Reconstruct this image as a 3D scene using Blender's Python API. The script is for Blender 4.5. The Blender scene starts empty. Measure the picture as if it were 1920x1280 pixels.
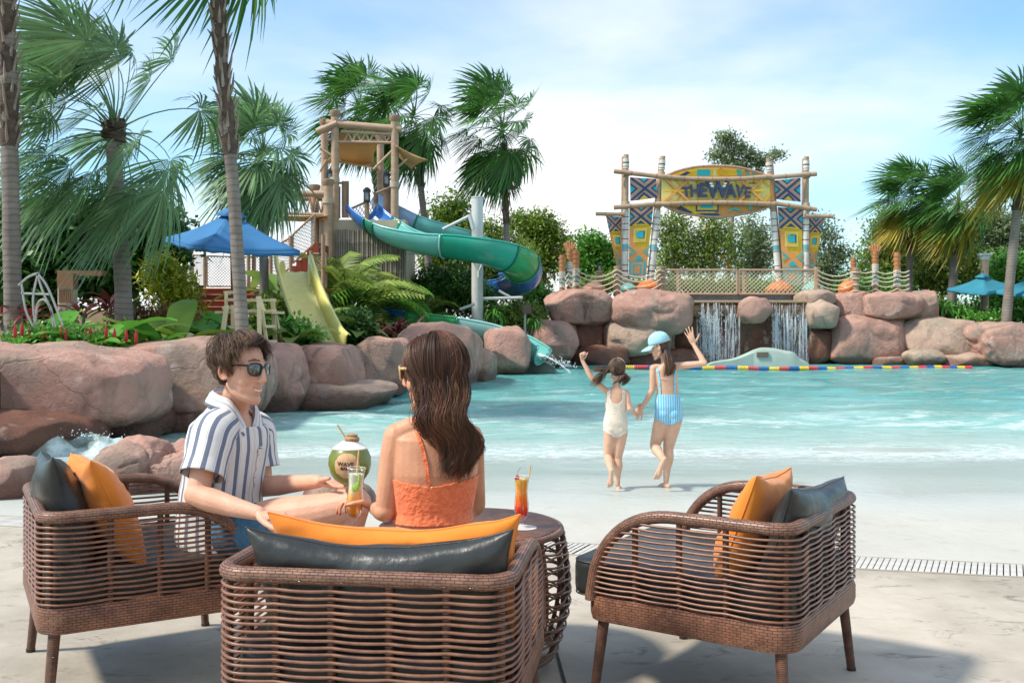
import bpy, bmesh, math, random
import numpy as np
from mathutils import Vector, Matrix, Quaternion, noise
R = math.radians
V = Vector
rnd = random.Random(7)
scene = bpy.context.scene
col = scene.collection

# ---------------------------------------------------------------- camera
EYE, FOC = 1.38, 1867.0
cam_d = bpy.data.cameras.new('camera')
cam = bpy.data.objects.new('camera', cam_d); col.objects.link(cam)
cam.location = (0, 0, EYE); cam.rotation_euler = (R(90), 0, 0)
cam_d.sensor_width = 36.0; cam_d.lens = 36.0 * FOC / 1920.0
cam_d.shift_y = -40.0 / 1920.0
cam_d.clip_start = 0.05; cam_d.clip_end = 2000
cam_d.dof.use_dof = True; cam_d.dof.focus_distance = 4.6; cam_d.dof.aperture_fstop = 11
scene.camera = cam

# ---------------------------------------------------------------- sky and sun
SUN_EL, SUN_AZ = 50.0, -106.0          # azimuth from +Y towards +X
world = bpy.data.worlds.new('World'); scene.world = world; world.use_nodes = True
wt = world.node_tree; wt.nodes.clear()
def wn(t, **k):
    n = wt.nodes.new(t)
    for a, b in k.items(): setattr(n, a, b)
    return n
sky = wn('ShaderNodeTexSky', sky_type='NISHITA', sun_disc=False)
sky.sun_elevation = R(SUN_EL); sky.sun_rotation = R(SUN_AZ); sky.air_density = 1.0; sky.dust_density = 0.6; sky.ozone_density = 1.5
tc = wn('ShaderNodeTexCoord')
sx = wn('ShaderNodeSeparateXYZ'); wt.links.new(tc.outputs['Generated'], sx.inputs[0])
def wm(op, a, b=None, c=None):
    n = wn('ShaderNodeMath', operation=op)
    for i, v in enumerate((a, b, c)):
        if v is None: continue
        if isinstance(v, (int, float)): n.inputs[i].default_value = v
        else: wt.links.new(v, n.inputs[i])
    return n.outputs[0]
zc = wm('ADD', wm('MAXIMUM', sx.outputs[2], 0.0), 0.24)
cx = wm('DIVIDE', sx.outputs[0], zc); cy = wm('DIVIDE', sx.outputs[1], zc)
cb = wn('ShaderNodeCombineXYZ'); wt.links.new(cx, cb.inputs[0]); wt.links.new(cy, cb.inputs[1])
mp = wn('ShaderNodeMapping'); mp.inputs['Location'].default_value = (6.1, 2.2, 0); mp.inputs['Scale'].default_value = (0.8, 1.2, 1)
wt.links.new(cb.outputs[0], mp.inputs[0])
nz = wn('ShaderNodeTexNoise'); nz.inputs['Scale'].default_value = 0.9; nz.inputs['Detail'].default_value = 7; nz.inputs['Roughness'].default_value = 0.52; nz.inputs['Distortion'].default_value = 0.35
wt.links.new(mp.outputs[0], nz.inputs['Vector'])
# a long bank of cloud that leans from the upper middle down to the left
bank = wm('MULTIPLY', wm('EXPONENT', wm('MULTIPLY', wm('POWER', wm('ABSOLUTE', wm('ADD', wm('SUBTRACT', sx.outputs[0], wm('MULTIPLY', sx.outputs[2], 0.75)), 0.12)), 2.0), -14.0)), 0.28)
low = wm('MULTIPLY', wm('EXPONENT', wm('MULTIPLY', sx.outputs[2], -12.0)), 0.13)
dens = wm('ADD', wm('ADD', nz.outputs[0], bank), low)
rp = wn('ShaderNodeValToRGB'); rp.color_ramp.elements[0].position = 0.51; rp.color_ramp.elements[1].position = 0.80
rp.color_ramp.interpolation = 'B_SPLINE'
wt.links.new(dens, rp.inputs[0])
mx = wn('ShaderNodeMix', data_type='RGBA')
wt.links.new(rp.outputs[0], mx.inputs['Factor'])
SKY_GAIN = wn('ShaderNodeVectorMath', operation='MULTIPLY'); wt.links.new(sky.outputs[0], SKY_GAIN.inputs[0]); SKY_GAIN.inputs[1].default_value = (0.66, 0.96, 1.06)
wt.links.new(SKY_GAIN.outputs[0], mx.inputs['A']); mx.inputs['B'].default_value = (5.9, 5.85, 5.85, 1)
bg = wn('ShaderNodeBackground'); bg.inputs['Strength'].default_value = 0.115
wt.links.new(mx.outputs['Result'], bg.inputs['Color'])
wo = wn('ShaderNodeOutputWorld'); wt.links.new(bg.outputs[0], wo.inputs['Surface'])

sun_d = bpy.data.lights.new('sun', 'SUN'); sun_d.energy = 2.8; sun_d.angle = R(6.0); sun_d.color = (1.0, 0.92, 0.80)
sun = bpy.data.objects.new('sun', sun_d); col.objects.link(sun)
sd = V((math.sin(R(SUN_AZ)) * math.cos(R(SUN_EL)), math.cos(R(SUN_AZ)) * math.cos(R(SUN_EL)), math.sin(R(SUN_EL))))
sun.rotation_euler = sd.to_track_quat('Z', 'Y').to_euler(); sun.location = sd * 60

vs = scene.view_settings
vs.view_transform = 'Standard'; vs.look = 'None'; vs.gamma = 1.0; vs.use_curve_mapping = False
vs.exposure = 0.92

# ---------------------------------------------------------------- helpers
def P(px, py, Y):
    """the point at depth Y seen at photo pixel (px, py)"""
    return V(((px - 960) / FOC * Y, Y, EYE - (py - 600) / FOC * Y))
def Gd(px, py, z=0.0):
    Y = FOC * (EYE - z) / (py - 600); return V(((px - 960) / FOC * Y, Y, z))

MATS = {}
def mat(name, c1, c2=None, rough=0.6, scale=6.0, detail=5.0, bump=0.0, bscale=40.0, bdetail=4.0, spec=0.5, metal=0.0,
        lo=0.35, hi=0.65, isl=0.0, transl=0.0, sheen=0.0, coat=0.0, stretch=None, rvar=0.0, tint=False, sss=0.0):
    if name in MATS: return MATS[name]
    m = bpy.data.materials.new(name); m.use_nodes = True; MATS[name] = m
    t = m.node_tree; N = t.nodes; L = t.links; b = N['Principled BSDF']
    b.inputs['Roughness'].default_value = rough; b.inputs['Specular IOR Level'].default_value = spec; b.inputs['Metallic'].default_value = metal
    if sheen: b.inputs['Sheen Weight'].default_value = sheen
    if coat: b.inputs['Coat Weight'].default_value = coat; b.inputs['Coat Roughness'].default_value = 0.12
    if sss:
        b.inputs['Subsurface Weight'].default_value = sss; b.inputs['Subsurface Radius'].default_value = (0.02, 0.008, 0.004); b.inputs['Subsurface Scale'].default_value = 0.5
    tcn = N.new('ShaderNodeTexCoord'); vec = tcn.outputs['Object']
    if stretch:
        mpn = N.new('ShaderNodeMapping'); mpn.inputs['Scale'].default_value = stretch; L.new(vec, mpn.inputs[0]); vec = mpn.outputs[0]
    c2 = c2 or tuple(x * 0.8 for x in c1)
    n = N.new('ShaderNodeTexNoise'); n.inputs['Scale'].default_value = scale; n.inputs['Detail'].default_value = detail; n.inputs['Roughness'].default_value = 0.6; L.new(vec, n.inputs['Vector'])
    r = N.new('ShaderNodeValToRGB'); e = r.color_ramp.elements
    e[0].position = lo; e[0].color = (*c1, 1); e[1].position = hi; e[1].color = (*c2, 1); L.new(n.outputs[0], r.inputs[0])
    out = r.outputs[0]
    if isl:
        g = N.new('ShaderNodeNewGeometry'); mr = N.new('ShaderNodeMapRange'); mr.inputs[3].default_value = 1 - isl; mr.inputs[4].default_value = 1 + isl
        L.new(g.outputs['Random Per Island'], mr.inputs[0])
        h = N.new('ShaderNodeHueSaturation'); L.new(mr.outputs[0], h.inputs['Value']); L.new(out, h.inputs['Color'])
        mr2 = N.new('ShaderNodeMapRange'); mr2.inputs[3].default_value = 0.5 + isl * 0.06; mr2.inputs[4].default_value = 0.5 - isl * 0.05
        w = N.new('ShaderNodeMath'); w.operation = 'FRACT'; mm = N.new('ShaderNodeMath'); mm.operation = 'MULTIPLY'; mm.inputs[1].default_value = 7.31
        L.new(g.outputs['Random Per Island'], mm.inputs[0]); L.new(mm.outputs[0], w.inputs[0]); L.new(w.outputs[0], mr2.inputs[0]); L.new(mr2.outputs[0], h.inputs['Hue'])
        out = h.outputs[0]
    if tint:
        a = N.new('ShaderNodeAttribute'); a.attribute_name = 'tint'; x = N.new('ShaderNodeMix'); x.data_type = 'RGBA'; x.blend_type = 'MULTIPLY'; x.inputs['Factor'].default_value = 1
        L.new(out, x.inputs['A']); L.new(a.outputs['Color'], x.inputs['B']); out = x.outputs['Result']
    L.new(out, b.inputs['Base Color'])
    if rvar:
        mr3 = N.new('ShaderNodeMapRange'); mr3.inputs[3].default_value = max(0.02, rough - rvar); mr3.inputs[4].default_value = min(1, rough + rvar); L.new(n.outputs[0], mr3.inputs[0]); L.new(mr3.outputs[0], b.inputs['Roughness'])
    if bump:
        n2 = N.new('ShaderNodeTexNoise'); n2.inputs['Scale'].default_value = bscale; n2.inputs['Detail'].default_value = bdetail; L.new(vec, n2.inputs['Vector'])
        bp = N.new('ShaderNodeBump'); bp.inputs['Strength'].default_value = bump; bp.inputs['Distance'].default_value = 0.02; L.new(n2.outputs[0], bp.inputs['Height']); L.new(bp.outputs[0], b.inputs['Normal'])
    if transl:
        tr = N.new('ShaderNodeBsdfTranslucent'); L.new(out, tr.inputs['Color']); ms = N.new('ShaderNodeMixShader'); ms.inputs[0].default_value = transl
        L.new(b.outputs[0], ms.inputs[1]); L.new(tr.outputs[0], ms.inputs[2]); L.new(ms.outputs[0], N['Material Output'].inputs['Surface'])
    return m

WM = {}          # world matrix of every object made, for parenting
def meta(o, label=None, cat=None, group=None, kind=None):
    if label: o['label'] = label
    if cat: o['category'] = cat
    if group: o['group'] = group
    if kind: o['kind'] = kind
    return o
def empty(name, loc, label, cat, group=None, rz=0.0):
    o = bpy.data.objects.new(name, None); col.objects.link(o); o.location = loc; o.rotation_euler = (0, 0, rz); o.empty_display_size = 0.2
    WM[o.name] = Matrix.Translation(V(loc)) @ Matrix.Rotation(rz, 4, 'Z')
    return meta(o, label, cat, group)
def link_mesh(name, me, parent=None, label=None, cat=None, group=None, kind=None, recentre=True):
    o = bpy.data.objects.new(name, me); col.objects.link(o)
    if parent is not None:
        M = WM[parent.name]; me.transform(M.inverted()); o.parent = parent; WM[o.name] = M
    else:
        if recentre and len(me.vertices):
            co = np.empty(len(me.vertices) * 3, np.float32); me.vertices.foreach_get('co', co); co = co.reshape(-1, 3)
            c = V(((float(co[:, 0].min()) + float(co[:, 0].max())) / 2, (float(co[:, 1].min()) + float(co[:, 1].max())) / 2, float(co[:, 2].min())))
            me.transform(Matrix.Translation(-c)); o.location = c; WM[o.name] = Matrix.Translation(c)
        else: WM[o.name] = Matrix.Identity(4)
    return meta(o, label, cat, group, kind)
def copy_tree(o, loc=None, rz=None, scale=None, parent=None, label=None):
    c = o.copy(); col.objects.link(c); WM[c.name] = WM[o.name]
    if parent is not None: c.parent = parent
    if loc is not None: c.location = loc
    if rz is not None: c.rotation_euler = (0, 0, rz)
    if scale is not None: c.scale = (scale,) * 3 if isinstance(scale, (int, float)) else scale
    if label: c['label'] = label
    for ch in [x for x in KIDS(o)]: copy_tree(ch, parent=c)
    return c
def KIDS(o): return [x for x in col.objects if x.parent == o]

def frames(path, closed=False):
    p = [V(q) for q in path]; n = len(p); T = []
    for i in range(n):
        a = p[(i - 1) % n] if (closed or i > 0) else p[i]; b = p[(i + 1) % n] if (closed or i < n - 1) else p[i]
        d = b - a; T.append(d.normalized() if d.length > 1e-9 else (T[-1] if T else V((0, 0, 1))))
    u = V((0, 0, 1)) if abs(T[0].z) < 0.9 else V((1, 0, 0))
    nrm = (u - T[0] * u.dot(T[0])).normalized(); out = []
    for i in range(n):
        if i: nrm = (nrm - T[i] * nrm.dot(T[i])).normalized()
        out.append((p[i], T[i], nrm, T[i].cross(nrm)))
    return out
class MB:
    def __init__(s): s.v = []; s.f = []; s.uv = []; s.mi = []
    def add(s, vs, fs, uvs=None, mi=0):
        b = len(s.v); s.v.extend([tuple(q) for q in vs])
        for k, f in enumerate(fs):
            s.f.append(tuple(b + i for i in f)); s.uv.append(uvs[k] if uvs else None); s.mi.append(mi)
        return s
    def tube(s, path, r, n=8, cap=True, closed=False, sq=(1, 1), mi=0, round_=False):
        path = [V(q) for q in path]; m = len(path)
        rs = list(r) if hasattr(r, '__len__') else [r] * m
        if round_ and not closed:
            d0 = (path[1] - path[0]).normalized(); d1 = (path[-1] - path[-2]).normalized()
            pre = [path[0] - d0 * rs[0] * math.cos(a) for a in (0.25, 0.6, 1.0)]; prr = [rs[0] * math.sin(a) for a in (0.25, 0.6, 1.0)]
            post = [path[-1] + d1 * rs[-1] * math.cos(a) for a in (1.0, 0.6, 0.25)]; por = [rs[-1] * math.sin(a) for a in (1.0, 0.6, 0.25)]
            path = pre + path + post; rs = prr + rs + por; m = len(path)
        fr = frames(path, closed); vs = []; ln = [0.0]
        for i in range(1, m): ln.append(ln[-1] + (path[i] - path[i - 1]).length)
        tot = ln[-1] + ((path[0] - path[-1]).length if closed else 0)
        for i, (p, t, a, b) in enumerate(fr):
            for k in range(n):
                th = 2 * math.pi * k / n
                vs.append(p + a * (math.cos(th) * rs[i] * sq[0]) + b * (math.sin(th) * rs[i] * sq[1]))
        fs = []; uv = []
        for i in range(m if closed else m - 1):
            j = (i + 1) % m; l0 = ln[i]; l1 = ln[j] if j else tot; rr = 2 * math.pi * max(rs[i], 1e-4)
            rr = 2 * math.pi * (sum(rs) / len(rs))
            for k in range(n):
                k2 = (k + 1) % n; fs.append((i * n + k, i * n + k2, j * n + k2, j * n + k))
                uv.append(((l0, rr * k / n), (l0, rr * (k + 1) / n), (l1, rr * (k + 1) / n), (l1, rr * k / n)))
        if cap and not closed:
            fs.append(tuple(range(n - 1, -1, -1))); uv.append(((0, 0),) * n); fs.append(tuple((m - 1) * n + k for k in range(n))); uv.append(((0, 0),) * n)
        return s.add(vs, fs, uv, mi)
    def box(s, c, size, rot=None, mi=0):
        hx, hy, hz = [q / 2 for q in size]; c = V(c); M = rot.to_3x3() if rot is not None else Matrix.Identity(3)
        vs = [c + M @ V((x * hx, y * hy, z * hz)) for x in (-1, 1) for y in (-1, 1) for z in (-1, 1)]
        fs = [(0, 1, 3, 2), (4, 6, 7, 5), (0, 4, 5, 1), (2, 3, 7, 6), (0, 2, 6, 4), (1, 5, 7, 3)]
        return s.add(vs, fs, None, mi)
    def bar(s, a, b, w, h, mi=0):
        a = V(a); b = V(b); d = b - a; L = d.length; M = d.to_track_quat('X', 'Z').to_matrix()
        return s.box((a + b) / 2, (L, w, h), M, mi)
    def ell(s, c, r, M=None, nu=20, nv=12, mi=0, k=1.0):
        c = V(c); M = M.to_3x3() if M is not None else Matrix.Identity(3); r = r if hasattr(r, '__len__') else (r, r, r); vs = [c + M @ V((0, 0, r[2]))]
        sg = lambda q: math.copysign(abs(q) ** k, q)
        for i in range(1, nv):
            ph = math.pi * i / nv
            for j in range(nu):
                th = 2 * math.pi * j / nu
                vs.append(c + M @ V((sg(math.cos(th)) * sg(math.sin(ph)) * r[0], sg(math.sin(th)) * sg(math.sin(ph)) * r[1], sg(math.cos(ph)) * r[2])))
        vs.append(c + M @ V((0, 0, -r[2]))); fs = []
        for j in range(nu): fs.append((0, 1 + j, 1 + (j + 1) % nu))
        for i in range(nv - 2):
            for j in range(nu):
                a = 1 + i * nu + j; b = 1 + i * nu + (j + 1) % nu; fs.append((a, a + nu, b + nu, b))
        e = len(vs) - 1
        for j in range(nu): fs.append((e, 1 + (nv - 2) * nu + (j + 1) % nu, 1 + (nv - 2) * nu + j))
        return s.add(vs, fs, None, mi)
    def lathe(s, c, prof, n=20, mi=0, axis=None, cap=True):
        """prof = [(r, z)...]"""
        c = V(c); M = V(axis).to_track_quat('Z', 'X').to_matrix() if axis is not None else Matrix.Identity(3); vs = []
        for r_, z in prof:
            for k in range(n):
                th = 2 * math.pi * k / n; vs.append(c + M @ V((r_ * math.cos(th), r_ * math.sin(th), z)))
        fs = []
        for i in range(len(prof) - 1):
            for k in range(n):
                k2 = (k + 1) % n; fs.append((i * n + k, i * n + k2, (i + 1) * n + k2, (i + 1) * n + k))
        if cap:
            fs.append(tuple(range(n - 1, -1, -1))); fs.append(tuple((len(prof) - 1) * n + k for k in range(n)))
        return s.add(vs, fs, None, mi)
    def grid(s, rows, close=False, uvs=None, mi=0):
        """rows = list of equally long lists of points"""
        m = len(rows); n = len(rows[0]); vs = [q for r_ in rows for q in r_]; fs = []; uv = []
        for i in range(m - 1):
            for j in range(n if close else n - 1):
                j2 = (j + 1) % n; f = (i * n + j, i * n + j2, (i + 1) * n + j2, (i + 1) * n + j); fs.append(f)
                if uvs: uv.append(tuple(uvs[q // n][q % n] for q in f))
        return s.add(vs, fs, uv if uvs else None, mi)
    def prism(s, pts, h, axis=V((0, 0, 1)), mi=0):
        """closed polygon pts (3-D, planar) pushed along axis by h"""
        pts = [V(q) for q in pts]; n = len(pts); ax = V(axis).normalized() * h
        vs = pts + [q + ax for q in pts]; fs = [tuple(range(n - 1, -1, -1)), tuple(n + i for i in range(n))]
        for i in range(n): j = (i + 1) % n; fs.append((i, j, n + j, n + i))
        return s.add(vs, fs, None, mi)
    def mesh(s, name, smooth=True, angle=38):
        me = bpy.data.meshes.new(name); me.from_pydata(s.v, [], s.f)
        if any(u is not None for u in s.uv):
            l = me.uv_layers.new(name='UVMap'); a = []
            for f, u in zip(s.f, s.uv):
                u = u if u is not None else ((0, 0),) * len(f)
                for q in u: a.extend(q)
            l.data.foreach_set('uv', a)
        if any(s.mi): me.polygons.foreach_set('material_index', s.mi)
        if smooth:
            me.polygons.foreach_set('use_smooth', [True] * len(me.polygons))
            if angle < 180: me.set_sharp_from_angle(angle=R(angle))
        me.update(); return me
    def build(s, name, m, parent=None, label=None, cat=None, group=None, kind=None, smooth=True, angle=38, bevel=0.0, fixn=False):
        me = s.mesh(name, smooth, angle)
        if fixn:
            bm = bmesh.new(); bm.from_mesh(me); bmesh.ops.recalc_face_normals(bm, faces=bm.faces); bm.to_mesh(me); bm.free()
        for q in (m if isinstance(m, (list, tuple)) else [m]): me.materials.append(q)
        o = link_mesh(name, me, parent, label, cat, group, kind)
        if bevel:
            b = o.modifiers.new('bevel', 'BEVEL'); b.width = bevel; b.segments = 2; b.limit_method = 'ANGLE'; b.harden_normals = False
        return o

def catmull(pts, k=6, closed=False):
    pts = [V(q) for q in pts]; n = len(pts); out = []
    for i in range(n if closed else n - 1):
        p0 = pts[(i - 1) % n] if (closed or i > 0) else pts[0] * 2 - pts[1]; p1 = pts[i]; p2 = pts[(i + 1) % n]
        p3 = pts[(i + 2) % n] if (closed or i < n - 2) else pts[-1] * 2 - pts[-2]
        for j in range(k):
            t = j / k
            out.append(0.5 * ((2 * p1) + (p2 - p0) * t + (2 * p0 - 5 * p1 + 4 * p2 - p3) * t * t + (3 * p1 - p0 - 3 * p2 + p3) * t ** 3))
    if not closed: out.append(pts[-1].copy())
    return out
def lerp(a, b, t): return a + (b - a) * t
def ilist(vals, m):
    """resample a list of numbers to m entries"""
    x = np.linspace(0, len(vals) - 1, m); return [float(q) for q in np.interp(x, range(len(vals)), vals)]
def nz3(p, s=1.0, o=0.0): return noise.noise(V((p[0] * s + o, p[1] * s + o * 1.7, p[2] * s - o)))
# ---------------------------------------------------------------- the ground, the pool and the water
DRO = V((0.42, 6.0, 0)); DRD = V((0.977, -0.211, 0)).normalized(); DRN = V((0.211, 0.977, 0)).normalized()
def beach_z(Y):
    t = Y - 6.4
    if t <= 0: return 0.0
    if t < 1.2: return -0.03 * t * t / 2.4
    return -0.03 * (t - 0.6)
def deck_mat(name, c1, c2, c3, wet=False):
    m = mat(name, c1, c2, rough=0.75, scale=1.1, detail=9, bump=0.35, bscale=10, bdetail=12, spec=0.35)
    N = m.node_tree.nodes; L = m.node_tree.links; b = N['Principled BSDF']
    src = b.inputs['Base Color'].links[0].from_socket
    g = N.new('ShaderNodeNewGeometry')
    # fine dark flecks and short scratches in the worn concrete
    n = N.new('ShaderNodeTexNoise'); n.inputs['Scale'].default_value = 4.5; n.inputs['Detail'].default_value = 10; n.inputs['Roughness'].default_value = 0.72; n.inputs['Distortion'].default_value = 0.8
    mp = N.new('ShaderNodeMapping'); mp.inputs['Scale'].default_value = (1.0, 1.7, 1); L.new(g.outputs['Position'], mp.inputs[0]); L.new(mp.outputs[0], n.inputs['Vector'])
    r = N.new('ShaderNodeValToRGB'); r.color_ramp.elements[0].position = 0.56; r.color_ramp.elements[1].position = 0.72; L.new(n.outputs[0], r.inputs[0])
    x = N.new('ShaderNodeMix'); x.data_type = 'RGBA'; L.new(r.outputs[0], x.inputs['Factor']); L.new(src, x.inputs['A']); x.inputs['B'].default_value = (*c3, 1)
    out = x.outputs['Result']
    v = N.new('ShaderNodeTexVoronoi'); v.feature = 'DISTANCE_TO_EDGE'; v.inputs['Scale'].default_value = 0.8; vm = N.new('ShaderNodeVectorMath'); vm.operation = 'MULTIPLY_ADD'; vm.inputs[1].default_value = (0.7, 0.7, 0.7); L.new(n.outputs['Color'], vm.inputs[0]); L.new(g.outputs['Position'], vm.inputs[2]); L.new(vm.outputs[0], v.inputs['Vector'])
    cm = N.new('ShaderNodeMapRange'); cm.inputs[2].default_value = 0.010; cm.inputs[3].default_value = 1; cm.inputs[4].default_value = 0; L.new(v.outputs['Distance'], cm.inputs[0])
    n3 = N.new('ShaderNodeTexNoise'); n3.inputs['Scale'].default_value = 1.7; n3.inputs['Detail'].default_value = 3; L.new(g.outputs['Position'], n3.inputs['Vector']); m3 = N.new('ShaderNodeMapRange'); m3.inputs[1].default_value = 0.56; m3.inputs[2].default_value = 0.62; m3.inputs[4].default_value = 0.0 if wet else 0.85; L.new(n3.outputs[0], m3.inputs[0])
    mm = N.new('ShaderNodeMath'); mm.operation = 'MULTIPLY'; L.new(cm.outputs[0], mm.inputs[0]); L.new(m3.outputs[0], mm.inputs[1]); x2 = N.new('ShaderNodeMix'); x2.data_type = 'RGBA'; L.new(mm.outputs[0], x2.inputs['Factor']); L.new(out, x2.inputs['A']); x2.inputs['B'].default_value = (0.07, 0.055, 0.045, 1); out = x2.outputs['Result']
    if wet:
        sp = N.new('ShaderNodeSeparateXYZ'); L.new(g.outputs['Position'], sp.inputs[0])
        nn = N.new('ShaderNodeTexNoise'); nn.inputs['Scale'].default_value = 0.7; nn.inputs['Detail'].default_value = 4; L.new(g.outputs['Position'], nn.inputs['Vector'])
        ad = N.new('ShaderNodeMath'); ad.operation = 'MULTIPLY_ADD'; ad.inputs[1].default_value = 1.2; L.new(nn.outputs[0], ad.inputs[0]); L.new(sp.outputs[1], ad.inputs[2])
        mr = N.new('ShaderNodeMapRange'); mr.inputs[1].default_value = 7.4; mr.inputs[2].default_value = 9.2; L.new(ad.outputs[0], mr.inputs[0])
        y = N.new('ShaderNodeMix'); y.data_type = 'RGBA'; L.new(mr.outputs[0], y.inputs['Factor']); L.new(out, y.inputs['A']); y.inputs['B'].default_value = (0.45, 0.51, 0.475, 1); out = y.outputs['Result']
        m2 = N.new('ShaderNodeMapRange'); m2.inputs[1].default_value = 7.6; m2.inputs[2].default_value = 8.8; m2.inputs[3].default_value = 0.7; m2.inputs[4].default_value = 0.22; L.new(ad.outputs[0], m2.inputs[0]); L.new(m2.outputs[0], b.inputs['Roughness'])
    L.new(out, b.inputs['Base Color'])
    return m
M_DECK = deck_mat('deck_concrete', (0.50, 0.445, 0.365), (0.31, 0.27, 0.215), (0.13, 0.105, 0.08))
M_BEACH = deck_mat('beach_concrete', (0.49, 0.475, 0.42), (0.43, 0.415, 0.365), (0.36, 0.34, 0.29), wet=True)
def dr(s, t, z=0.0): q = DRO + DRD * s + DRN * t; return V((q.x, q.y, z))

mb = MB()
rows = []
for i in range(61):
    t = -9.0 + i * (9.0 - 0.15) / 60
    rows.append([dr(s * 0.25, t, 0.004 * nz3((s * 0.25, t, 0), 0.8)) for s in range(-44, 45)])
mb.grid(rows).build('deck', M_DECK, kind='structure')
mb = MB(); rows = []
for i in range(90):
    t = 0.15 + (i / 89) ** 1.6 * 30
    r_ = []
    for s in range(-60, 91):
        q = dr(s * 0.4, t); r_.append(V((q.x, q.y, beach_z(q.y) + 0.003 * nz3((q.x, q.y, 0), 0.9))))
    rows.append(r_)
mb.grid(rows).build('beach', M_BEACH, kind='structure')
M_SOIL = mat('soil', (0.06, 0.042, 0.028), (0.11, 0.08, 0.05), rough=0.95, scale=3, bump=0.5)
M_GRASS = mat('ground_cover', (0.05, 0.085, 0.02), (0.09, 0.12, 0.035), rough=0.95, scale=0.8, bump=0.5)
MB().grid([[V((x, y, -1.6)) for x in (-900, 900)] for y in (-900, 1200)]).build('ground', M_GRASS, kind='structure')
def plat(name, pts, z, m, z0=-1.5):
    MB().prism([V((x, y, z0)) for x, y in pts], z - z0).build(name, m, kind='structure', fixn=True, smooth=False)
plat('left_garden_ground', [(-6.1, 9.5), (-5.9, 12.2), (-5.3, 14.8), (-4.1, 18.6), (-3.1, 22.2), (-0.3, 31.5), (0.9, 33.6), (0.9, 90), (-90, 90), (-90, 9.5)], 0.78, M_SOIL)
plat('platform_ground', [(1.7, 34.9), (11.7, 34.9), (12.2, 36), (12.6, 60), (1.2, 60)], 2.08, mat('platform_paving', (0.42, 0.35, 0.27), (0.33, 0.27, 0.21), rough=0.8, scale=4))
plat('right_garden_ground', [(12.7, 34.6), (60, 34.6), (60, 90), (12.7, 90)], 0.75, M_SOIL)

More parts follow.
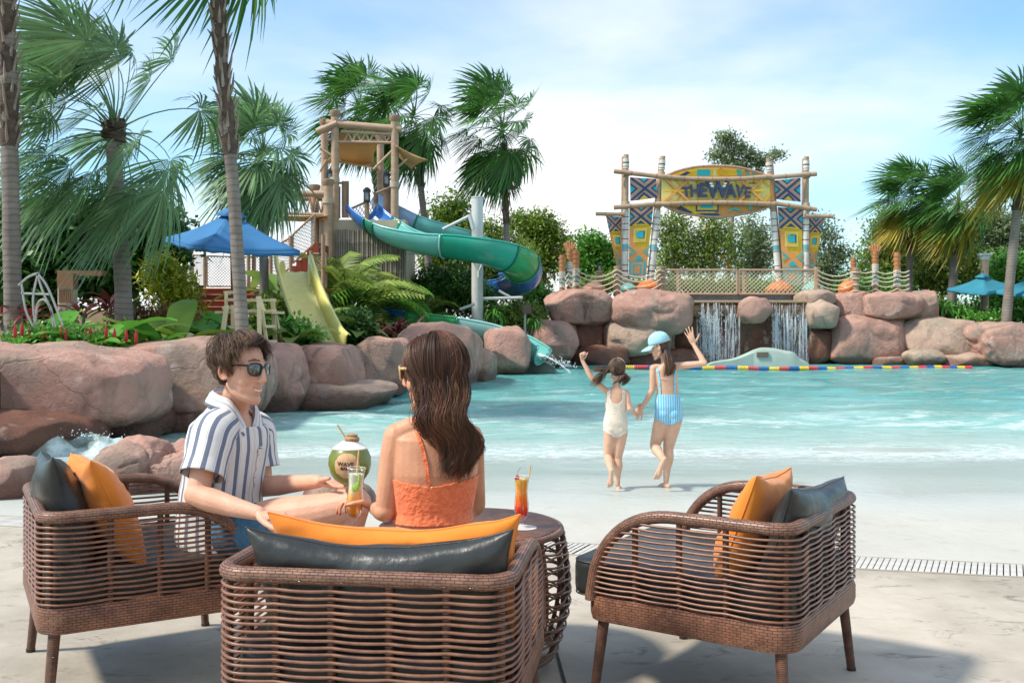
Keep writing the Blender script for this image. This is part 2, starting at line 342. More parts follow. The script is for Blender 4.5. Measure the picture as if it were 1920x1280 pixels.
def water_mat():
    m = bpy.data.materials.new('pool_water'); m.use_nodes = True; t = m.node_tree; N = t.nodes; L = t.links; b = N['Principled BSDF']
    g = N.new('ShaderNodeNewGeometry'); sp = N.new('ShaderNodeSeparateXYZ'); L.new(g.outputs['Position'], sp.inputs[0])
    def noise_(scale, sx_, sy_, det=6, dist=0.0, rough=0.6):
        mp = N.new('ShaderNodeMapping'); mp.inputs['Scale'].default_value = (sx_, sy_, 1); L.new(g.outputs['Position'], mp.inputs[0])
        n = N.new('ShaderNodeTexNoise'); n.inputs['Scale'].default_value = scale; n.inputs['Detail'].default_value = det; n.inputs['Distortion'].default_value = dist; n.inputs['Roughness'].default_value = rough; L.new(mp.outputs[0], n.inputs['Vector']); return n.outputs[0]
    def ma(op, a, b_=None, c=None, clamp=False):
        n = N.new('ShaderNodeMath'); n.operation = op; n.use_clamp = clamp
        for i, v in enumerate((a, b_, c)):
            if v is None: continue
            if isinstance(v, (int, float)): n.inputs[i].default_value = v
            else: L.new(v, n.inputs[i])
        return n.outputs[0]
    def rng(v, a, b_, c=0.0, d=1.0):
        n = N.new('ShaderNodeMapRange'); n.interpolation_type = 'SMOOTHSTEP'
        for i, q in enumerate((a, b_, c, d)): n.inputs[i + 1].default_value = q
        L.new(v, n.inputs[0]); return n.outputs[0]
    def mixc(f, a, b_):
        n = N.new('ShaderNodeMix'); n.data_type = 'RGBA'
        if isinstance(f, (int, float)): n.inputs['Factor'].default_value = f
        else: L.new(f, n.inputs['Factor'])
        for k, v in (('A', a), ('B', b_)):
            if isinstance(v, tuple): n.inputs[k].default_value = (*v, 1)
            else: L.new(v, n.inputs[k])
        return n.outputs['Result']
    Yc = sp.outputs[1]
    n1 = noise_(0.55, 0.5, 1.5, 5, 0.5)
    Yw = ma('MULTIPLY_ADD', n1, 5.0, Yc)                    # depth follows the slope, edges wander
    deep = mixc(rng(Yw, 14.5, 24.0), (0.24, 0.46, 0.42), (0.085, 0.325, 0.315))
    shallow = mixc(rng(Yw, 12.6, 17.2), (0.48, 0.58, 0.54), deep)
    n2 = noise_(1.1, 0.45, 1.8, 7, 0.9, 0.62)
    streak = rng(n2, 0.50, 0.70)
    c = mixc(ma('MULTIPLY', streak, rng(Yc, 12.0, 17.0, 0.15, 0.50)), shallow, (0.42, 0.62, 0.60))
    # foam: the swash line near the shore, torn patches further out
    n3 = noise_(1.6, 0.7, 2.0, 8, 1.2, 0.7)
    Yf = ma('MULTIPLY_ADD', noise_(0.6, 0.8, 0.3, 3), 1.4, Yc)
    line = ma('EXPONENT', ma('MULTIPLY', ma('POWER', ma('ABSOLUTE', ma('SUBTRACT', Yf, 11.9)), 2.0), -1.3))
    n4 = noise_(7.0, 0.8, 1.5, 6, 0.6, 0.75)
    foam1 = ma('MULTIPLY', ma('MULTIPLY', line, 0.9), rng(n4, 0.38, 0.66), clamp=True)
    patch = ma('MULTIPLY', rng(n3, 0.585, 0.70), rng(Yc, 12.0, 15.0, 0.35, 0.9))
    line2 = ma('MULTIPLY', ma('EXPONENT', ma('MULTIPLY', ma('POWER', ma('ABSOLUTE', ma('SUBTRACT', Yf, 15.3)), 2.0), -0.9)), rng(n3, 0.44, 0.66))
    foam = ma('MAXIMUM', ma('MAXIMUM', foam1, ma('MULTIPLY', patch, rng(n4, 0.35, 0.6))), ma('MULTIPLY', line2, 0.6), clamp=True)
    c = mixc(foam, c, (0.76, 0.80, 0.79)); L.new(c, b.inputs['Base Color'])
    L.new(ma('MULTIPLY_ADD', foam, 0.5, 0.10), b.inputs['Roughness']); b.inputs['IOR'].default_value = 1.33
    al = rng(Yw, 11.6, 14.2, 0.34, 1.0); al = ma('MAXIMUM', al, foam); al = ma('MULTIPLY', al, rng(ma('MULTIPLY_ADD', noise_(0.9, 0.7, 0.5, 5), 1.2, Yc), 9.35, 10.2))
    L.new(al, b.inputs['Alpha'])
    bn = ma('ADD', noise_(3.2, 0.5, 1.5, 7, 0.4, 0.65), ma('MULTIPLY', noise_(11, 0.6, 1.4, 4), 0.25))
    bp = N.new('ShaderNodeBump'); bp.inputs['Strength'].default_value = 0.55; bp.inputs['Distance'].default_value = 0.10; L.new(bn, bp.inputs['Height']); L.new(bp.outputs[0], b.inputs['Normal'])
    return m
M_WATER = water_mat()
def water_z(x, y):
    base = max(-0.14, beach_z(y) + 0.006)
    k = min(1, max(0, (y - 11.0) / 4.0))
    h = 0.035 * math.sin(1.9 * y + 0.5 * x + 1.6 * nz3((x, y, 0), 0.35)) + 0.055 * nz3((x * 0.6, y * 1.6, 0), 0.9) + 0.022 * nz3((x, y * 1.6, 3), 2.6)
    sw = 0.07 * math.exp(-((y - 15.2 + 0.5 * nz3((x, 0, 9), 0.3)) / 0.8) ** 2)
    return base + k * (h + sw)
mb = MB(); rows = []
ys = [8.7]
while ys[-1] < 35.2: ys.append(ys[-1] + 0.045 + (ys[-1] - 9) * 0.0075)
for y in ys:
    w = 3.0 + y * 0.62; r_ = []
    for i in range(241):
        x = -w + 2 * w * i / 240; r_.append(V((x, y, water_z(x, y))))
    rows.append(r_)
mb.grid(rows).build('pool_water', M_WATER, kind='structure', angle=180)

# ---------------------------------------------------------------- rocks
def rock_mat(name, ca, cb, cc, wet_top=None):
    m = mat(name, ca, cb, rough=0.82, scale=1.3, detail=9, bump=0.0, spec=0.3, lo=0.38, hi=0.66)
    N = m.node_tree.nodes; L = m.node_tree.links; b = N['Principled BSDF']; src = b.inputs['Base Color'].links[0].from_socket
    g = N.new('ShaderNodeNewGeometry'); pos = g.outputs['Position']
    def nz_(sc, det, dist=0.0, st=(1, 1, 1)):
        mp = N.new('ShaderNodeMapping'); mp.inputs['Scale'].default_value = st; L.new(pos, mp.inputs[0])
        n = N.new('ShaderNodeTexNoise'); n.inputs['Scale'].default_value = sc; n.inputs['Detail'].default_value = det; n.inputs['Distortion'].default_value = dist; L.new(mp.outputs[0], n.inputs['Vector']); return n
    def ramp(s, a, b_):
        r = N.new('ShaderNodeValToRGB'); r.color_ramp.elements[0].position = a; r.color_ramp.elements[1].position = b_; L.new(s, r.inputs[0]); return r.outputs[0]
    def mixc(f, a, col_, fac=1.0):
        x = N.new('ShaderNodeMix'); x.data_type = 'RGBA'; mu = N.new('ShaderNodeMath'); mu.operation = 'MULTIPLY'; mu.inputs[1].default_value = fac; L.new(f, mu.inputs[0]); L.new(mu.outputs[0], x.inputs['Factor']); L.new(a, x.inputs['A']); x.inputs['B'].default_value = (*col_, 1); return x.outputs['Result']
    c = mixc(ramp(nz_(0.9, 6, 0.6).outputs[0], 0.50, 0.66), src, cc, 0.75)           # greenish grey patches
    c = mixc(ramp(nz_(2.2, 9, 1.0, (1, 1, 0.35)).outputs[0], 0.56, 0.74), c, (0.085, 0.062, 0.052), 0.65)   # dark run-off stains
    c = mixc(ramp(nz_(3.1, 8, 0.3).outputs[0], 0.60, 0.70), c, (0.58, 0.46, 0.40), 0.5)
    v = N.new('ShaderNodeTexVoronoi'); v.feature = 'DISTANCE_TO_EDGE'; v.inputs['Scale'].default_value = 0.75
    dn = nz_(1.6, 5); vm = N.new('ShaderNodeVectorMath'); vm.operation = 'MULTIPLY_ADD'; vm.inputs[1].default_value = (0.9, 0.9, 0.9); L.new(dn.outputs['Color'], vm.inputs[0]); L.new(pos, vm.inputs[2]); L.new(vm.outputs[0], v.inputs['Vector'])
    cr = N.new('ShaderNodeMapRange'); cr.inputs[1].default_value = 0.0; cr.inputs[2].default_value = 0.016; cr.inputs[3].default_value = 1; cr.inputs[4].default_value = 0; L.new(v.outputs['Distance'], cr.inputs[0])
    c = mixc(cr.outputs[0], c, (0.08, 0.05, 0.04), 0.15)
    sp = N.new('ShaderNodeSeparateXYZ'); L.new(pos, sp.inputs[0])
    wn_ = nz_(1.8, 4); ad = N.new('ShaderNodeMath'); ad.operation = 'MULTIPLY_ADD'; ad.inputs[1].default_value = -0.45; L.new(wn_.outputs[0], ad.inputs[0]); L.new(sp.outputs[2], ad.inputs[2])
    wr = N.new('ShaderNodeMapRange'); wr.inputs[1].default_value = -0.16; wr.inputs[2].default_value = -0.02; wr.inputs[3].default_value = 1; wr.inputs[4].default_value = 0; L.new(ad.outputs[0], wr.inputs[0])
    c = mixc(wr.outputs[0], c, (0.13, 0.06, 0.042), 0.85); L.new(c, b.inputs['Base Color'])
    rr = N.new('ShaderNodeMapRange'); rr.inputs[3].default_value = 0.82; rr.inputs[4].default_value = 0.3; L.new(wr.outputs[0], rr.inputs[0]); L.new(rr.outputs[0], b.inputs['Roughness'])
    hn = nz_(9, 12, 0.2); hn.inputs['Roughness'].default_value = 0.7
    ha = N.new('ShaderNodeMath'); ha.operation = 'MULTIPLY_ADD'; ha.inputs[1].default_value = -0.22; L.new(cr.outputs[0], ha.inputs[0]); L.new(hn.outputs[0], ha.inputs[2])
    bp = N.new('ShaderNodeBump'); bp.inputs['Strength'].default_value = 0.6; bp.inputs['Distance'].default_value = 0.11; L.new(ha.outputs[0], bp.inputs['Height']); L.new(bp.outputs[0], b.inputs['Normal'])
    return m
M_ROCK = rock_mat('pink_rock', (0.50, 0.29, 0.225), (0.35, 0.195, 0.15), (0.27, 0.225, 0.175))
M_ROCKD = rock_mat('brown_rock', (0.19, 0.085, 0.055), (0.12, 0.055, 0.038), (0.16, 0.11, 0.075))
M_ROCKP = rock_mat('pale_rock', (0.46, 0.33, 0.25), (0.36, 0.25, 0.19), (0.33, 0.28, 0.20))
_ico = {}
def ico(sub):
    if sub not in _ico:
        bm = bmesh.new(); bmesh.ops.create_icosphere(bm, subdivisions=sub, radius=1.0)
        _ico[sub] = ([v.co.copy() for v in bm.verts], [tuple(v.index for v in f.verts) for f in bm.faces]); bm.free()
    return _ico[sub]
def rock(c, size, seed, m, label, group='boulders round the pool', p=3.0, sub=4, rough=1.0, tilt=0.0, name='boulder', parent=None, cat='rock'):
    vs, fs = ico(sub); hx, hy, hz = [q / 2 for q in size]; o = seed * 13.7; out = []
    sz = min(hx, hy, hz) * 1.0 + max(hx, hy, hz) * 0.25; rq = random.Random(seed); pls = []
    for _ in range(9):
        pn = V((rq.gauss(0, 1), rq.gauss(0, 1) - 0.3, rq.gauss(0, 0.8))).normalized(); sup = ((abs(pn.x) * hx) ** 1.5 + (abs(pn.y) * hy) ** 1.5 + (abs(pn.z) * hz) ** 1.5) ** (1 / 1.5); pls.append((pn, sup * rq.uniform(0.78, 0.97)))
    for d in vs:
        r_ = (abs(d.x) ** p + abs(d.y) ** p + abs(d.z) ** p) ** (-1 / p)
        q = V((d.x * r_ * hx, d.y * r_ * hy, d.z * r_ * hz)); w = q / sz
        n = 0.30 * nz3(w, 0.75, o) + 0.12 * nz3(w, 1.9, o + 5) + 0.07 * noise.ridged_multi_fractal(w * 1.6 + V((o, o, o)), 1.0, 2.0, 4, 1.0, 2.0) - 0.06 + 0.022 * nz3(w, 7, o) + 0.035 * abs(nz3(V((w.x * .5, w.y * .5, w.z * 2.2)), 1.6, o))
        # a cleft or two
        cl = nz3(w, 0.9, o + 31); n -= 0.07 * math.exp(-(cl / 0.05) ** 2) * rough
        q += d * (n * sz * 0.62 * rough)
        for pn, pd in pls:
            s_ = q.dot(pn) - pd
            if s_ > 0: q -= pn * (s_ * 0.82)
        if tilt: q.z += q.x * tilt
        out.append(V(c) + q)
    return MB().add(out, fs).build(name, m, parent, label=None if parent else label, cat=None if parent else cat, group=None if parent else group, angle=180)
def prock(x0, x1, yt, yb, Y, depth, seed, label, m=None, **k):
    """rock whose silhouette runs x0..x1, yt..yb in the photo, its foot at depth Y"""
    Yc = Y + depth * 0.32; a = P(x0, yt, Yc); b = P(x1, yb, Y)
    zt = EYE - (yt - 600) / FOC * (Y + depth * 0.25); zb = EYE - (yb - 600) / FOC * Y - 0.12
    xa = (x0 - 960) / FOC * Yc; xb = (x1 - 960) / FOC * Yc
    return rock(((xa + xb) / 2, Y + depth / 2, (zt + zb) / 2), ((xb - xa) * 1.06, depth, (zt - zb)), seed, m or M_ROCK, label, **k)
LB = 'boulders along the left pool edge'
for a in [
    (-160, 268, 652, 815, 11.4, 2.6, 1, 'long smooth pink boulder at the far left edge of the photo, below the palms', None, dict(sub=6, p=3.4, rough=0.75)),
    (-120, 150, 778, 864, 10.6, 1.9, 2, 'wet dark brown boulder low at the left waterline beside the splashing wave', M_ROCKD, dict(sub=5)),
    (212, 480, 634, 800, 13.4, 2.6, 3, 'domed pink boulder with a cleft, left of the seated man', None, dict(sub=6, p=3.0, rough=0.75)),
    (120, 292, 762, 826, 12.4, 1.7, 4, 'low wet boulder at the waterline under the two long pink boulders', M_ROCKD, dict(sub=5)),
    (262, 420, 752, 812, 13.6, 1.6, 5, 'low rounded boulder at the water behind the striped shirt', None, dict(sub=5, tilt=-0.05)),
    (425, 560, 655, 775, 15.9, 2.2, 6, 'tall boulder directly behind the face and sunglasses of the man', None, dict(sub=5)),
    (535, 668, 650, 765, 17.4, 2.2, 7, 'squarish boulder below the foot of the yellow slide', None, dict(sub=5, p=4)),
    (470, 740, 722, 772, 17.0, 2.2, 8, 'long pale flat rock ledge along the water behind the coconut', M_ROCKP, dict(sub=5, tilt=0.07)),
    (648, 762, 630, 738, 19.6, 2.4, 9, 'rounded square boulder beside the long haired woman', None, dict(sub=5, p=4)),
    (748, 905, 612, 725, 22.6, 3.0, 10, 'tall boulder behind the head of the long haired woman', None, dict(sub=5, p=3.2)),
    (850, 930, 655, 722, 24.2, 2.2, 11, 'grey streaked boulder right of the long brown hair', M_ROCKP, dict(sub=5)),
    (905, 990, 618, 698, 26.6, 2.6, 12, 'tan block shaped boulder left of the green slide mouth', None, dict(sub=5, p=4.2)),
    (988, 1083, 600, 682, 31.8, 2.6, 13, 'egg shaped pink boulder right of the green slide mouth', None, dict(sub=5, p=2.4, rough=0.6)),
]: prock(*a[:7], a[7], a[8], group=LB, **a[9])
for a in [
    (1022, 1150, 541, 606, 33.6, 2.6, 21, 'big pink boulder at the top left end of the waterfall wall', None, dict(sub=5, p=2.8)),
    (1144, 1304, 541, 622, 33.3, 2.8, 22, 'biggest boulder overhanging the left waterfall', None, dict(sub=5, p=3.0, tilt=0.03)),
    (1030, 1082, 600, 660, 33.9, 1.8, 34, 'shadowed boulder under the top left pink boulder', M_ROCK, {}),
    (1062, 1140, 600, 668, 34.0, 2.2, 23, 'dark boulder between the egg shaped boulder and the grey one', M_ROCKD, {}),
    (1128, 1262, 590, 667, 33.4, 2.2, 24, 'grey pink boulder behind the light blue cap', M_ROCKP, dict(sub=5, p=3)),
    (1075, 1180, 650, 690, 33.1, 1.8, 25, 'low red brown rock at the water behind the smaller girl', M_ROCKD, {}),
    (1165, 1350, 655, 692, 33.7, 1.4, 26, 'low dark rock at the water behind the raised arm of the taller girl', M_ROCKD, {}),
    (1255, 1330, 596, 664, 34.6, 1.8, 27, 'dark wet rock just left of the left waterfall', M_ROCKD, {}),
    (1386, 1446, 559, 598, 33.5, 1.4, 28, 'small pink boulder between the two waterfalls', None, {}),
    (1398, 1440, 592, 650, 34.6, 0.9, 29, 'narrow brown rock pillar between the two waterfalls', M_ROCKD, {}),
    (1516, 1566, 560, 610, 33.4, 1.6, 30, 'square tan boulder right of the right waterfall lip', M_ROCKP, dict(p=4)),
    (1500, 1566, 544, 566, 33.8, 1.8, 35, 'flat pale boulder on top, right of the net gates', M_ROCKP, {}),
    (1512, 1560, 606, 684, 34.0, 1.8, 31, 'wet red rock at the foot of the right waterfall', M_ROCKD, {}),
    (1545, 1712, 592, 680, 33.5, 2.6, 32, 'massive lower boulder right of the right waterfall', None, dict(sub=5, p=4.0, rough=0.7)),
    (1556, 1640, 548, 606, 34.1, 2.2, 33, 'rounded boulder below the orange bean bag', None, dict(sub=5)),
    (1608, 1728, 546, 592, 33.7, 2.2, 36, 'wide top boulder with a dark underside, below the rope posts', None, dict(sub=5, p=3)),
    (1690, 1762, 545, 612, 34.2, 2.2, 37, 'sloping end boulder of the upper row, left of the green shrubs', None, dict(sub=5)),
    (1700, 1856, 598, 676, 33.0, 2.8, 38, 'long smooth tan boulder below the shrubs on the right', M_ROCKP, dict(sub=5, p=3.2, rough=0.7, tilt=-0.06)),
    (1838, 1990, 606, 690, 31.6, 2.8, 39, 'cracked pink boulder at the right edge of the photo', None, dict(sub=6, rough=1.4)),
    (1700, 1772, 656, 680, 32.4, 1.0, 40, 'small pale rock at the waterline on the right', M_ROCKP, {}),
    (1640, 1712, 668, 686, 33.0, 1.0, 41, 'thin pale rock shelf at the waterline below the massive boulder', M_ROCKP, {}),
    (1770, 1880, 664, 690, 32.2, 1.6, 42, 'low reddish rock at the foot of the long tan boulder', M_ROCKP, {}),
]: prock(*a[:7], a[7], a[8], group='boulders of the waterfall wall', **a[9])
GB = 'boulders on the beach'
prock(-60, 66, 870, 944, 7.7, 0.9, 51, 'small rounded boulder at the left edge, on the beach behind the left armchair', None, group=GB, sub=5)
prock(172, 300, 840, 930, 8.0, 1.0, 52, 'wrinkled brown boulder on the beach behind the orange pillow', None, group=GB, sub=6, rough=1.5)
prock(270, 420, 846, 930, 8.1, 1.0, 53, 'sharp edged boulder on the beach half hidden by the striped shirt', None, group=GB, sub=6, rough=1.5)
prock(560, 690, 915, 990, 7.2, 0.8, 54, 'low tan boulder on the beach behind the knee of the man', M_ROCKP, group=GB, sub=5)

# ---------------------------------------------------------------- waterfall wall
M_BROWN = mat('wet_brown_stone', (0.23, 0.11, 0.045), (0.13, 0.062, 0.03), rough=0.3, scale=1.6, bump=0.4, bscale=8, stretch=(1, 1, 0.4))
YW = 34.2
def pb(x0, x1, y0, y1, Y, depth):
    a = P(x0, y0, Y); b = P(x1, y1, Y); return V(((a.x + b.x) / 2, Y + depth / 2, (a.z + b.z) / 2)), (abs(b.x - a.x), depth, abs(a.z - b.z))
r = empty('waterfall_wall', P(1412, 690, 34.5), 'brown stone wall with a straight spill lip behind the two waterfalls', 'wall')
c, s = pb(1296, 1530, 592, 700, 34.66, 0.2); MB().box(c, s).build('back_wall', M_ROCKD, r)
for x0, x1 in ((1296, 1392), (1440, 1530)):
    c, s = pb(x0, x1, 567, 593, 34.3, 0.7)
    mb = MB(); rows = []
    for i in range(8):
        t = i / 7; rows.append([V((c.x - s[0] / 2 + s[0] * j / 16, 34.3 - 0.10 * math.sin(t * 3.1) + 0.03 * nz3((j, t, 0), 2.2), c.z + s[2] / 2 - s[2] * t)) for j in range(17)])
    rows.append([V((q.x, q.y + 0.7, q.z)) for q in rows[-1]]); rows.insert(0, [V((q.x, q.y + 0.7, q.z)) for q in rows[0]])
    mb.grid(rows).build('spill_face', M_BROWN, r)
c, s = pb(1290, 1536, 564, 567.5, 34.15, 0.9); MB().box(c, s).build('spill_lip', mat('spill_lip_stone', (0.42, 0.27, 0.15), rough=0.4), r, bevel=0.01)
c, s = pb(1290, 1545, 551, 564, 35.1, 0.3); MB().box(c, s).build('channel_wall', mat('channel_tile', (0.10, 0.10, 0.10), (0.17, 0.165, 0.16), rough=0.35, scale=5), r)
def wf_mat():
    m = bpy.data.materials.new('falling_water'); m.use_nodes = True; b = m.node_tree.nodes['Principled BSDF']
    b.inputs['Base Color'].default_value = (0.82, 0.88, 0.92, 1); b.inputs['Roughness'].default_value = 0.15; b.inputs['Alpha'].default_value = 0.5; return m
M_FALL = wf_mat()
M_SHEET = wf_mat(); M_SHEET.name = 'water_sheet'; _n = M_SHEET.node_tree.nodes; _l = M_SHEET.node_tree.links; _g = _n.new('ShaderNodeNewGeometry'); _m = _n.new('ShaderNodeMapping'); _m.inputs['Scale'].default_value = (9, 9, 0.55); _l.new(_g.outputs['Position'], _m.inputs[0])
_t = _n.new('ShaderNodeTexNoise'); _t.inputs['Scale'].default_value = 1.0; _t.inputs['Detail'].default_value = 8; _t.inputs['Roughness'].default_value = 0.75; _l.new(_m.outputs[0], _t.inputs['Vector']); _r = _n.new('ShaderNodeMapRange'); _r.inputs[1].default_value = 0.50; _r.inputs[2].default_value = 0.68; _r.inputs[4].default_value = 0.75; _l.new(_t.outputs[0], _r.inputs[0]); _l.new(_r.outputs[0], _n['Principled BSDF'].inputs['Alpha'])
for x0, x1, lab, bot in ((1306, 1388, 'left curtain of thin falling water over the brown lip', 672), (1449, 1521, 'right curtain of thin falling water over the brown lip', 676)):
    mb = MB(); q = random.Random(x0); cs = [q.uniform(x0, x1) for _ in range(9)]
    for i in range(80):
        x = q.choice(cs) + q.gauss(0, 4) if q.random() < 0.7 else q.uniform(x0, x1)
        x = min(max(x, x0), x1); y0 = q.choice((568, 592, 600, 596, q.uniform(590, 640), q.uniform(590, 640))); y1 = min(bot + 8, y0 + q.uniform(20, 110)); Y = 34.05 + q.uniform(-0.1, 0.12)
        n = 9; pts = [P(x + 0.35 * math.sin(k * 1.7 + i) * k / n + q.gauss(0, 0.25), lerp(y0, y1, k / n), Y - 0.1 * (k / n) ** 0.5) for k in range(n + 1)]
        mb.tube(pts, [0.0065 * q.uniform(0.1, 1.3) for _ in pts], 4)
    for i in range(500):
        x = q.choice(cs) + q.gauss(0, 6); x = min(max(x, x0 - 2), x1 + 2); p_ = P(x, q.uniform(585, bot + 4), 33.95 + q.uniform(-0.2, 0.2)); s_ = q.uniform(0.006, 0.016)
        mb.ell(p_, (s_ * 0.7, s_ * 0.7, s_ * 2), nu=4, nv=3)
    e_ = empty('waterfall', P((x0 + x1) / 2, bot + 8, 34.0), lab, 'waterfall', 'waterfalls')
    for Y_ in (34.02, 34.12): MB().grid([[P(lerp(x0, x1, u) + 0.4 * math.sin(v * 3 + u * 20), lerp(572 if Y_ > 34.1 else 588, bot + 8, v), Y_ - 0.12 * v ** .5 + 0.03 * math.sin(u * 60)) for u in np.linspace(0, 1, 60)] for v in np.linspace(0, 1, 12)]).build('water_sheet', M_SHEET, e_, angle=180)
    mb.build('water_strands', M_FALL, e_, kind='stuff', angle=180)
# pale mound with a small plaque at the foot of the falls
r = empty('water_mound', P(1428, 686, 33.2), 'pale aqua concrete mound with a small brown plaque between the waterfalls', 'pool outlet')
prof = [(1318, 690), (1330, 678), (1350, 673), (1375, 668), (1395, 659), (1412, 650), (1428, 645), (1450, 646), (1470, 651), (1488, 655), (1500, 668), (1512, 676), (1525, 690)]
prof = [(q.x, q.y) for q in catmull([V((a, 690 - (690 - b) * 0.86, 0)) for a, b in prof], 4)]
mb = MB(); rows = []
for k, (dy, sh) in enumerate(((0.0, 8), (0.05, 3), (0.16, 0.5), (0.4, 0), (0.9, 0))):
    rows.append([P(lerp(x, 1428, sh * 0.004), y + sh * (690 - y) / 45, 33.3 + dy) for x, y in prof])
bot = [V((q.x, q.y, -0.5)) for q in rows[0]]
mb.grid([bot] + rows).build('mound', mat('aqua_concrete', (0.38, 0.46, 0.40), (0.31, 0.40, 0.35), rough=0.55, scale=1.5, bump=0.1), r)
c, s = pb(1419, 1441, 660, 669, 33.26, 0.05); MB().box(c, s).build('plaque', mat('plaque_brown', (0.18, 0.13, 0.09), rough=0.6), r, bevel=0.006)

# ---------------------------------------------------------------- broken water
def splash(name, pts, n, spread, lab, seed, cat='splash', size=(0.006, 0.02)):
    q = random.Random(seed); mb = MB()
    for i in range(n):
        k = q.random() ** 0.8; p_ = pts[0].lerp(pts[-1], k) if len(pts) == 2 else catmull(pts, 10)[int(k * (len(pts) - 1) * 10)]
        p_ = p_ + V((q.gauss(0, spread[0]), q.gauss(0, spread[1]), abs(q.gauss(0, spread[2])))); s_ = q.uniform(*size) * (0.5 + q.random())
        M = Matrix.Rotation(q.uniform(0, 6), 3, V((q.random(), q.random(), q.random())).normalized())
        mb.ell(p_, (s_, s_ * q.uniform(0.6, 1.6), s_ * 0.7), M, nu=5, nv=4)
    return mb.build(name, M_FOAMY, label=lab, cat=cat, kind='stuff', angle=180)
M_FOAMY = mat('white_water', (0.80, 0.87, 0.87), (0.66, 0.78, 0.79), rough=0.25, scale=20)
M_WAVE = mat('churned_water', (0.15, 0.20, 0.17), (0.50, 0.62, 0.61), rough=0.08, scale=2.2, detail=8, bump=0.9, bscale=6, bdetail=8, lo=0.44, hi=0.57)
# wave breaking against the rocks on the left
mb = MB(); rows = []
for i in range(46):
    t = i / 45; r_ = []
    for j in range(30):
        u = j / 29; x = lerp(-6.0, -3.3, t); y = lerp(10.75, 11.55, u) + 0.25 * t
        h = 0.27 * math.exp(-((t - 0.24) / 0.16) ** 2) + 0.16 * math.exp(-((t - 0.5) / 0.18) ** 2) + 0.05
        h *= math.sin(math.pi * min(1, u * 1.05)) ** 0.8 * (1 + 0.8 * nz3((x, y, 0), 2.6, 3) + 0.3 * nz3((x, y, 0), 8, 3)); env = math.sin(math.pi * t) ** 0.4
        r_.append(V((x, y - 0.15 * h, -0.17 + h * env + 0.03 * nz3((x, y, 1), 6) * env)))
    rows.append(r_)
mb.grid(rows).build('breaking_wave', M_WAVE, label='small breaking wave slapping the dark rocks at the left waterline', cat='wave', angle=180)
splash('wave_spray', [P(70, 850, 11.0), P(90, 815, 11.1), P(150, 818, 11.1), P(290, 838, 11.2)], 240, (0.14, 0.1, 0.035), 'white spray thrown off the breaking wave at the left rocks', 3, 'spray', (0.003, 0.010))
# ---------------------------------------------------------------- drain in the deck
r = empty('drain_channel', dr(0, 0), 'long slotted drain grate with pale slanted bars crossing the deck', 'drain')
M_GRATE = mat('grate_plastic', (0.56, 0.54, 0.50), (0.44, 0.42, 0.38), rough=0.6, scale=9)
MB().prism([dr(-9, -0.15, -0.12), dr(11, -0.15, -0.12), dr(11, 0.15, -0.12), dr(-9, 0.15, -0.12)], 0.02).build('channel_floor', mat('drain_dark', (0.09, 0.08, 0.065), rough=0.9), r, fixn=True)
for t in (-0.158, 0.142):
    MB().prism([dr(-9, t, -0.12), dr(11, t, -0.12), dr(11, t + 0.016, -0.12), dr(-9, t + 0.016, -0.12)], 0.124).build('grate_edge', mat('grate_edge_stone', (0.40, 0.36, 0.28), (0.30, 0.27, 0.21), rough=0.7), r, fixn=True)
slat = MB().prism([V((-0.0135 - 0.035, -0.139, 0)), V((0.0135 - 0.035, -0.139, 0)), V((0.0135 + 0.035, 0.139, 0)), V((-0.0135 + 0.035, 0.139, 0))], 0.018).mesh('slat'); slat.materials.append(M_GRATE)
bm = bmesh.new(); bm.from_mesh(slat); bmesh.ops.recalc_face_normals(bm, faces=bm.faces); bm.to_mesh(slat); bm.free()
ang = math.atan2(DRD.y, DRD.x); k = 0; s = -4.3
while s < 4.6:
    if not (-2.9 < s < 0.0):
        o = bpy.data.objects.new('slat', slat); col.objects.link(o); o.parent = r; q = WM[r.name].inverted() @ dr(s, 0, -0.014 + 0.001 * math.sin(k)); o.location = q; o.rotation_euler = (0, 0, ang); k += 1
    s += 0.0335
mid = MB(); s = -2.9
while s < 0.0: mid.add([dr(s - 0.047, -0.139, 0.004), dr(s - 0.023, -0.139, 0.004), dr(s + 0.047, 0.139, 0.004), dr(s + 0.023, 0.139, 0.004)], [(0, 1, 2, 3)]); s += 0.0335
mid.build('slat', M_GRATE, r, kind='stuff')
# expansion joint in the concrete between table and right armchair
MB().prism([Gd(1033, 1190, 0.005), Gd(1037, 1190, 0.005), Gd(1068, 1300, 0.005), Gd(1061, 1300, 0.005)], 0.002).build('deck_joint', mat('joint_dark', (0.06, 0.05, 0.045), rough=0.9), kind='structure', fixn=True)

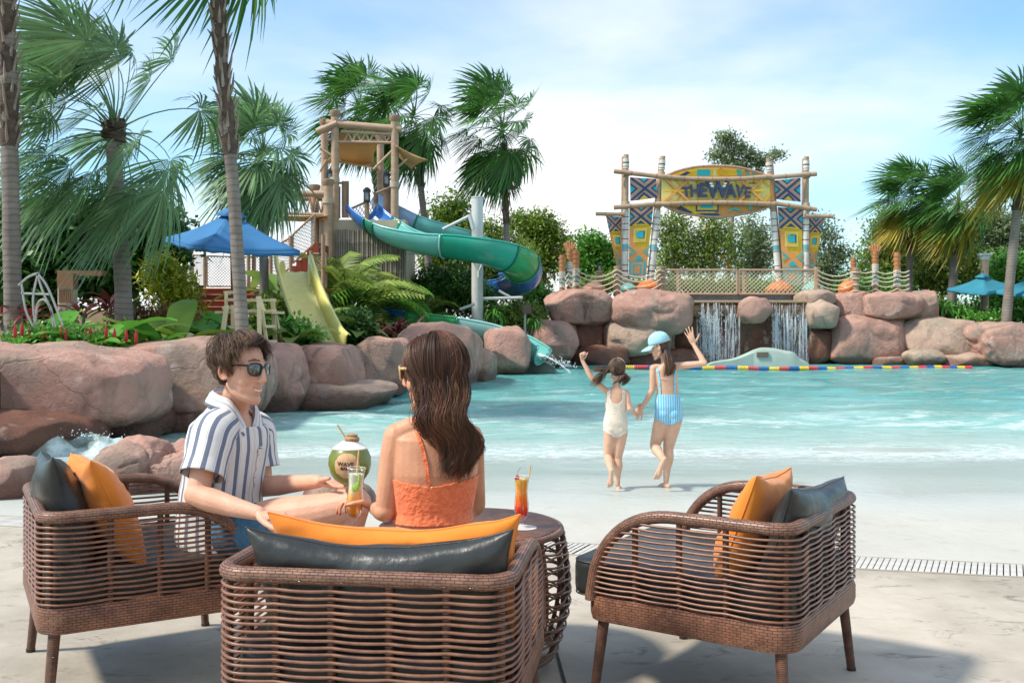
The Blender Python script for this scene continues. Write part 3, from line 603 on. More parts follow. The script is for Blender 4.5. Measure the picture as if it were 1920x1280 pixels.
# ---------------------------------------------------------------- rattan
def rattan_mat(name, c1, c2, bw=0.03, rh=0.010, rough=0.42, offs=0.5):
    m = mat(name, c1, c2, rough=rough, scale=25, detail=3, spec=0.5)
    N = m.node_tree.nodes; L = m.node_tree.links; b = N['Principled BSDF']; src = b.inputs['Base Color'].links[0].from_socket
    uv = N.new('ShaderNodeUVMap'); br = N.new('ShaderNodeTexBrick'); L.new(uv.outputs[0], br.inputs['Vector'])
    br.inputs['Scale'].default_value = 1.0; br.inputs['Brick Width'].default_value = bw; br.inputs['Row Height'].default_value = rh; br.inputs['Mortar Size'].default_value = 0.0013; br.inputs['Mortar Smooth'].default_value = 1.0
    br.inputs['Color1'].default_value = (1, 1, 1, 1); br.inputs['Color2'].default_value = (0.72, 0.72, 0.72, 1); br.inputs['Mortar'].default_value = (0.18, 0.16, 0.15, 1); br.offset = offs
    x = N.new('ShaderNodeMix'); x.data_type = 'RGBA'; x.blend_type = 'MULTIPLY'; x.inputs['Factor'].default_value = 0.55; L.new(src, x.inputs['A']); L.new(br.outputs['Color'], x.inputs['B']); L.new(x.outputs['Result'], b.inputs['Base Color'])
    bp = N.new('ShaderNodeBump'); bp.inputs['Strength'].default_value = 0.9; bp.inputs['Distance'].default_value = 0.006; bp.invert = True; L.new(br.outputs['Fac'], bp.inputs['Height']); L.new(bp.outputs[0], b.inputs['Normal'])
    return m
RC1, RC2 = (0.27, 0.115, 0.062), (0.15, 0.060, 0.034)
M_RAIL = rattan_mat('rattan_rail', (0.29, 0.145, 0.09), (0.17, 0.078, 0.048), 0.024, 0.0088)
M_BAND = rattan_mat('rattan_band', RC1, RC2, 0.026, 0.0095)
M_STAKE = rattan_mat('rattan_stake', (0.20, 0.088, 0.05), (0.11, 0.047, 0.028), 0.006, 0.30, offs=0)
M_STRAND = mat('rattan_strand', (0.25, 0.115, 0.068), (0.14, 0.060, 0.035), rough=0.35, scale=18)
CW, CBK, CFR, CRAD = 0.40, -0.37, 0.37, 0.075
Z0, Z1, RT = 0.285, 0.375, 0.69
def rail_top(y):      # height of the arm rail above the side at depth y
    a = 0.03
    if y <= a: return RT
    t = min(1.0, (y - a) / (CFR - 0.005 - a)); return Z1 + (RT - Z1) * math.sqrt(max(0.0, 1 - t ** 2.3))
def u_path(w, yb, yf, rad, n=7, z=0.0):
    """front right -> back right -> back left -> front left, rounded corners"""
    p = [V((w, yf, z))]
    for k in range(n + 1):
        a = math.pi / 2 * k / n; p.append(V((w - rad + rad * math.cos(a), yb + rad - rad * math.sin(a), z)))
    for k in range(n + 1):
        a = math.pi / 2 * k / n; p.append(V((-w + rad - rad * math.sin(a), yb + rad - rad * math.cos(a), z)))
    p.append(V((-w, yf, z))); return p
def dense(p, step=0.02):
    out = [p[0]]
    for a, b in zip(p, p[1:]):
        n = max(1, int((b - a).length / step)); out += [a.lerp(b, (i + 1) / n) for i in range(n)]
    return out
def make_chair():
    r = empty('armchair', (0, 0, 0), 'x', 'armchair', 'rattan armchairs')
    # woven seat band
    loop = u_path(CW, CBK, CFR - 0.05, CRAD)
    fr_ = [V((-CW + 0.05 - 0.05 * math.cos(a), CFR - 0.05 + 0.05 * math.sin(a), 0)) for a in (0.3, 0.8, 1.2, 1.57)] + [V((CW - 0.05 + 0.05 * math.sin(a), CFR - 0.05 + 0.05 * math.cos(a), 0)) for a in (0, 0.4, 0.8, 1.3)]
    loop = dense(loop + fr_ , 0.03); n = len(loop); ln = [0]
    for a, b in zip(loop, loop[1:] + loop[:1]): ln.append(ln[-1] + (b - a).length)
    prof = [(0.0, Z0 + 0.006), (0.014, Z0), (0.020, Z0 + 0.02), (0.020, Z1 - 0.02), (0.012, Z1), (-0.028, Z1), (-0.028, Z0 + 0.006)]
    pl = [0, .02, .04, .09, .11, .15, .24, .27]; mb = MB(); vs = []; 
    for i in range(n):
        a = loop[i - 1]; b = loop[(i + 1) % n]; d = (b - a).normalized(); nr = V((-d.y, d.x, 0)) * -1
        if nr.dot(loop[i]) < 0: nr = -nr
        vs.append([V((loop[i].x + nr.x * o, loop[i].y + nr.y * o, z)) for o, z in prof])
    f = []; uv = []; m = len(prof)
    for i in range(n):
        j = (i + 1) % n
        for k_ in range(m):
            k2 = (k_ + 1) % m; f.append((i * m + k_, j * m + k_, j * m + k2, i * m + k2))
            uv.append(((ln[i], pl[k_]), (ln[i + 1], pl[k_]), (ln[i + 1], pl[k_ + 1]), (ln[i], pl[k_ + 1])))
    mb.add([q for s_ in vs for q in s_], f, uv); mb.build('seat_band', M_BAND, r, fixn=True, angle=60)
    MB().box((0, -0.0, Z1 - 0.035), (2 * CW - 0.05, CFR - CBK - 0.05, 0.02)).build('seat_base', mat('seat_webbing', (0.05, 0.03, 0.02), rough=0.9), r)
    # continuous arm and back rail
    base = dense(u_path(CW, CBK, CFR, CRAD), 0.025); arm = []
    sd_ = [(CW, CFR - 0.004)]
    N = 16; ys = [CFR - (CFR - 0.03) * (1 - math.cos(math.pi / 2 * i / N)) for i in range(N + 1)]
    R_ = [V((CW, y, rail_top(y))) for y in ys]; R_ = [V((CW, CFR, Z1 - 0.02))] + R_
    mid_ = [V((q.x, q.y, RT)) for q in base if q.y < 0.02]
    Lf = [V((-q.x, q.y, q.z)) for q in reversed(R_)]
    path = R_ + mid_ + Lf
    MB().tube(path, 0.0225, 12, sq=(1.0, 1.0)).build('top_rail', M_RAIL, r, angle=80)
    # vertical stakes
    st = [(s * CW, y) for s in (-1, 1) for y in (-0.15, 0.02, 0.19)] + [(x, CBK) for x in (-0.235, -0.08, 0.08, 0.235)] + [(s * (CW - 0.022), CBK + 0.022) for s in (-1, 1)]
    for x, y in st:
        zt = rail_top(y) if abs(x) > CW - 0.01 else RT
        MB().tube([V((x, y, Z1 - 0.01)), V((x, y, (Z1 + zt) / 2)), V((x, y, zt - 0.012))], 0.0125, 8, sq=(1.0, 0.9)).build('stake', M_STAKE, r, angle=80)
    # horizontal cane strands, one object a row
    rows = 15; q = random.Random(5)
    for i in range(rows):
        z = lerp(Z1 + 0.014, RT - 0.034, i / (rows - 1))
        yf = CFR - 0.01
        while yf > 0.03 and rail_top(yf) < z: yf -= 0.004
        pth = dense(u_path(CW + 0.012, CBK - 0.012, yf, CRAD + 0.012), 0.022); out = []
        for p_ in pth:
            if abs(p_.x) > CW: sg, s_ = 1, (p_.y - 0.02) / 0.17
            else: sg, s_ = 1, (p_.x - 0.08) / 0.158
            bow = abs(math.sin(math.pi * s_)); o = 0.006 * bow; c_ = V((p_.x, p_.y + 0.0, 0)).normalized()
            out.append(V((p_.x + c_.x * o, p_.y + c_.y * o, z + 0.0035 * nz3((p_.x * 3, p_.y * 3, i), 1.7) - 0.002 * bow)))
        MB().tube(out, 0.0047, 6).build('cane_strand', M_STRAND, r, angle=180)
    for x, y in ((CW - 0.03, CFR - 0.04), (-CW + 0.03, CFR - 0.04), (CW - 0.03, CBK + 0.04), (-CW + 0.03, CBK + 0.04)):
        ox = 0.035 if x > 0 else -0.035; oy = 0.03 if y > 0 else -0.03
        g = MB().tube([V((x + ox * 0.9, y + oy * 0.9, 0.0)), V((x, y, Z0 + 0.01))], [0.0165, 0.021], 12).build('leg', M_STAKE, r, angle=60)
        MB().tube([V((x + ox * 0.9, y + oy * 0.9, 0.0)), V((x + ox * 0.87, y + oy * 0.87, 0.012))], 0.0185, 12).build('foot_cap', mat('dark_plastic', (0.03, 0.025, 0.02), rough=0.5), g)
    return r
chair = make_chair()
CH = [((-0.355, 3.03), -8.0, 'nearest rattan armchair, seen from the back, with two long pillows over its rail'),
      ((-1.50, 3.98), -60.5, 'left rattan armchair facing right, the one the man in the striped shirt sits on'),
      ((0.82, 3.79), 56.5, 'empty right rattan armchair with curved arms and one slanting orange pillow')]
cobj = []
for i, ((x, y), a, lab) in enumerate(CH):
    o = chair if i == 0 else copy_tree(chair); o.location = (x, y, 0); o.rotation_euler = (0, 0, R(a)); o['label'] = lab; cobj.append(o)
def chM(i): (x, y), a, _ = CH[i]; return Matrix.Translation((x, y, 0)) @ Matrix.Rotation(R(a), 4, 'Z')

# ---------------------------------------------------------------- cushions
M_LEATHER = mat('grey_leather', (0.034, 0.036, 0.034), (0.022, 0.024, 0.023), rough=0.36, scale=5, bump=0.35, bscale=12, bdetail=6, spec=0.42, rvar=0.08)
M_ORANGE = mat('orange_canvas', (0.76, 0.235, 0.028), (0.64, 0.18, 0.018), rough=0.85, scale=3, bump=0.25, bscale=9, bdetail=9, spec=0.25, sheen=0.2)
def place(mb, M):
    mb.v = [tuple(M @ V(q)) for q in mb.v]; return mb
def pillow(W, H, T, seed, sag=0.0, twist=0.0):
    mb = MB(); n, m = 40, 28; o = seed * 3.1
    def pt(u, v, s_):
        x = u * (1 - 0.085 * (1 - v * v)) * W / 2; z = v * (1 - 0.10 * (1 - u * u)) * H / 2
        t = T / 2 * (max(0, (1 - u ** 2)) * max(0, (1 - v ** 2))) ** 0.42
        edge = 1 - max(abs(u), abs(v)) ** 6
        t *= 1 + 0.22 * nz3((x * 5, z * 5, o), 1.0); w = 0.014 * noise.ridged_multi_fractal(V((x * 4 + o, z * 9, s_ * 3.0 + o)), 1.0, 2.1, 3, 1.0, 2.0) * min(1, t / (T * 0.2))
        z -= sag * (1 - u * u) * (0.5 + 0.5 * v); y = s_ * (t + w - 0.006 * min(1, t / (T * 0.2))) + twist * u * v
        return V((x + 0.006 * nz3((x * 6, z * 6, o), 1.3), y, z + 0.006 * nz3((x * 6, z * 6, o + 4), 1.5)))
    for s_ in (-1, 1):
        rows = []
        for j in range(m + 1):
            v = math.sin(math.pi / 2 * (2 * j / m - 1)); rows.append([pt(math.sin(math.pi / 2 * (2 * i / n - 1)), v, s_) for i in range(n + 1)])
        mb.grid(rows)
    per = [pt(math.sin(math.pi / 2 * (2 * i / n - 1)), -1, 0) for i in range(n)] + [pt(1, math.sin(math.pi / 2 * (2 * j / m - 1)), 0) for j in range(m)] + [pt(-math.sin(math.pi / 2 * (2 * i / n - 1)), 1, 0) for i in range(n)] + [pt(-1, -math.sin(math.pi / 2 * (2 * j / m - 1)), 0) for j in range(m)]
    return mb, per
def add_pillow(M, m, W, H, T, seed, label, cat, group, sag=0.0, twist=0.0):
    mb, per = pillow(W, H, T, seed, sag, twist); place(mb, M)
    e = empty('pillow', M @ V((0, 0, -H / 2)), label, cat, group)
    mb.build('pillow_cover', m, e, angle=180, fixn=False)
    MB().tube([M @ q for q in per], 0.0032, 5, closed=True).build('piping', m, e, angle=180)
def PM(i, y, z, tilt, roll=0.0, yaw=0.0, x=0.0):
    return chM(i) @ Matrix.Translation((x, y, z)) @ Matrix.Rotation(R(yaw), 4, 'Z') @ Matrix.Rotation(R(tilt), 4, 'X') @ Matrix.Rotation(R(roll), 4, 'Y')
SZ = 0.445
PG = 'back pillows on the armchairs'
add_pillow(PM(0, -0.265, 0.612, 14, -1.3, 0, 0.035), M_LEATHER, 0.75, 0.41, 0.15, 1, 'long black leather pillow drooping over the back rail of the nearest armchair', 'pillow', PG, sag=0.035)
add_pillow(PM(0, -0.125, 0.628, 17, -1.1, -1, 0.04), M_ORANGE, 0.74, 0.42, 0.14, 2, 'long orange pillow standing in front of the black one in the nearest armchair', 'pillow', PG, sag=0.035)
add_pillow(PM(1, -0.275, 0.650, 14, -5, 0, 0.0), M_LEATHER, 0.70, 0.44, 0.17, 3, 'grey leather pillow at the back of the left armchair', 'pillow', PG)
add_pillow(PM(1, -0.115, 0.640, 24, -5, 2, 0.0), M_ORANGE, 0.68, 0.45, 0.15, 4, 'orange pillow leaning in the left armchair behind the seated man', 'pillow', PG)
add_pillow(PM(2, -0.285, 0.590, 16, 4, 0, 0.01), M_LEATHER, 0.70, 0.42, 0.15, 5, 'grey leather pillow at the back of the empty right armchair', 'pillow', PG)
add_pillow(PM(2, -0.10, 0.600, 20, 5.5, 6, 0.0), M_ORANGE, 0.66, 0.46, 0.15, 6, 'orange pillow with pointed corners in the empty right armchair', 'pillow', PG)
def seat_cushion(i, label):
    mb = MB(); W, D, T = 2 * CW - 0.065, 0.84, 0.14; n = 30
    def pt(u, v, s_):
        e = 0.07; su = math.copysign(abs(math.sin(math.pi / 2 * u)), u); sv = math.copysign(abs(math.sin(math.pi / 2 * v)), v)
        x = su * W / 2; y = sv * D / 2
        # round the plan corners
        cx_, cy_ = W / 2 - e, D / 2 - e
        if abs(x) > cx_ and abs(y) > cy_:
            dx, dy = abs(x) - cx_, abs(y) - cy_; d = math.hypot(dx, dy); mx_ = max(dx, dy); k_ = mx_ / d if d > 0 else 1; x = math.copysign(cx_ + dx * k_, x); y = math.copysign(cy_ + dy * k_, y)
        return x, y
    rows = []
    prof = [(0.0, 1), (0.5, 1), (0.93, 0.97), (0.975, 0.90), (0.995, 0.75), (1.0, 0.5), (1.0, 0), (1.0, -0.5), (0.995, -0.75), (0.975, -0.9), (0.93, -0.97), (0.5, -1), (0.0, -1)]
    ring = [pt(-1 + 2 * k_ / n, -1, 0) for k_ in range(n)] + [pt(1, -1 + 2 * k_ / n, 0) for k_ in range(n)] + [pt(1 - 2 * k_ / n, 1, 0) for k_ in range(n)] + [pt(-1, 1 - 2 * k_ / n, 0) for k_ in range(n)]
    for s_, h in prof: rows.append([V((x * s_, y * s_ + (0.065), Z1 - 0.028 + T / 2 + h * T / 2 + (0.02 * (1 - s_ * s_) if h > 0 else 0) + 0.004 * nz3((x * s_ * 5, y * s_ * 5, i), 1.0))) for x, y in ring])
    mb.grid(rows, close=True); place(mb, chM(i)); e = empty('seat_cushion', chM(i) @ V((0, 0, Z1)), label, 'cushion', 'seat cushions')
    mb.build('cushion_cover', M_LEATHER, e, angle=180, fixn=True)
    for z in (Z1 - 0.028 + T * 0.93, Z1 - 0.028 + T * 0.07):
        MB().tube([chM(i) @ V((x * 0.992, y * 0.992 + 0.065, z)) for x, y in ring], 0.0035, 5, closed=True).build('piping', M_LEATHER, e, angle=180)
seat_cushion(0, 'dark leather seat cushion of the nearest armchair, under the long haired woman')
seat_cushion(1, 'dark leather seat cushion of the left armchair, under the man')
seat_cushion(2, 'shiny grey leather seat cushion jutting from the empty right armchair')

# ---------------------------------------------------------------- round rattan table
TC, TR, TZ = V((-0.165, 4.02, 0)), 0.365, 0.55
r = empty('rattan_table', TC, 'round barrel shaped rattan side table between the armchairs', 'table')
def tprof(t):  # t 0 top .. 1 bottom -> radius, z
    return TR * (1.0 + 0.11 * math.sin(math.pi * (0.12 + 0.80 * t)) - 0.05 - 0.20 * max(0, t - 0.55) ** 1.3), lerp(TZ - 0.02, 0.06, t)
MB().lathe(TC, [(TR - 0.03, TZ - 0.03), (TR - 0.01, TZ - 0.024), (TR, TZ - 0.012), (TR - 0.008, TZ - 0.002), (TR - 0.03, TZ), (0.001, TZ)], 64, cap=False).build('tabletop', rattan_mat('rattan_top', (0.30, 0.18, 0.14), (0.20, 0.105, 0.078), 0.02, 0.01), r)
for k in range(62):      # slanting canes laid across the top
    o = -TR + 0.008 + k * (2 * TR - 0.016) / 61; h = math.sqrt(max(0, (TR - 0.012) ** 2 - o * o)); a = R(-38); cs_, sn = math.cos(a), math.sin(a)
    A = TC + V((o * cs_ - h * sn, o * sn + h * cs_, TZ + 0.003)); B = TC + V((o * cs_ + h * sn, o * sn - h * cs_, TZ + 0.003))
    MB().tube([A, B], 0.0044, 5).build('top_cane', M_STRAND, r, angle=180)
MB().tube([TC + V((TR * math.cos(a) * 0.99, TR * math.sin(a) * 0.99, TZ - 0.008)) for a in np.linspace(0, 2 * math.pi, 65)[:-1]], 0.014, 8, closed=True).build('top_rim', M_RAIL, r, angle=80)
for k in range(18):
    a = 2 * math.pi * k / 18; MB().tube([TC + V((tprof(t)[0] * math.cos(a), tprof(t)[0] * math.sin(a), tprof(t)[1])) for t in np.linspace(0, 1, 12)], 0.009, 6).build('stake', M_STAKE, r, angle=80)
for k in range(19):
    t = 0.04 + 0.92 * k / 18; R0, z = tprof(t); pts = []
    for j in range(108):
        a = 2 * math.pi * j / 108; R1 = R0 + 0.010 + 0.006 * abs(math.sin(a * 9)); pts.append(TC + V((R1 * math.cos(a), R1 * math.sin(a), z + 0.008 * math.sin(a * 9 + (k % 2) * math.pi))))
    MB().tube(pts, 0.0046, 5, closed=True).build('cane_strand', M_STRAND, r, angle=180)
R0, z = tprof(1.0); MB().tube([TC + V((R0 * math.cos(a), R0 * math.sin(a), z)) for a in np.linspace(0, 2 * math.pi, 49)[:-1]], 0.016, 8, closed=True).build('base_ring', M_RAIL, r, angle=80)
for k in range(4):
    a = math.pi / 4 + math.pi / 2 * k; MB().lathe(TC + V((0.28 * math.cos(a), 0.28 * math.sin(a), 0)), [(0.014, 0), (0.016, 0.055)], 10).build('foot', M_STAKE, r)

# ---------------------------------------------------------------- drinks
def clear_mat(name, tint, a0=0.04, a1=0.6):
    m = bpy.data.materials.new(name); m.use_nodes = True; t = m.node_tree; N = t.nodes; L = t.links; N.remove(N['Principled BSDF'])
    tr = N.new('ShaderNodeBsdfTransparent'); tr.inputs[0].default_value = (*tint, 1); gl = N.new('ShaderNodeBsdfGlossy'); gl.inputs['Roughness'].default_value = 0.02; gl.inputs[0].default_value = (1, 1, 1, 1)
    lw = N.new('ShaderNodeLayerWeight'); lw.inputs[0].default_value = 0.12; mr = N.new('ShaderNodeMapRange'); mr.inputs[3].default_value = a0; mr.inputs[4].default_value = a1; L.new(lw.outputs['Fresnel'], mr.inputs[0])
    ms = N.new('ShaderNodeMixShader'); L.new(mr.outputs[0], ms.inputs[0]); L.new(tr.outputs[0], ms.inputs[1]); L.new(gl.outputs[0], ms.inputs[2]); L.new(ms.outputs[0], N['Material Output'].inputs['Surface']); return m
M_GLASS = clear_mat('clear_glass', (0.97, 0.99, 0.98))
def liquid(name, stops, z0, z1):
    m = bpy.data.materials.new(name); m.use_nodes = True; t = m.node_tree; N = t.nodes; L = t.links; b = N['Principled BSDF']; b.inputs['Roughness'].default_value = 0.15
    b.inputs['Subsurface Weight'].default_value = 0.25; b.inputs['Subsurface Radius'].default_value = (0.03, 0.02, 0.01); b.inputs['Subsurface Scale'].default_value = 1.0
    tc_ = N.new('ShaderNodeTexCoord'); sp = N.new('ShaderNodeSeparateXYZ'); L.new(tc_.outputs['Object'], sp.inputs[0]); nn = N.new('ShaderNodeTexNoise'); nn.inputs['Scale'].default_value = 40; L.new(tc_.outputs['Object'], nn.inputs[0])
    ma = N.new('ShaderNodeMath'); ma.operation = 'MULTIPLY_ADD'; ma.inputs[1].default_value = 0.03; L.new(nn.outputs[0], ma.inputs[0]); L.new(sp.outputs[2], ma.inputs[2])
    mr = N.new('ShaderNodeMapRange'); mr.inputs[1].default_value = z0 + 0.015; mr.inputs[2].default_value = z1 + 0.015; L.new(ma.outputs[0], mr.inputs[0]); rp_ = N.new('ShaderNodeValToRGB'); L.new(mr.outputs[0], rp_.inputs[0])
    e = rp_.color_ramp.elements; e[0].position = stops[0][0]; e[0].color = (*stops[0][1], 1); e[1].position = stops[-1][0]; e[1].color = (*stops[-1][1], 1)
    for p_, c_ in stops[1:-1]: q = e.new(p_); q.color = (*c_, 1)
    L.new(rp_.outputs[0], b.inputs['Base Color']); return m
HUR = [(0.036, 0.0), (0.034, 0.004), (0.010, 0.009), (0.006, 0.016), (0.007, 0.026), (0.016, 0.036), (0.025, 0.050), (0.0295, 0.070), (0.029, 0.090), (0.026, 0.120), (0.0245, 0.145), (0.027, 0.175), (0.032, 0.200)]
def cocktail(base, label, stops, fill, straw, tilt=(0, 0), scale=1.0):
    e = empty('cocktail', base, label, 'cocktail', 'cocktails in tall curved glasses'); base = V(base)
    M = Matrix.Translation(base) @ Matrix.Rotation(tilt[0], 4, 'X') @ Matrix.Rotation(tilt[1], 4, 'Y') @ Matrix.Scale(scale, 4)
    g = MB().lathe((0, 0, 0), HUR + [(r_ - 0.0015, z_) for r_, z_ in reversed(HUR[5:])], 36, cap=False); place(g, M); g.build('glass', M_GLASS, e, angle=180)
    rim = MB().tube([V((0.0315 * math.cos(a), 0.0315 * math.sin(a), 0.200)) for a in np.linspace(0, 2 * math.pi, 33)[:-1]], 0.0010, 5, closed=True); place(rim, M); rim.build('glass_rim', mat('glass_edge', (0.75, 0.8, 0.8), rough=0.05, spec=1.0), e, angle=180)
    prof = [(0.001, 0.034)] + [(r_ - 0.002, z_) for r_, z_ in HUR[5:] if z_ < fill]; rr = np.interp(fill, [z_ for _, z_ in HUR], [r_ for r_, _ in HUR]) - 0.002; prof += [(rr, fill), (0.001, fill)]
    l = MB().lathe((0, 0, 0), prof, 30, cap=False); place(l, M); l.build('drink', liquid('drink_' + label.split()[0], stops, 0.03 * scale, fill * scale), e, angle=60)
    s_ = MB().tube([V(straw[0]), V(straw[1])], 0.0028, 8); place(s_, M); s_.build('straw', mat('straw_tan', (0.72, 0.47, 0.20), rough=0.5), e)
    return e, M
e, M = cocktail((0.038, 3.955, TZ + 0.0095), 'orange to red sunset cocktail with a cherry, standing on the rattan table', [(0.0, (0.90, 0.02, 0.02)), (0.25, (0.92, 0.05, 0.02)), (0.55, (0.95, 0.20, 0.01)), (0.85, (0.95, 0.42, 0.03)), (1.0, (0.9, 0.5, 0.08))], 0.192, ((0.012, 0.01, 0.10), (0.036, 0.004, 0.243)))
g = MB().ell((-0.018, -0.012, 0.198), 0.010, nu=14, nv=10); place(g, M); g.build('cherry', mat('cherry_red', (0.55, 0.01, 0.012), rough=0.12, coat=0.6), e)
g = MB().tube(catmull([V((-0.018, -0.012, 0.206)), V((-0.014, -0.012, 0.222)), V((-0.006, -0.012, 0.234)), V((0.0, -0.012, 0.238))], 4), 0.0007, 5); place(g, M); g.build('cherry_stem', mat('stem_brown', (0.10, 0.04, 0.02)), e)
mb = MB(); mb.lathe((0.045, 3.95, TZ + 0.007), [(0.001, 0.0), (0.052, 0.0), (0.054, 0.0015), (0.001, 0.002)], 28, cap=False); mb.build('napkin', mat('paper_white', (0.62, 0.58, 0.55), rough=0.8), label='small pale paper coaster under the sunset cocktail', cat='coaster')
HC = P(663, 972, 3.37); HC.z -= 0.028
e, M = cocktail(HC, 'half full iced orange cocktail with lime, held by the long haired woman', [(0.0, (0.85, 0.22, 0.015)), (0.40, (0.88, 0.33, 0.03)), (0.62, (0.85, 0.60, 0.30)), (0.78, (0.75, 0.74, 0.55)), (1.0, (0.72, 0.76, 0.62))], 0.180, ((-0.002, 0.004, 0.08), (0.004, 0.006, 0.262)), tilt=(0, 0.05))
for c_, n_, (a, b_, c2_) in (((0.014, -0.020, 0.165), 0, (0.004, 0.012, 0.022)), ((0.006, -0.023, 0.14), 1, (0.012, 0.003, 0.018)), ((0.020, 0.0, 0.196), 2, (0.014, 0.012, 0.003))):
    g = MB().ell(c_, (a, b_, c2_), Matrix.Rotation(0.4 * n_, 3, 'Y'), nu=14, nv=8); place(g, M); g.build('lime_slice', mat('lime_green', (0.22, 0.50, 0.03), (0.45, 0.62, 0.15), rough=0.3, scale=60), e)
# coconut
CO = P(656, 870, 3.74)
e = empty('coconut', CO - V((0, 0, 0.075)), 'green coconut drink with a straw, held by the man', 'coconut')
prof = [(0.001, -0.078), (0.030, -0.073), (0.056, -0.056), (0.073, -0.030), (0.080, 0.0), (0.078, 0.028), (0.068, 0.052), (0.062, 0.060)]
cut = lambda q: q
M_HUSK = mat('coconut_green', (0.20, 0.23, 0.030), (0.12, 0.145, 0.018), rough=0.35, scale=14, coat=0.2)
MB().lathe(CO, [(r_, z_) for r_, z_ in prof], 40, cap=False).build('husk', M_HUSK, e, angle=180)
MB().lathe(CO, [(0.0635, 0.057), (0.066, 0.062), (0.045, 0.076), (0.030, 0.087), (0.001, 0.088)], 40, cap=False).build('flesh', mat('coconut_white', (0.80, 0.78, 0.70), (0.7, 0.66, 0.55), rough=0.5, scale=20), e)
MB().lathe(CO + V((0.008, 0, 0)), [(0.022, 0.080), (0.028, 0.090), (0.028, 0.098), (0.020, 0.106), (0.022, 0.111), (0.012, 0.115), (0.001, 0.115)], 24, cap=False).build('coconut_cap', mat('coconut_brown', (0.42, 0.24, 0.12), (0.28, 0.15, 0.07), rough=0.6, scale=60), e)
MB().tube([CO + V((0.0, 0.01, 0.07)), CO + V((-0.047, 0.0, 0.148))], 0.0034, 8).build('straw', mat('straw_tan', (0.72, 0.47, 0.20), rough=0.5), e)
# bare patch branded into the husk: a slightly proud disc on the near face
n = 28; mb = MB(); rows = []
for k in range(7):
    rr = 0.050 * (k + 0.001) / 6; rows.append([])
    for j in range(n):
        a = 2 * math.pi * j / n; x = rr * math.cos(a) * 0.98; z = rr * math.sin(a) * 1.0 + 0.004; Rz = float(np.interp(z, [q[1] for q in prof], [q[0] for q in prof])); rows[-1].append(CO + V((x, -math.sqrt(max(1e-6, Rz * Rz - x * x)) - 0.0012 * (1 if k < 6 else -0.5), z)))
mb.grid(rows, close=True).build('bare_patch', mat('coconut_fibre', (0.66, 0.40, 0.21), (0.55, 0.31, 0.15), rough=0.6, scale=50), e, angle=180)
def text_mesh(txt, size, extrude=0.0, offset=0.0, shear=0.0, res=3):
    c = bpy.data.curves.new('lettering', 'FONT'); c.body = txt; c.size = size; c.extrude = extrude; c.offset = offset; c.shear = shear; c.align_x = 'CENTER'; c.align_y = 'CENTER'; c.resolution_u = res
    o = bpy.data.objects.new('lettering', c); col.objects.link(o); bpy.context.view_layer.update()
    me = bpy.data.meshes.new_from_object(o.evaluated_get(bpy.context.evaluated_depsgraph_get())); bpy.data.objects.remove(o); bpy.data.curves.remove(c); return me
M_INK = mat('dark_print', (0.05, 0.025, 0.02), rough=0.8)
for txt, z, sz, x0 in (('WAVE', 0.010, 0.021, -0.003), ('BAR', -0.006, 0.016, -0.007)):
    me = text_mesh(txt, sz, 0.0, 0.0006)
    for v in me.vertices:
        x = v.co.x * 1.05 + x0; zz = v.co.y + z - (0.06 * x); Rz = float(np.interp(zz, [q[1] for q in prof], [q[0] for q in prof])); v.co = CO + V((x, -math.sqrt(Rz * Rz - x * x) - 0.0026, zz))
    me.materials.append(M_INK); link_mesh('print', me, e)
# ---------------------------------------------------------------- people: tools
from mathutils.bvhtree import BVHTree
def remesh(mb, voxel, it=6, name='body'):
    me = bpy.data.meshes.new(name); me.from_pydata(mb.v, [], mb.f); bm = bmesh.new(); bm.from_mesh(me)
    bmesh.ops.recalc_face_normals(bm, faces=bm.faces); bm.to_mesh(me); bm.free()
    o = bpy.data.objects.new('tmp', me); col.objects.link(o)
    r_ = o.modifiers.new('r', 'REMESH'); r_.mode = 'VOXEL'; r_.voxel_size = voxel; r_.use_smooth_shade = True
    s_ = o.modifiers.new('s', 'SMOOTH'); s_.factor = 0.5; s_.iterations = it
    bpy.context.view_layer.update()
    out = bpy.data.meshes.new_from_object(o.evaluated_get(bpy.context.evaluated_depsgraph_get())); out.name = name
    bpy.data.objects.remove(o); bpy.data.meshes.remove(me); return out
def coords(me):
    a = np.empty(len(me.vertices) * 3, np.float32); me.vertices.foreach_get('co', a); return a.reshape(-1, 3)
def normals(me):
    a = np.empty(len(me.vertices) * 3, np.float32); me.vertices.foreach_get('normal', a); return a.reshape(-1, 3)
def set_tint(me, spots):
    """spots = [(centre, radius, colour)]: skin that has a colour of its own (lips, nails, cheeks)"""
    co = coords(me); c = np.ones((len(co), 4), np.float32)
    for p_, r_, k_ in spots:
        w = np.clip(1.4 - np.linalg.norm(co - np.array(p_), axis=1) / r_, 0, 1)[:, None]; w = np.clip(w * 2.0, 0, 1)
        c[:, :3] = c[:, :3] * (1 - w) + np.array(k_) * w
    at = me.color_attributes.new('tint', 'FLOAT_COLOR', 'POINT'); at.data.foreach_set('color', c.ravel())
def frame_of(fwd, up=V((0, 0, 1))):
    f = V(fwd).normalized(); r_ = f.cross(V(up)).normalized(); u = r_.cross(f); return Matrix(((r_.x, f.x, u.x), (r_.y, f.y, u.y), (r_.z, f.z, u.z)))
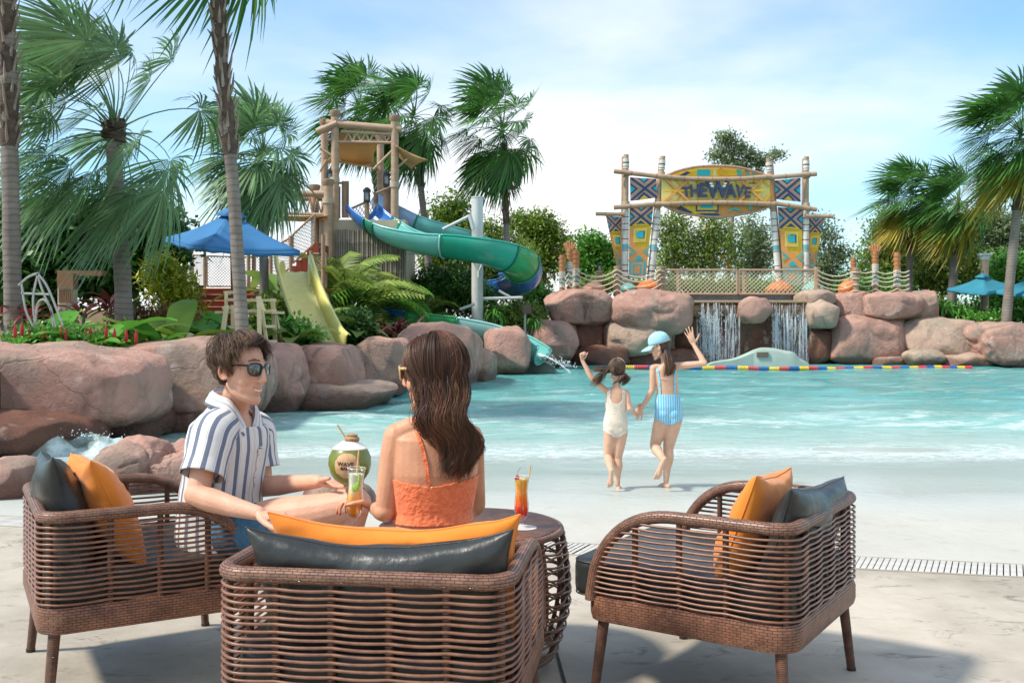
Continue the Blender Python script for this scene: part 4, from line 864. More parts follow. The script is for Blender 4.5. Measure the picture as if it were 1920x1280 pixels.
class Fig(MB):
    def limb(s, pts, radii, n=14, sq=(1, 1), k=5):
        p = catmull(pts, k); return s.tube(p, ilist(radii, len(p)), n, cap=True, round_=True, sq=sq)
    def trunk(s, pts, fronts, hw, hd, n=28, k=5, pw=0.85):
        """pts bottom to top; fronts the way the chest faces at each; half widths, half depths"""
        c_ = catmull(pts, k); m = len(c_); W = ilist(hw, m); D = ilist(hd, m)
        F = [V([ilist([f[i] for f in fronts], m)[j] for i in range(3)]) for j in range(m)]; rows = []
        for j in range(m):
            up = (c_[min(j + 1, m - 1)] - c_[max(j - 1, 0)]).normalized(); f = (F[j] - up * F[j].dot(up)).normalized(); r_ = f.cross(up)
            rows.append([c_[j] + r_ * (W[j] * math.copysign(abs(math.cos(a)) ** pw, math.cos(a))) + f * (D[j] * math.copysign(abs(math.sin(a)) ** pw, math.sin(a))) for a in [2 * math.pi * q / n for q in range(n)]])
        b = len(s.v); s.grid(rows, close=True); s.f.append(tuple(b + q for q in range(n))); s.f.append(tuple(b + (m - 1) * n + q for q in range(n))); s.uv += [None, None]; s.mi += [0, 0]; return s
    def head(s, c, fwd, up=V((0, 0, 1)), k=1.0, ears=True, smile=1.0, nose=1.0, jaw=1.0):
        M = frame_of(fwd, up); c = V(c); T = lambda x, y, z: c + M @ V((x * k, y * k, z * k))
        s.ell(T(0, -0.014, 0.040), (0.076 * k, 0.094 * k, 0.086 * k), M, 32, 22)
        s.ell(T(0, 0.020, 0.0), (0.066 * k, 0.070 * k, 0.085 * k), M, 28, 20)
        s.ell(T(0, 0.030, -0.050), (0.055 * k * jaw, 0.055 * k, 0.050 * k), M, 24, 16)
        s.limb([T(-0.052 * jaw, -0.005, -0.045), T(-0.045 * jaw, 0.030, -0.078), T(0, 0.074, -0.098), T(0.045 * jaw, 0.030, -0.078), T(0.052 * jaw, -0.005, -0.045)], [0.013 * k, 0.014 * k, 0.018 * k, 0.014 * k, 0.013 * k], 12)
        s.ell(T(0, 0.076, -0.096), (0.018 * k, 0.015 * k, 0.014 * k), M)
        s.limb([T(0, 0.088, 0.030), T(0, 0.098, 0.008), T(0, 0.1035 + 0.002 * nose, -0.021)], [0.010 * k, 0.010 * k, 0.0120 * k], 10)
        for x in (-1, 1):
            s.ell(T(x * 0.0125, 0.096, -0.026), (0.0075 * k, 0.0095 * k, 0.0075 * k), M, 12, 8)
            s.ell(T(x * 0.038, 0.052, -0.026), (0.025 * k, 0.024 * k, 0.026 * k), M, 14, 10)
            s.limb([T(x * 0.052, 0.060, 0.034), T(x * 0.028, 0.080, 0.036), T(x * 0.008, 0.087, 0.032)], [0.009 * k, 0.010 * k, 0.009 * k], 8)
            if ears:
                s.ell(T(x * 0.078, -0.010, -0.004), (0.007 * k, 0.016 * k, 0.026 * k), M, 14, 10)
                s.limb([T(x * 0.078, 0.006, -0.022), T(x * 0.084, -0.012, -0.026), T(x * 0.090, -0.024, -0.004), T(x * 0.089, -0.018, 0.020), T(x * 0.082, 0.000, 0.024), T(x * 0.079, 0.006, 0.012)], [0.0045 * k, 0.0045 * k, 0.004 * k, 0.004 * k, 0.004 * k, 0.004 * k], 8)
        q = 0.010 * smile
        s.limb([T(-0.029, 0.071, -0.054 + q), T(-0.014, 0.083, -0.055 + q * 0.3), T(0, 0.0885, -0.0535), T(0.014, 0.083, -0.055 + q * 0.3), T(0.029, 0.071, -0.054 + q)], [0.003 * k, 0.005 * k, 0.0055 * k, 0.005 * k, 0.003 * k], 8)
        s.limb([T(-0.027, 0.071, -0.057 + q), T(-0.013, 0.081, -0.066), T(0, 0.0865, -0.070), T(0.013, 0.081, -0.066), T(0.027, 0.071, -0.057 + q)], [0.003 * k, 0.0055 * k, 0.0065 * k, 0.0055 * k, 0.003 * k], 8)
        return T, M
    def hand(s, wrist, d, pn, k=1.0, curl=(20, 25, 28, 32), spread=4, thumb=(35, 20), side=1, tpts=None, bend=(1.0, 1.0, 0.8)):
        """d towards the fingers, pn out of the palm; side=1 puts the thumb along d x pn; returns the finger tips"""
        d = V(d).normalized(); pn = V(pn); pn = (pn - d * pn.dot(d)).normalized(); ac = d.cross(pn) * side; w = V(wrist); tips = []
        L0 = (0.092, 0.095, 0.090, 0.082); Fl = ((0.042, 0.026, 0.021), (0.046, 0.029, 0.022), (0.043, 0.027, 0.022), (0.034, 0.020, 0.019)); rr = (0.0088, 0.0090, 0.0086, 0.0076)
        s.ell(w + d * 0.045 * k, (0.036 * k, 0.050 * k, 0.0145 * k), Matrix(((ac.x, d.x, pn.x), (ac.y, d.y, pn.y), (ac.z, d.z, pn.z))), 18, 12)
        for i in range(4):
            off = (0.030, 0.010, -0.010, -0.028)[i] * k; kn = w + d * (L0[i] * k) + ac * off
            s.limb([w + ac * off * 0.55 + d * 0.008 * k, kn], [0.013 * k, 0.0105 * k], 10)
            a = R((spread * (1.5 - i))); dd = (d * math.cos(a) + ac * math.sin(a)).normalized(); p_ = kn.copy(); pts = [kn - dd * 0.012 * k, kn]; ang = 0
            for j in range(3):
                ang += R(curl[i]) * bend[j]; v_ = dd * math.cos(ang) + pn * math.sin(ang); p_ = p_ + v_ * Fl[i][j] * k; pts.append(p_.copy())
            s.tube(pts, [rr[i] * k * q for q in (1.0, 1.05, 1.0, 0.92, 0.78)], 10, round_=True); tips.append(p_.copy())
        if tpts is None:
            b = w + d * 0.018 * k + ac * 0.026 * k + pn * 0.006 * k; a1, a2 = R(thumb[0]), R(thumb[1])
            v1 = (d * math.cos(a1) + ac * math.sin(a1) + pn * math.sin(a2) * 0.6).normalized(); v2 = (v1 * 0.9 + d * 0.35).normalized(); k1 = b + v1 * 0.042 * k; k2 = k1 + v2 * 0.032 * k; tpts = [b, k1, k2, k2 + (v2 + d * 0.15).normalized() * 0.024 * k]
        s.tube([V(q) for q in tpts], ilist([0.0145 * k, 0.0115 * k, 0.0098 * k, 0.0080 * k], len(tpts)), 10, round_=True); tips.append(V(tpts[-1]))
        return tips
    def foot(s, heel, toe, up, k=1.0, side=1):
        heel, toe, up = V(heel), V(toe), V(up).normalized(); d = (toe - heel); L_ = d.length; d.normalize(); ac = d.cross(up).normalized(); up = ac.cross(d)
        s.limb([heel + up * 0.018 * k, heel + d * L_ * 0.45 + up * 0.022 * k, heel + d * L_ * 0.78 + up * 0.010 * k], [0.026 * k, 0.028 * k, 0.026 * k], 14, sq=(1, 1.0))
        s.ell(heel + d * L_ * 0.72 + up * 0.008 * k, (0.040 * k, 0.045 * k, 0.015 * k), Matrix(((ac.x, d.x, up.x), (ac.y, d.y, up.y), (ac.z, d.z, up.z))), 18, 10)
        for i in range(5):
            o = (0.027, 0.012, -0.001, -0.014, -0.026)[i] * side; l = (0.27, 0.27, 0.25, 0.22, 0.18)[i]; r_ = (0.0115, 0.0082, 0.0078, 0.0074, 0.007)[i]
            a = heel + d * L_ * 0.76 + ac * o * k + up * 0.004 * k; s.limb([a, a + d * L_ * l * 0.9 + up * 0.0], [r_ * k, r_ * k * 0.95], 8)
M_SKIN = mat('skin', (0.70, 0.385, 0.26), (0.62, 0.32, 0.21), rough=0.55, scale=14, detail=6, bump=0.12, bscale=120, spec=0.4, tint=True, sss=0.12)
M_SKINW = mat('skin_tan', (0.64, 0.315, 0.18), (0.55, 0.255, 0.14), rough=0.5, scale=14, detail=6, bump=0.10, bscale=120, spec=0.45, tint=True, sss=0.12)
M_HAIR = mat('hair_brown', (0.060, 0.032, 0.019), (0.17, 0.10, 0.062), rough=0.48, scale=3, isl=0.5, spec=0.45, stretch=(6, 6, 1))
M_HAIRW = mat('hair_chestnut', (0.045, 0.020, 0.012), (0.17, 0.072, 0.036), rough=0.46, scale=3, isl=0.5, spec=0.45, stretch=(6, 6, 1))
M_HAIRU = mat('hair_under', (0.025, 0.013, 0.009), rough=0.5)
def body_obj(fig, e, m, voxel, it, spots=()):
    me = remesh(fig, voxel, it); set_tint(me, spots); me.materials.append(m); o = link_mesh('body', me, e); return o, me
def strand_set(paths, e, m, w=0.0014, name='hair', n=3):
    mb = MB()
    for p_ in paths:
        k_ = len(p_); mb.tube(p_, [w * (1.0 if i < k_ * 0.6 else max(0.12, 1 - (i - k_ * 0.6) / (k_ * 0.42))) for i in range(k_)], n, cap=False)
    return mb.build(name, m, e, angle=180)
def cut_shell(me, keep, off, thick, m, e, name, uvfn=None, mats=None):
    """a garment lifted off the shape of the trunk"""
    bm = bmesh.new(); bm.from_mesh(me); bm.normal_update()
    bad = [f for f in bm.faces if not keep(f.calc_center_median())]; bmesh.ops.delete(bm, geom=bad, context='FACES')
    for _ in range(2):
        bd = [v for v in bm.verts if v.is_boundary]; new = {}
        for v in bd:
            nb = [l.other_vert(v).co for l in v.link_edges if l.is_boundary]
            if len(nb) == 2: new[v] = v.co * 0.4 + (nb[0] + nb[1]) * 0.3
        for v, c_ in new.items(): v.co = c_
    nm = {v: v.normal.copy() for v in bm.verts}
    for v in bm.verts: v.co = v.co + nm[v] * off
    if uvfn:
        l = bm.loops.layers.uv.new('UVMap')
        for f in bm.faces:
            for lo in f.loops: lo[l].uv = uvfn(lo.vert.co)
    out = bpy.data.meshes.new(name); bm.to_mesh(out); bm.free(); out.polygons.foreach_set('use_smooth', [True] * len(out.polygons)); out.materials.append(m)
    o = link_mesh(name, out, e); s_ = o.modifiers.new('solid', 'SOLIDIFY'); s_.thickness = thick; s_.offset = -1; return o
def ribbon(bvh, pts, w, lift, m, e, name, k=10, th=0.0015):
    """a flat strap that follows the skin"""
    c_ = catmull(pts, k); mb = MB(); rows = []; L_ = []; Nn = []
    for p_ in c_:
        q, nn, _, _ = bvh.find_nearest(p_); L_.append(q); Nn.append(nn)
    for i, q in enumerate(L_):
        t = (L_[min(i + 1, len(L_) - 1)] - L_[max(i - 1, 0)]).normalized(); nn = (Nn[max(i - 1, 0)] + Nn[i] + Nn[min(i + 1, len(Nn) - 1)]).normalized(); s_ = t.cross(nn).normalized()
        a = q + nn * lift; rows.append([a - s_ * w / 2, a - s_ * w / 2 + nn * th, a + s_ * w / 2 + nn * th, a + s_ * w / 2])
    mb.grid(rows, close=True); mb.build(name, m, e, angle=50, fixn=True)
def shades(T, M, k, e, rim, lens, hw=0.026, hh=0.021, y=0.100, z=0.016, thick=0.0028, reach=-0.004):
    g = None
    for x in (-1, 1):
        n = 28; loop = []
        for j in range(n):
            a = 2 * math.pi * j / n; cx_ = math.copysign(abs(math.cos(a)) ** 0.7, math.cos(a)); cz = math.copysign(abs(math.sin(a)) ** 0.8, math.sin(a))
            px_ = x * 0.033 + cx_ * hw * (1 + 0.08 * cz); loop.append(T(px_, y - 5.5 * px_ * px_, z + cz * hh))
        mb = MB().tube(loop, thick * k, 6, closed=True)
        if g is None: g = mb.build('sunglasses', rim, e, angle=180)
        else: mb.build('rim', rim, g, angle=180)
        c_ = sum(loop, V()) / n; f = M @ V((0, 1, 0)); mb = MB(); mb.add([c_ + f * 0.002 * k] + loop, [(0, 1 + j, 1 + (j + 1) % n) for j in range(n)]); o = mb.build('lens', lens, g, angle=180); sd_ = o.modifiers.new('s', 'SOLIDIFY'); sd_.thickness = 0.0015
        MB().tube([T(x * (0.033 + hw), y - 5.5 * (0.033 + hw) ** 2, z + hh * 0.6), T(x * 0.0745, 0.05, z + hh * 0.55), T(x * 0.0800, reach, z + hh * 0.3)], [thick * k, thick * 0.9 * k, thick * 0.7 * k], 6, sq=(1.5, 0.7)).build('temple', rim, g)
    MB().tube([T(-0.010, y + 0.001, z + hh * 0.35), T(0, y + 0.005, z + hh * 0.45), T(0.010, y + 0.001, z + hh * 0.35)], thick * k, 6).build('bridge', rim, g)
    return g

# ---------------------------------------------------------------- the man in the left armchair
def stripe_mat(name, stops, period, weave=900):
    m = bpy.data.materials.new(name); m.use_nodes = True; t = m.node_tree; N = t.nodes; L = t.links; b = N['Principled BSDF']; b.inputs['Roughness'].default_value = 0.85; b.inputs['Sheen Weight'].default_value = 0.15
    uv = N.new('ShaderNodeUVMap'); sp = N.new('ShaderNodeSeparateXYZ'); L.new(uv.outputs[0], sp.inputs[0])
    n = N.new('ShaderNodeTexNoise'); n.inputs['Scale'].default_value = 14; L.new(uv.outputs[0], n.inputs['Vector'])
    ad = N.new('ShaderNodeMath'); ad.operation = 'MULTIPLY_ADD'; ad.inputs[1].default_value = 0.002; L.new(n.outputs[0], ad.inputs[0]); L.new(sp.outputs[0], ad.inputs[2])
    d = N.new('ShaderNodeMath'); d.operation = 'DIVIDE'; d.inputs[1].default_value = period; L.new(ad.outputs[0], d.inputs[0]); f = N.new('ShaderNodeMath'); f.operation = 'FRACT'; L.new(d.outputs[0], f.inputs[0])
    rp_ = N.new('ShaderNodeValToRGB'); rp_.color_ramp.interpolation = 'CONSTANT'; L.new(f.outputs[0], rp_.inputs[0]); e = rp_.color_ramp.elements
    e[0].position = stops[0][0]; e[0].color = (*stops[0][1], 1); e[1].position = stops[1][0]; e[1].color = (*stops[1][1], 1)
    for p_, c_ in stops[2:]: q = e.new(p_); q.color = (*c_, 1)
    n2 = N.new('ShaderNodeTexNoise'); n2.inputs['Scale'].default_value = weave; n2.inputs['Detail'].default_value = 2; L.new(uv.outputs[0], n2.inputs['Vector'])
    hs = N.new('ShaderNodeHueSaturation'); mr = N.new('ShaderNodeMapRange'); mr.inputs[1].default_value = 0.3; mr.inputs[2].default_value = 0.7; mr.inputs[3].default_value = 0.78; mr.inputs[4].default_value = 1.15; L.new(n2.outputs[0], mr.inputs[0]); L.new(mr.outputs[0], hs.inputs['Value']); L.new(rp_.outputs[0], hs.inputs['Color']); L.new(hs.outputs[0], b.inputs['Base Color']); return m
WHT, BLU = (0.74, 0.70, 0.66), (0.14, 0.165, 0.23)
M_SHIRT = stripe_mat('striped_linen', [(0.0, WHT), (0.36, BLU), (0.70, WHT), (0.80, (0.40, 0.41, 0.46)), (0.825, WHT)], 0.054)
e = empty('person', (P(425, 1000, 4.00).x, 3.85, 0.46), 'seated man in a blue and white striped shirt and dark sunglasses holding a green coconut', 'person')
f = Fig(); FW = V((0.93, -0.36, 0))
spine = [P(424, 1012, 4.00), P(418, 945, 4.00), P(423, 870, 4.00), P(432, 805, 4.00), P(437, 775, 4.00)]
f.trunk(spine, [FW] * 5, [0.165, 0.145, 0.165, 0.165, 0.07], [0.115, 0.105, 0.115, 0.095, 0.065])
HM = P(452, 697, 3.94); HF = V((0.90, -0.43, -0.06)); HU = V((0.10, 0.0, 1))
f.limb([P(434, 790, 4.00), P(440, 760, 4.00), P(450, 722, 3.96)], [0.068, 0.058, 0.058], sq=(1, 1))
T, M = f.head(HM, HF, HU, k=1.09, smile=1.3)
rt = V((FW.y, -FW.x, 0))     # right hand side of the man: towards the camera
shR, shL = P(402, 806, 3.83), P(478, 803, 4.15)
for s_ in (shR, shL): f.limb([P(438, 775, 4.00), s_.lerp(P(438, 775, 4.00), 0.3) + V((0, 0, 0.015)), s_], [0.040, 0.042, 0.052])
elR = P(368, 932, 3.71); wrR = P(486, 962, 3.60)
f.limb([shR, shR.lerp(elR, 0.35) + V((-0.005, 0, 0)), elR.lerp(shR, 0.12)], [0.058, 0.052, 0.042])
f.limb([elR + V((-0.002, 0, 0.008)), elR.lerp(wrR, 0.25) + V((0, 0, 0.004)), elR.lerp(wrR, 0.6), wrR], [0.043, 0.045, 0.037, 0.026], sq=(1, 1))
f.hand(wrR, (0.97, -0.22, -0.10), (-0.05, 0.1, -1), 1.02, curl=(12, 14, 16, 20), side=-1)
elL, wrL = P(493, 912, 4.12), P(597, 902, 3.84)
f.limb([shL, shL.lerp(elL, 0.4), elL], [0.056, 0.050, 0.042])
f.limb([elL, elL.lerp(wrL, 0.3), wrL], [0.043, 0.042, 0.026])
tipsM = f.hand(wrL, (0.96, -0.28, -0.12), (0.25, -0.1, 0.96), 1.02, curl=(10, 10, 12, 16), thumb=(52, 50), side=1)
hipR, knR = P(440, 1000, 3.86), P(668, 944, 3.76)
f.limb([hipR, hipR.lerp(knR, 0.35) + V((0, 0, 0.01)), hipR.lerp(knR, 0.75), knR], [0.092, 0.088, 0.070, 0.058], 18)
anR = P(640, 1140, 3.96)
f.limb([knR + V((0.0, 0, 0.004)), knR.lerp(anR, 0.28) + V((-0.012, 0, 0)), knR.lerp(anR, 0.7), anR], [0.056, 0.054, 0.040, 0.031], 16)
hipL, knL = P(455, 1005, 4.10), P(640, 968, 4.20); anL = V((knL.x - 0.02, 4.2, 0.10))
f.limb([hipL, hipL.lerp(knL, 0.4), knL], [0.090, 0.084, 0.056], 18)
f.limb([knL, knL.lerp(anL, 0.3), anL], [0.054, 0.052, 0.031], 16); f.foot(anL + V((-0.03, 0, -0.09)), anL + V((0.20, 0.03, -0.09)), (0, 0, 1), side=-1)
f.foot(anR + V((-0.03, 0.0, -0.05)), anR + V((0.19, 0.02, -0.10)), (0.1, 0, 1), side=1)
lips = [(T(x, 0.088 - 14 * x * x, z + 12 * x * x), 0.0052, (0.95, 0.60, 0.57)) for x, z in ((0, -0.054), (0, -0.068), (0.011, -0.055), (-0.011, -0.055), (0.011, -0.066), (-0.011, -0.066), (0.02, -0.054), (-0.02, -0.054))]
spots = lips + [(T(x, 0.068, -0.022), 0.020, (1.0, 0.93, 0.91)) for x in (-0.044, 0.044)] + [(T(x, -0.014, 0.0), 0.018, (1.0, 0.80, 0.76)) for x in (-0.084, 0.084)] + [(q, 0.009, (1.0, 0.82, 0.80)) for q in tipsM]
body_obj(f, e, M_SKIN, 0.0040, 6, spots)
g = MB().grid([[T(x, 0.0905 - 15 * x * x, z + 11 * x * x) for x in np.linspace(-0.020, 0.020, 9)] for z in (-0.0575, -0.0640)]).build('teeth', mat('teeth', (0.85, 0.82, 0.76), rough=0.2), e, angle=180); g.modifiers.new('s', 'SOLIDIFY').thickness = 0.002
mb = MB()
for x in (-1, 1): mb.tube([T(x * 0.052, 0.072, 0.045), T(x * 0.036, 0.088, 0.051), T(x * 0.016, 0.097, 0.047)], [0.002, 0.004, 0.003], 6, sq=(1, 1.2))
mb.build('eyebrows', M_HAIR, e)
shades(T, M, 1.09, e, mat('black_frame', (0.012, 0.012, 0.012), rough=0.2, spec=0.7), mat('dark_green_lens', (0.035, 0.055, 0.045), rough=0.05, spec=1.0, coat=1.0), hh=0.022, hw=0.027)
# shirt: trunk and sleeves as open cloth tubes
def cloth_tube(rows_c, fronts, hw, hd, n, k, wr, seed, neck=None, pw=0.9):
    c_ = catmull(rows_c, k); m = len(c_); W = ilist(hw, m); D = ilist(hd, m); rows = []; uv = []; ln = 0
    FF = [V([ilist([q[i] for q in fronts], m)[j] for i in range(3)]) for j in range(m)]; per = math.pi * (max(hw) + max(hd)) * 0.98
    for j in range(m):
        up = (c_[min(j + 1, m - 1)] - c_[max(j - 1, 0)]).normalized(); fr = (FF[j] - up * FF[j].dot(up)).normalized(); r_ = fr.cross(up); row = []; ur = []
        if j: ln += (c_[j] - c_[j - 1]).length
        for q in range(n + 1):
            a = 2 * math.pi * q / n + math.pi / 2; ca = math.copysign(abs(math.cos(a)) ** pw, math.cos(a)); sa = math.copysign(abs(math.sin(a)) ** pw, math.sin(a))
            p_ = c_[j] + r_ * (W[j] * ca) + fr * (D[j] * sa); o = (p_ - c_[j]).normalized()
            fold = 0.6 * nz3((p_.x * 9 + seed, p_.y * 9, p_.z * 3.5), 1.0) + 0.4 * noise.ridged_multi_fractal(V((p_.x * 8 + seed, p_.y * 8 + seed, p_.z * 5 + 0.3 * p_.x * 8)), 1.0, 2.0, 3, 1.0, 2.0) - 0.3
            p_ = p_ + o * fold * wr
            if neck: p_ = p_ + neck(j / (m - 1), math.sin(a), up, fr)
            row.append(p_); ur.append((per * q / n, ln))
        rows.append(row); uv.append(ur)
    return MB().grid(rows, uvs=uv)
def mneck(t, sf, up, fr):
    k_ = max(0, (t - 0.66) / 0.34); return up * (-0.115 * k_ * max(0, sf) ** 2.2 + 0.012 * k_ * max(0, -sf)) + fr * (0.02 * k_ * max(0, sf))
top = [P(424, 1040, 4.00), P(412, 975, 4.00), P(420, 890, 4.00), P(428, 830, 4.00), P(432, 800, 4.00), P(434, 786, 4.00), P(437, 768, 4.00), P(440, 752, 4.00)]
sh = cloth_tube(top, [FW] * 8, [0.210, 0.185, 0.180, 0.190, 0.190, 0.156, 0.092, 0.074], [0.160, 0.140, 0.134, 0.130, 0.116, 0.102, 0.084, 0.075], 96, 9, 0.012, 1.0, mneck)
so = sh.build('shirt', M_SHIRT, e, angle=180); q = so.modifiers.new('s', 'SOLIDIFY'); q.thickness = 0.003; q.offset = -1
for a, b, rr, wr_ in ((shR, elR, ([0.072, 0.088, 0.086, 0.082, 0.086], 0.009), 1), (shL, elL, ([0.070, 0.084, 0.082, 0.078, 0.082], 0.008), 2)):
    ax = (b - a); i_ = (a - P(438, 790, 4.00)).normalized()
    s_ = cloth_tube([a - i_ * 0.075 - ax * 0.02, a - i_ * 0.005 + ax * 0.05, a + ax * 0.26, a + ax * 0.48, a + ax * 0.68], [FW] * 5, rr[0], [q * 0.98 for q in rr[0]], 48, 8, rr[1], wr_ * 3.0, None, 1.0)
    g = s_.build('sleeve', M_SHIRT, so, angle=180); q = g.modifiers.new('s', 'SOLIDIFY'); q.thickness = 0.003; q.offset = -1
bvh = BVHTree.FromPolygons([tuple(q) for q in sh.v], sh.f)
M_BUT = mat('shell_button', (0.42, 0.22, 0.14), rough=0.3)
for y in (850, 898, 945):
    q, nn, _, _ = bvh.find_nearest(P(470, y, 4.00) + FW * 0.12 + V((0, -0.02, 0))); MB().lathe(q + nn * 0.001, [(0.006, 0.0), (0.0065, 0.002), (0.004, 0.0028), (0.001, 0.002)], 14, axis=nn).build('button', M_BUT, so)
ribbon(bvh, [P(468, 836, 4.00) + FW * 0.14, P(470, 890, 4.00) + FW * 0.15, P(466, 960, 4.00) + FW * 0.16], 0.030, 0.002, M_SHIRT, so, 'placket', 14)
# collar band standing open round the neck
nr_ = len(sh.v) // 97; R0_ = [V(q) for q in sh.v[(nr_ - 1) * 97:(nr_ - 1) * 97 + 96]]; Rm = [V(q) for q in sh.v[(nr_ - 5) * 97:(nr_ - 5) * 97 + 96]]; cen_ = sum(R0_, V()) / 96; rows = []; uvs = []
for h, o_ in ((0.0, 0.0), (0.014, 0.002), (0.020, 0.008), (0.010, 0.018), (-0.012, 0.026), (-0.030, 0.032)):
    rw = []
    for k_, p_ in enumerate(R0_):
        up = (p_ - Rm[k_]).normalized(); up = (up * .5 + V((0, 0, .6))).normalized(); ow = V((p_.x - cen_.x, p_.y - cen_.y, 0)).normalized(); fr_ = max(0, ow.dot(FW.normalized())); g_ = 1 - 0.9 * max(0, (fr_ - 0.90) / 0.10); rw.append(p_ + up * h * g_ + ow * o_ * g_)
    rows.append(rw); uvs.append([(h * 1.0 + o_ * 2, k_ * 0.004) for k_ in range(96)])
o_ = MB().grid(rows, close=True, uvs=uvs).build('collar', M_SHIRT, so, angle=180); o_.modifiers.new('s', 'SOLIDIFY').thickness = 0.002
# denim shorts
M_DENIM = mat('denim', (0.055, 0.16, 0.26), (0.035, 0.10, 0.18), rough=0.9, scale=60, bump=0.3, bscale=200)
g = Fig(); g.trunk([P(424, 1030, 4.00), P(422, 1000, 4.00), P(418, 965, 4.00)], [FW] * 3, [0.165, 0.18, 0.165], [0.13, 0.13, 0.115])
for a, b in ((hipR, knR), (hipL, knL)): g.limb([a, a.lerp(b, 0.2), a.lerp(b, 0.30)], [0.098, 0.098, 0.096], 20)
me = remesh(g, 0.008, 3, 'shorts'); me.materials.append(M_DENIM); link_mesh('shorts', me, e)
# short hair swept forward over the forehead
q = random.Random(11); paths = []; Hc = HM + M @ V((0, -0.014 * 1.09, 0.042 * 1.09)); Er = (0.076 * 1.09, 0.094 * 1.09, 0.086 * 1.09)
def man_root():
    while True:
        z = q.uniform(-0.85, 1.0); a = q.uniform(0, 2 * math.pi); r_ = math.sqrt(1 - z * z); x, y = r_ * math.cos(a), r_ * math.sin(a)
        if y > 0.42 and z < 0.70: continue
        if y > 0.16 and z < 0.28: continue
        if abs(x) > 0.62 and z < -0.12 and y > -0.34 : continue
        return V((x, y, z))
for i in range(4800):
    d = man_root(); side = 1 if d.x > 0 else -1
    crown = V((0.0, -0.45, 0.89)); flow = (d - crown); flow = flow - d * flow.dot(d)
    if flow.length < 0.05: flow = V((q.gauss(0, 1), 1, 0))
    flow.normalize(); top_ = max(0, d.z); fr_k = max(0, min(1, (d.y - 0.05) * 2.2)) * min(1, max(0, d.z) * 1.6); flow = (flow * (1 - 0.75 * fr_k) + V((0.80 * fr_k, 0.10 * fr_k, 0.02 * fr_k)) + V((0.10 * top_ + 0.75 * nz3(d, 3.6, 3), 0.10 * top_ + 0.6 * nz3(d, 3.6, 9), 0.3 * nz3(d, 3.6, 15))) + V((q.gauss(0, 0.14), q.gauss(0, 0.14), q.gauss(0, 0.08)))).normalized()
    L_ = (0.050 + 0.055 * top_ + 0.015 * q.random()) * (0.45 if d.z < -0.25 else 1.0); st = 8; p_ = d.copy(); pts = []; lift0 = 0.008 + 0.020 * max(0, nz3(d, 4.5, 21)) + 0.024 * top_ * q.random() + 0.012 * fr_k + 0.006 * q.random()
    cl_ = nz3((d.x * 3.3, d.y * 3.3, d.z * 3.3), 1.0); 
    for k_ in range(st + 1):
        t = k_ / st; w_ = V((p_.x * Er[0], p_.y * Er[1], p_.z * Er[2])); lift = 0.002 + lift0 * math.sin(math.pi * min(1, 0.12 + t * 0.80)) + 0.008 * cl_ * t
        pts.append(Hc + M @ (w_ + p_.normalized() * lift + V((0, 0.004 * math.sin(3 * t + 5 * cl_), 0))))
        step = L_ / st / 0.088; fl = (flow - p_ * flow.dot(p_)).normalized(); fl = (fl + V((0.10 * cl_, 0, -0.05))).normalized(); p_ = (p_ + fl * step).normalized()
        if k_ > 2 and p_.y > 0.36 and p_.z < 0.60 and q.random() < 0.75: break
    paths.append(pts)
strand_set(paths, e, M_HAIR, 0.00105)
# stray locks over the brow and in front of the ear
g = Fig(); g.ell(Hc + M @ V((0, -0.006, 0.004)), (Er[0] + 0.007, Er[1] + 0.004, Er[2] + 0.010), M, 28, 20)
me = remesh(g, 0.005, 1, 'hair_base'); bm = bmesh.new(); bm.from_mesh(me); iM = M.transposed()
def cov(p_):
    l = iM @ (p_ - Hc); x, y, z = l.x / Er[0], l.y / Er[1], l.z / Er[2]
    return not ((y > 0.48 and z < 0.62) or (y > 0.12 and z < 0.26) or (abs(x) > 0.5 and z < -0.15 and y > -0.40) or z < -0.86)
bmesh.ops.delete(bm, geom=[x for x in bm.faces if not cov(x.calc_center_median())], context='FACES'); bm.to_mesh(me); bm.free(); me.materials.append(M_HAIRU); link_mesh('hair_base', me, e)

# ---------------------------------------------------------------- the woman seen from behind
e = empty('person', (P(812, 1100, 3.2).x, 3.2, 0.46), 'long haired woman in an orange bandeau top seen from behind, holding an iced drink', 'person')
f = Fig(); tr = Fig(); FW = V((-0.22, 0.97, 0))
spine = [P(812, 1062, 3.22), P(812, 1010, 3.23), P(812, 960, 3.24), P(814, 885, 3.24), P(816, 820, 3.24), P(818, 792, 3.23)]
for g in (f, tr): g.trunk(spine, [FW] * 6, [0.165, 0.140, 0.122, 0.142, 0.140, 0.055], [0.12, 0.100, 0.092, 0.102, 0.082, 0.055], pw=0.9)
for x in (-1, 1):      # shoulder blades
    f.ell(P(814 + x * 38, 862, 3.165), (0.040, 0.014, 0.055), None)
HW = P(812, 702, 3.20); HF = V((-0.90, 0.42, -0.10)); HU = V((0.02, -0.02, 1))
f.limb([P(817, 810, 3.23), P(816, 775, 3.22), P(812, 730, 3.21)], [0.058, 0.047, 0.048])
T, M = f.head(HW, HF, HU, k=1.0, smile=0.6, ears=False, jaw=0.92)
shL, shR = P(744, 818, 3.22), P(882, 820, 3.26)
for s_ in (shL, shR): f.limb([P(817, 792, 3.23), s_.lerp(P(817, 795, 3.23), 0.35) + V((0, 0, 0.008)), s_], [0.038, 0.040, 0.042])
elL = P(722, 958, 3.20); wrL = P(703, 953, 3.41)
f.limb([shL, shL.lerp(elL, 0.4) + V((-0.003, 0, 0)), elL.lerp(shL, 0.08)], [0.044, 0.041, 0.034])
f.limb([elL, elL.lerp(wrL, 0.3), wrL], [0.035, 0.034, 0.022])
gx = HC + V((0, 0, 0.085))
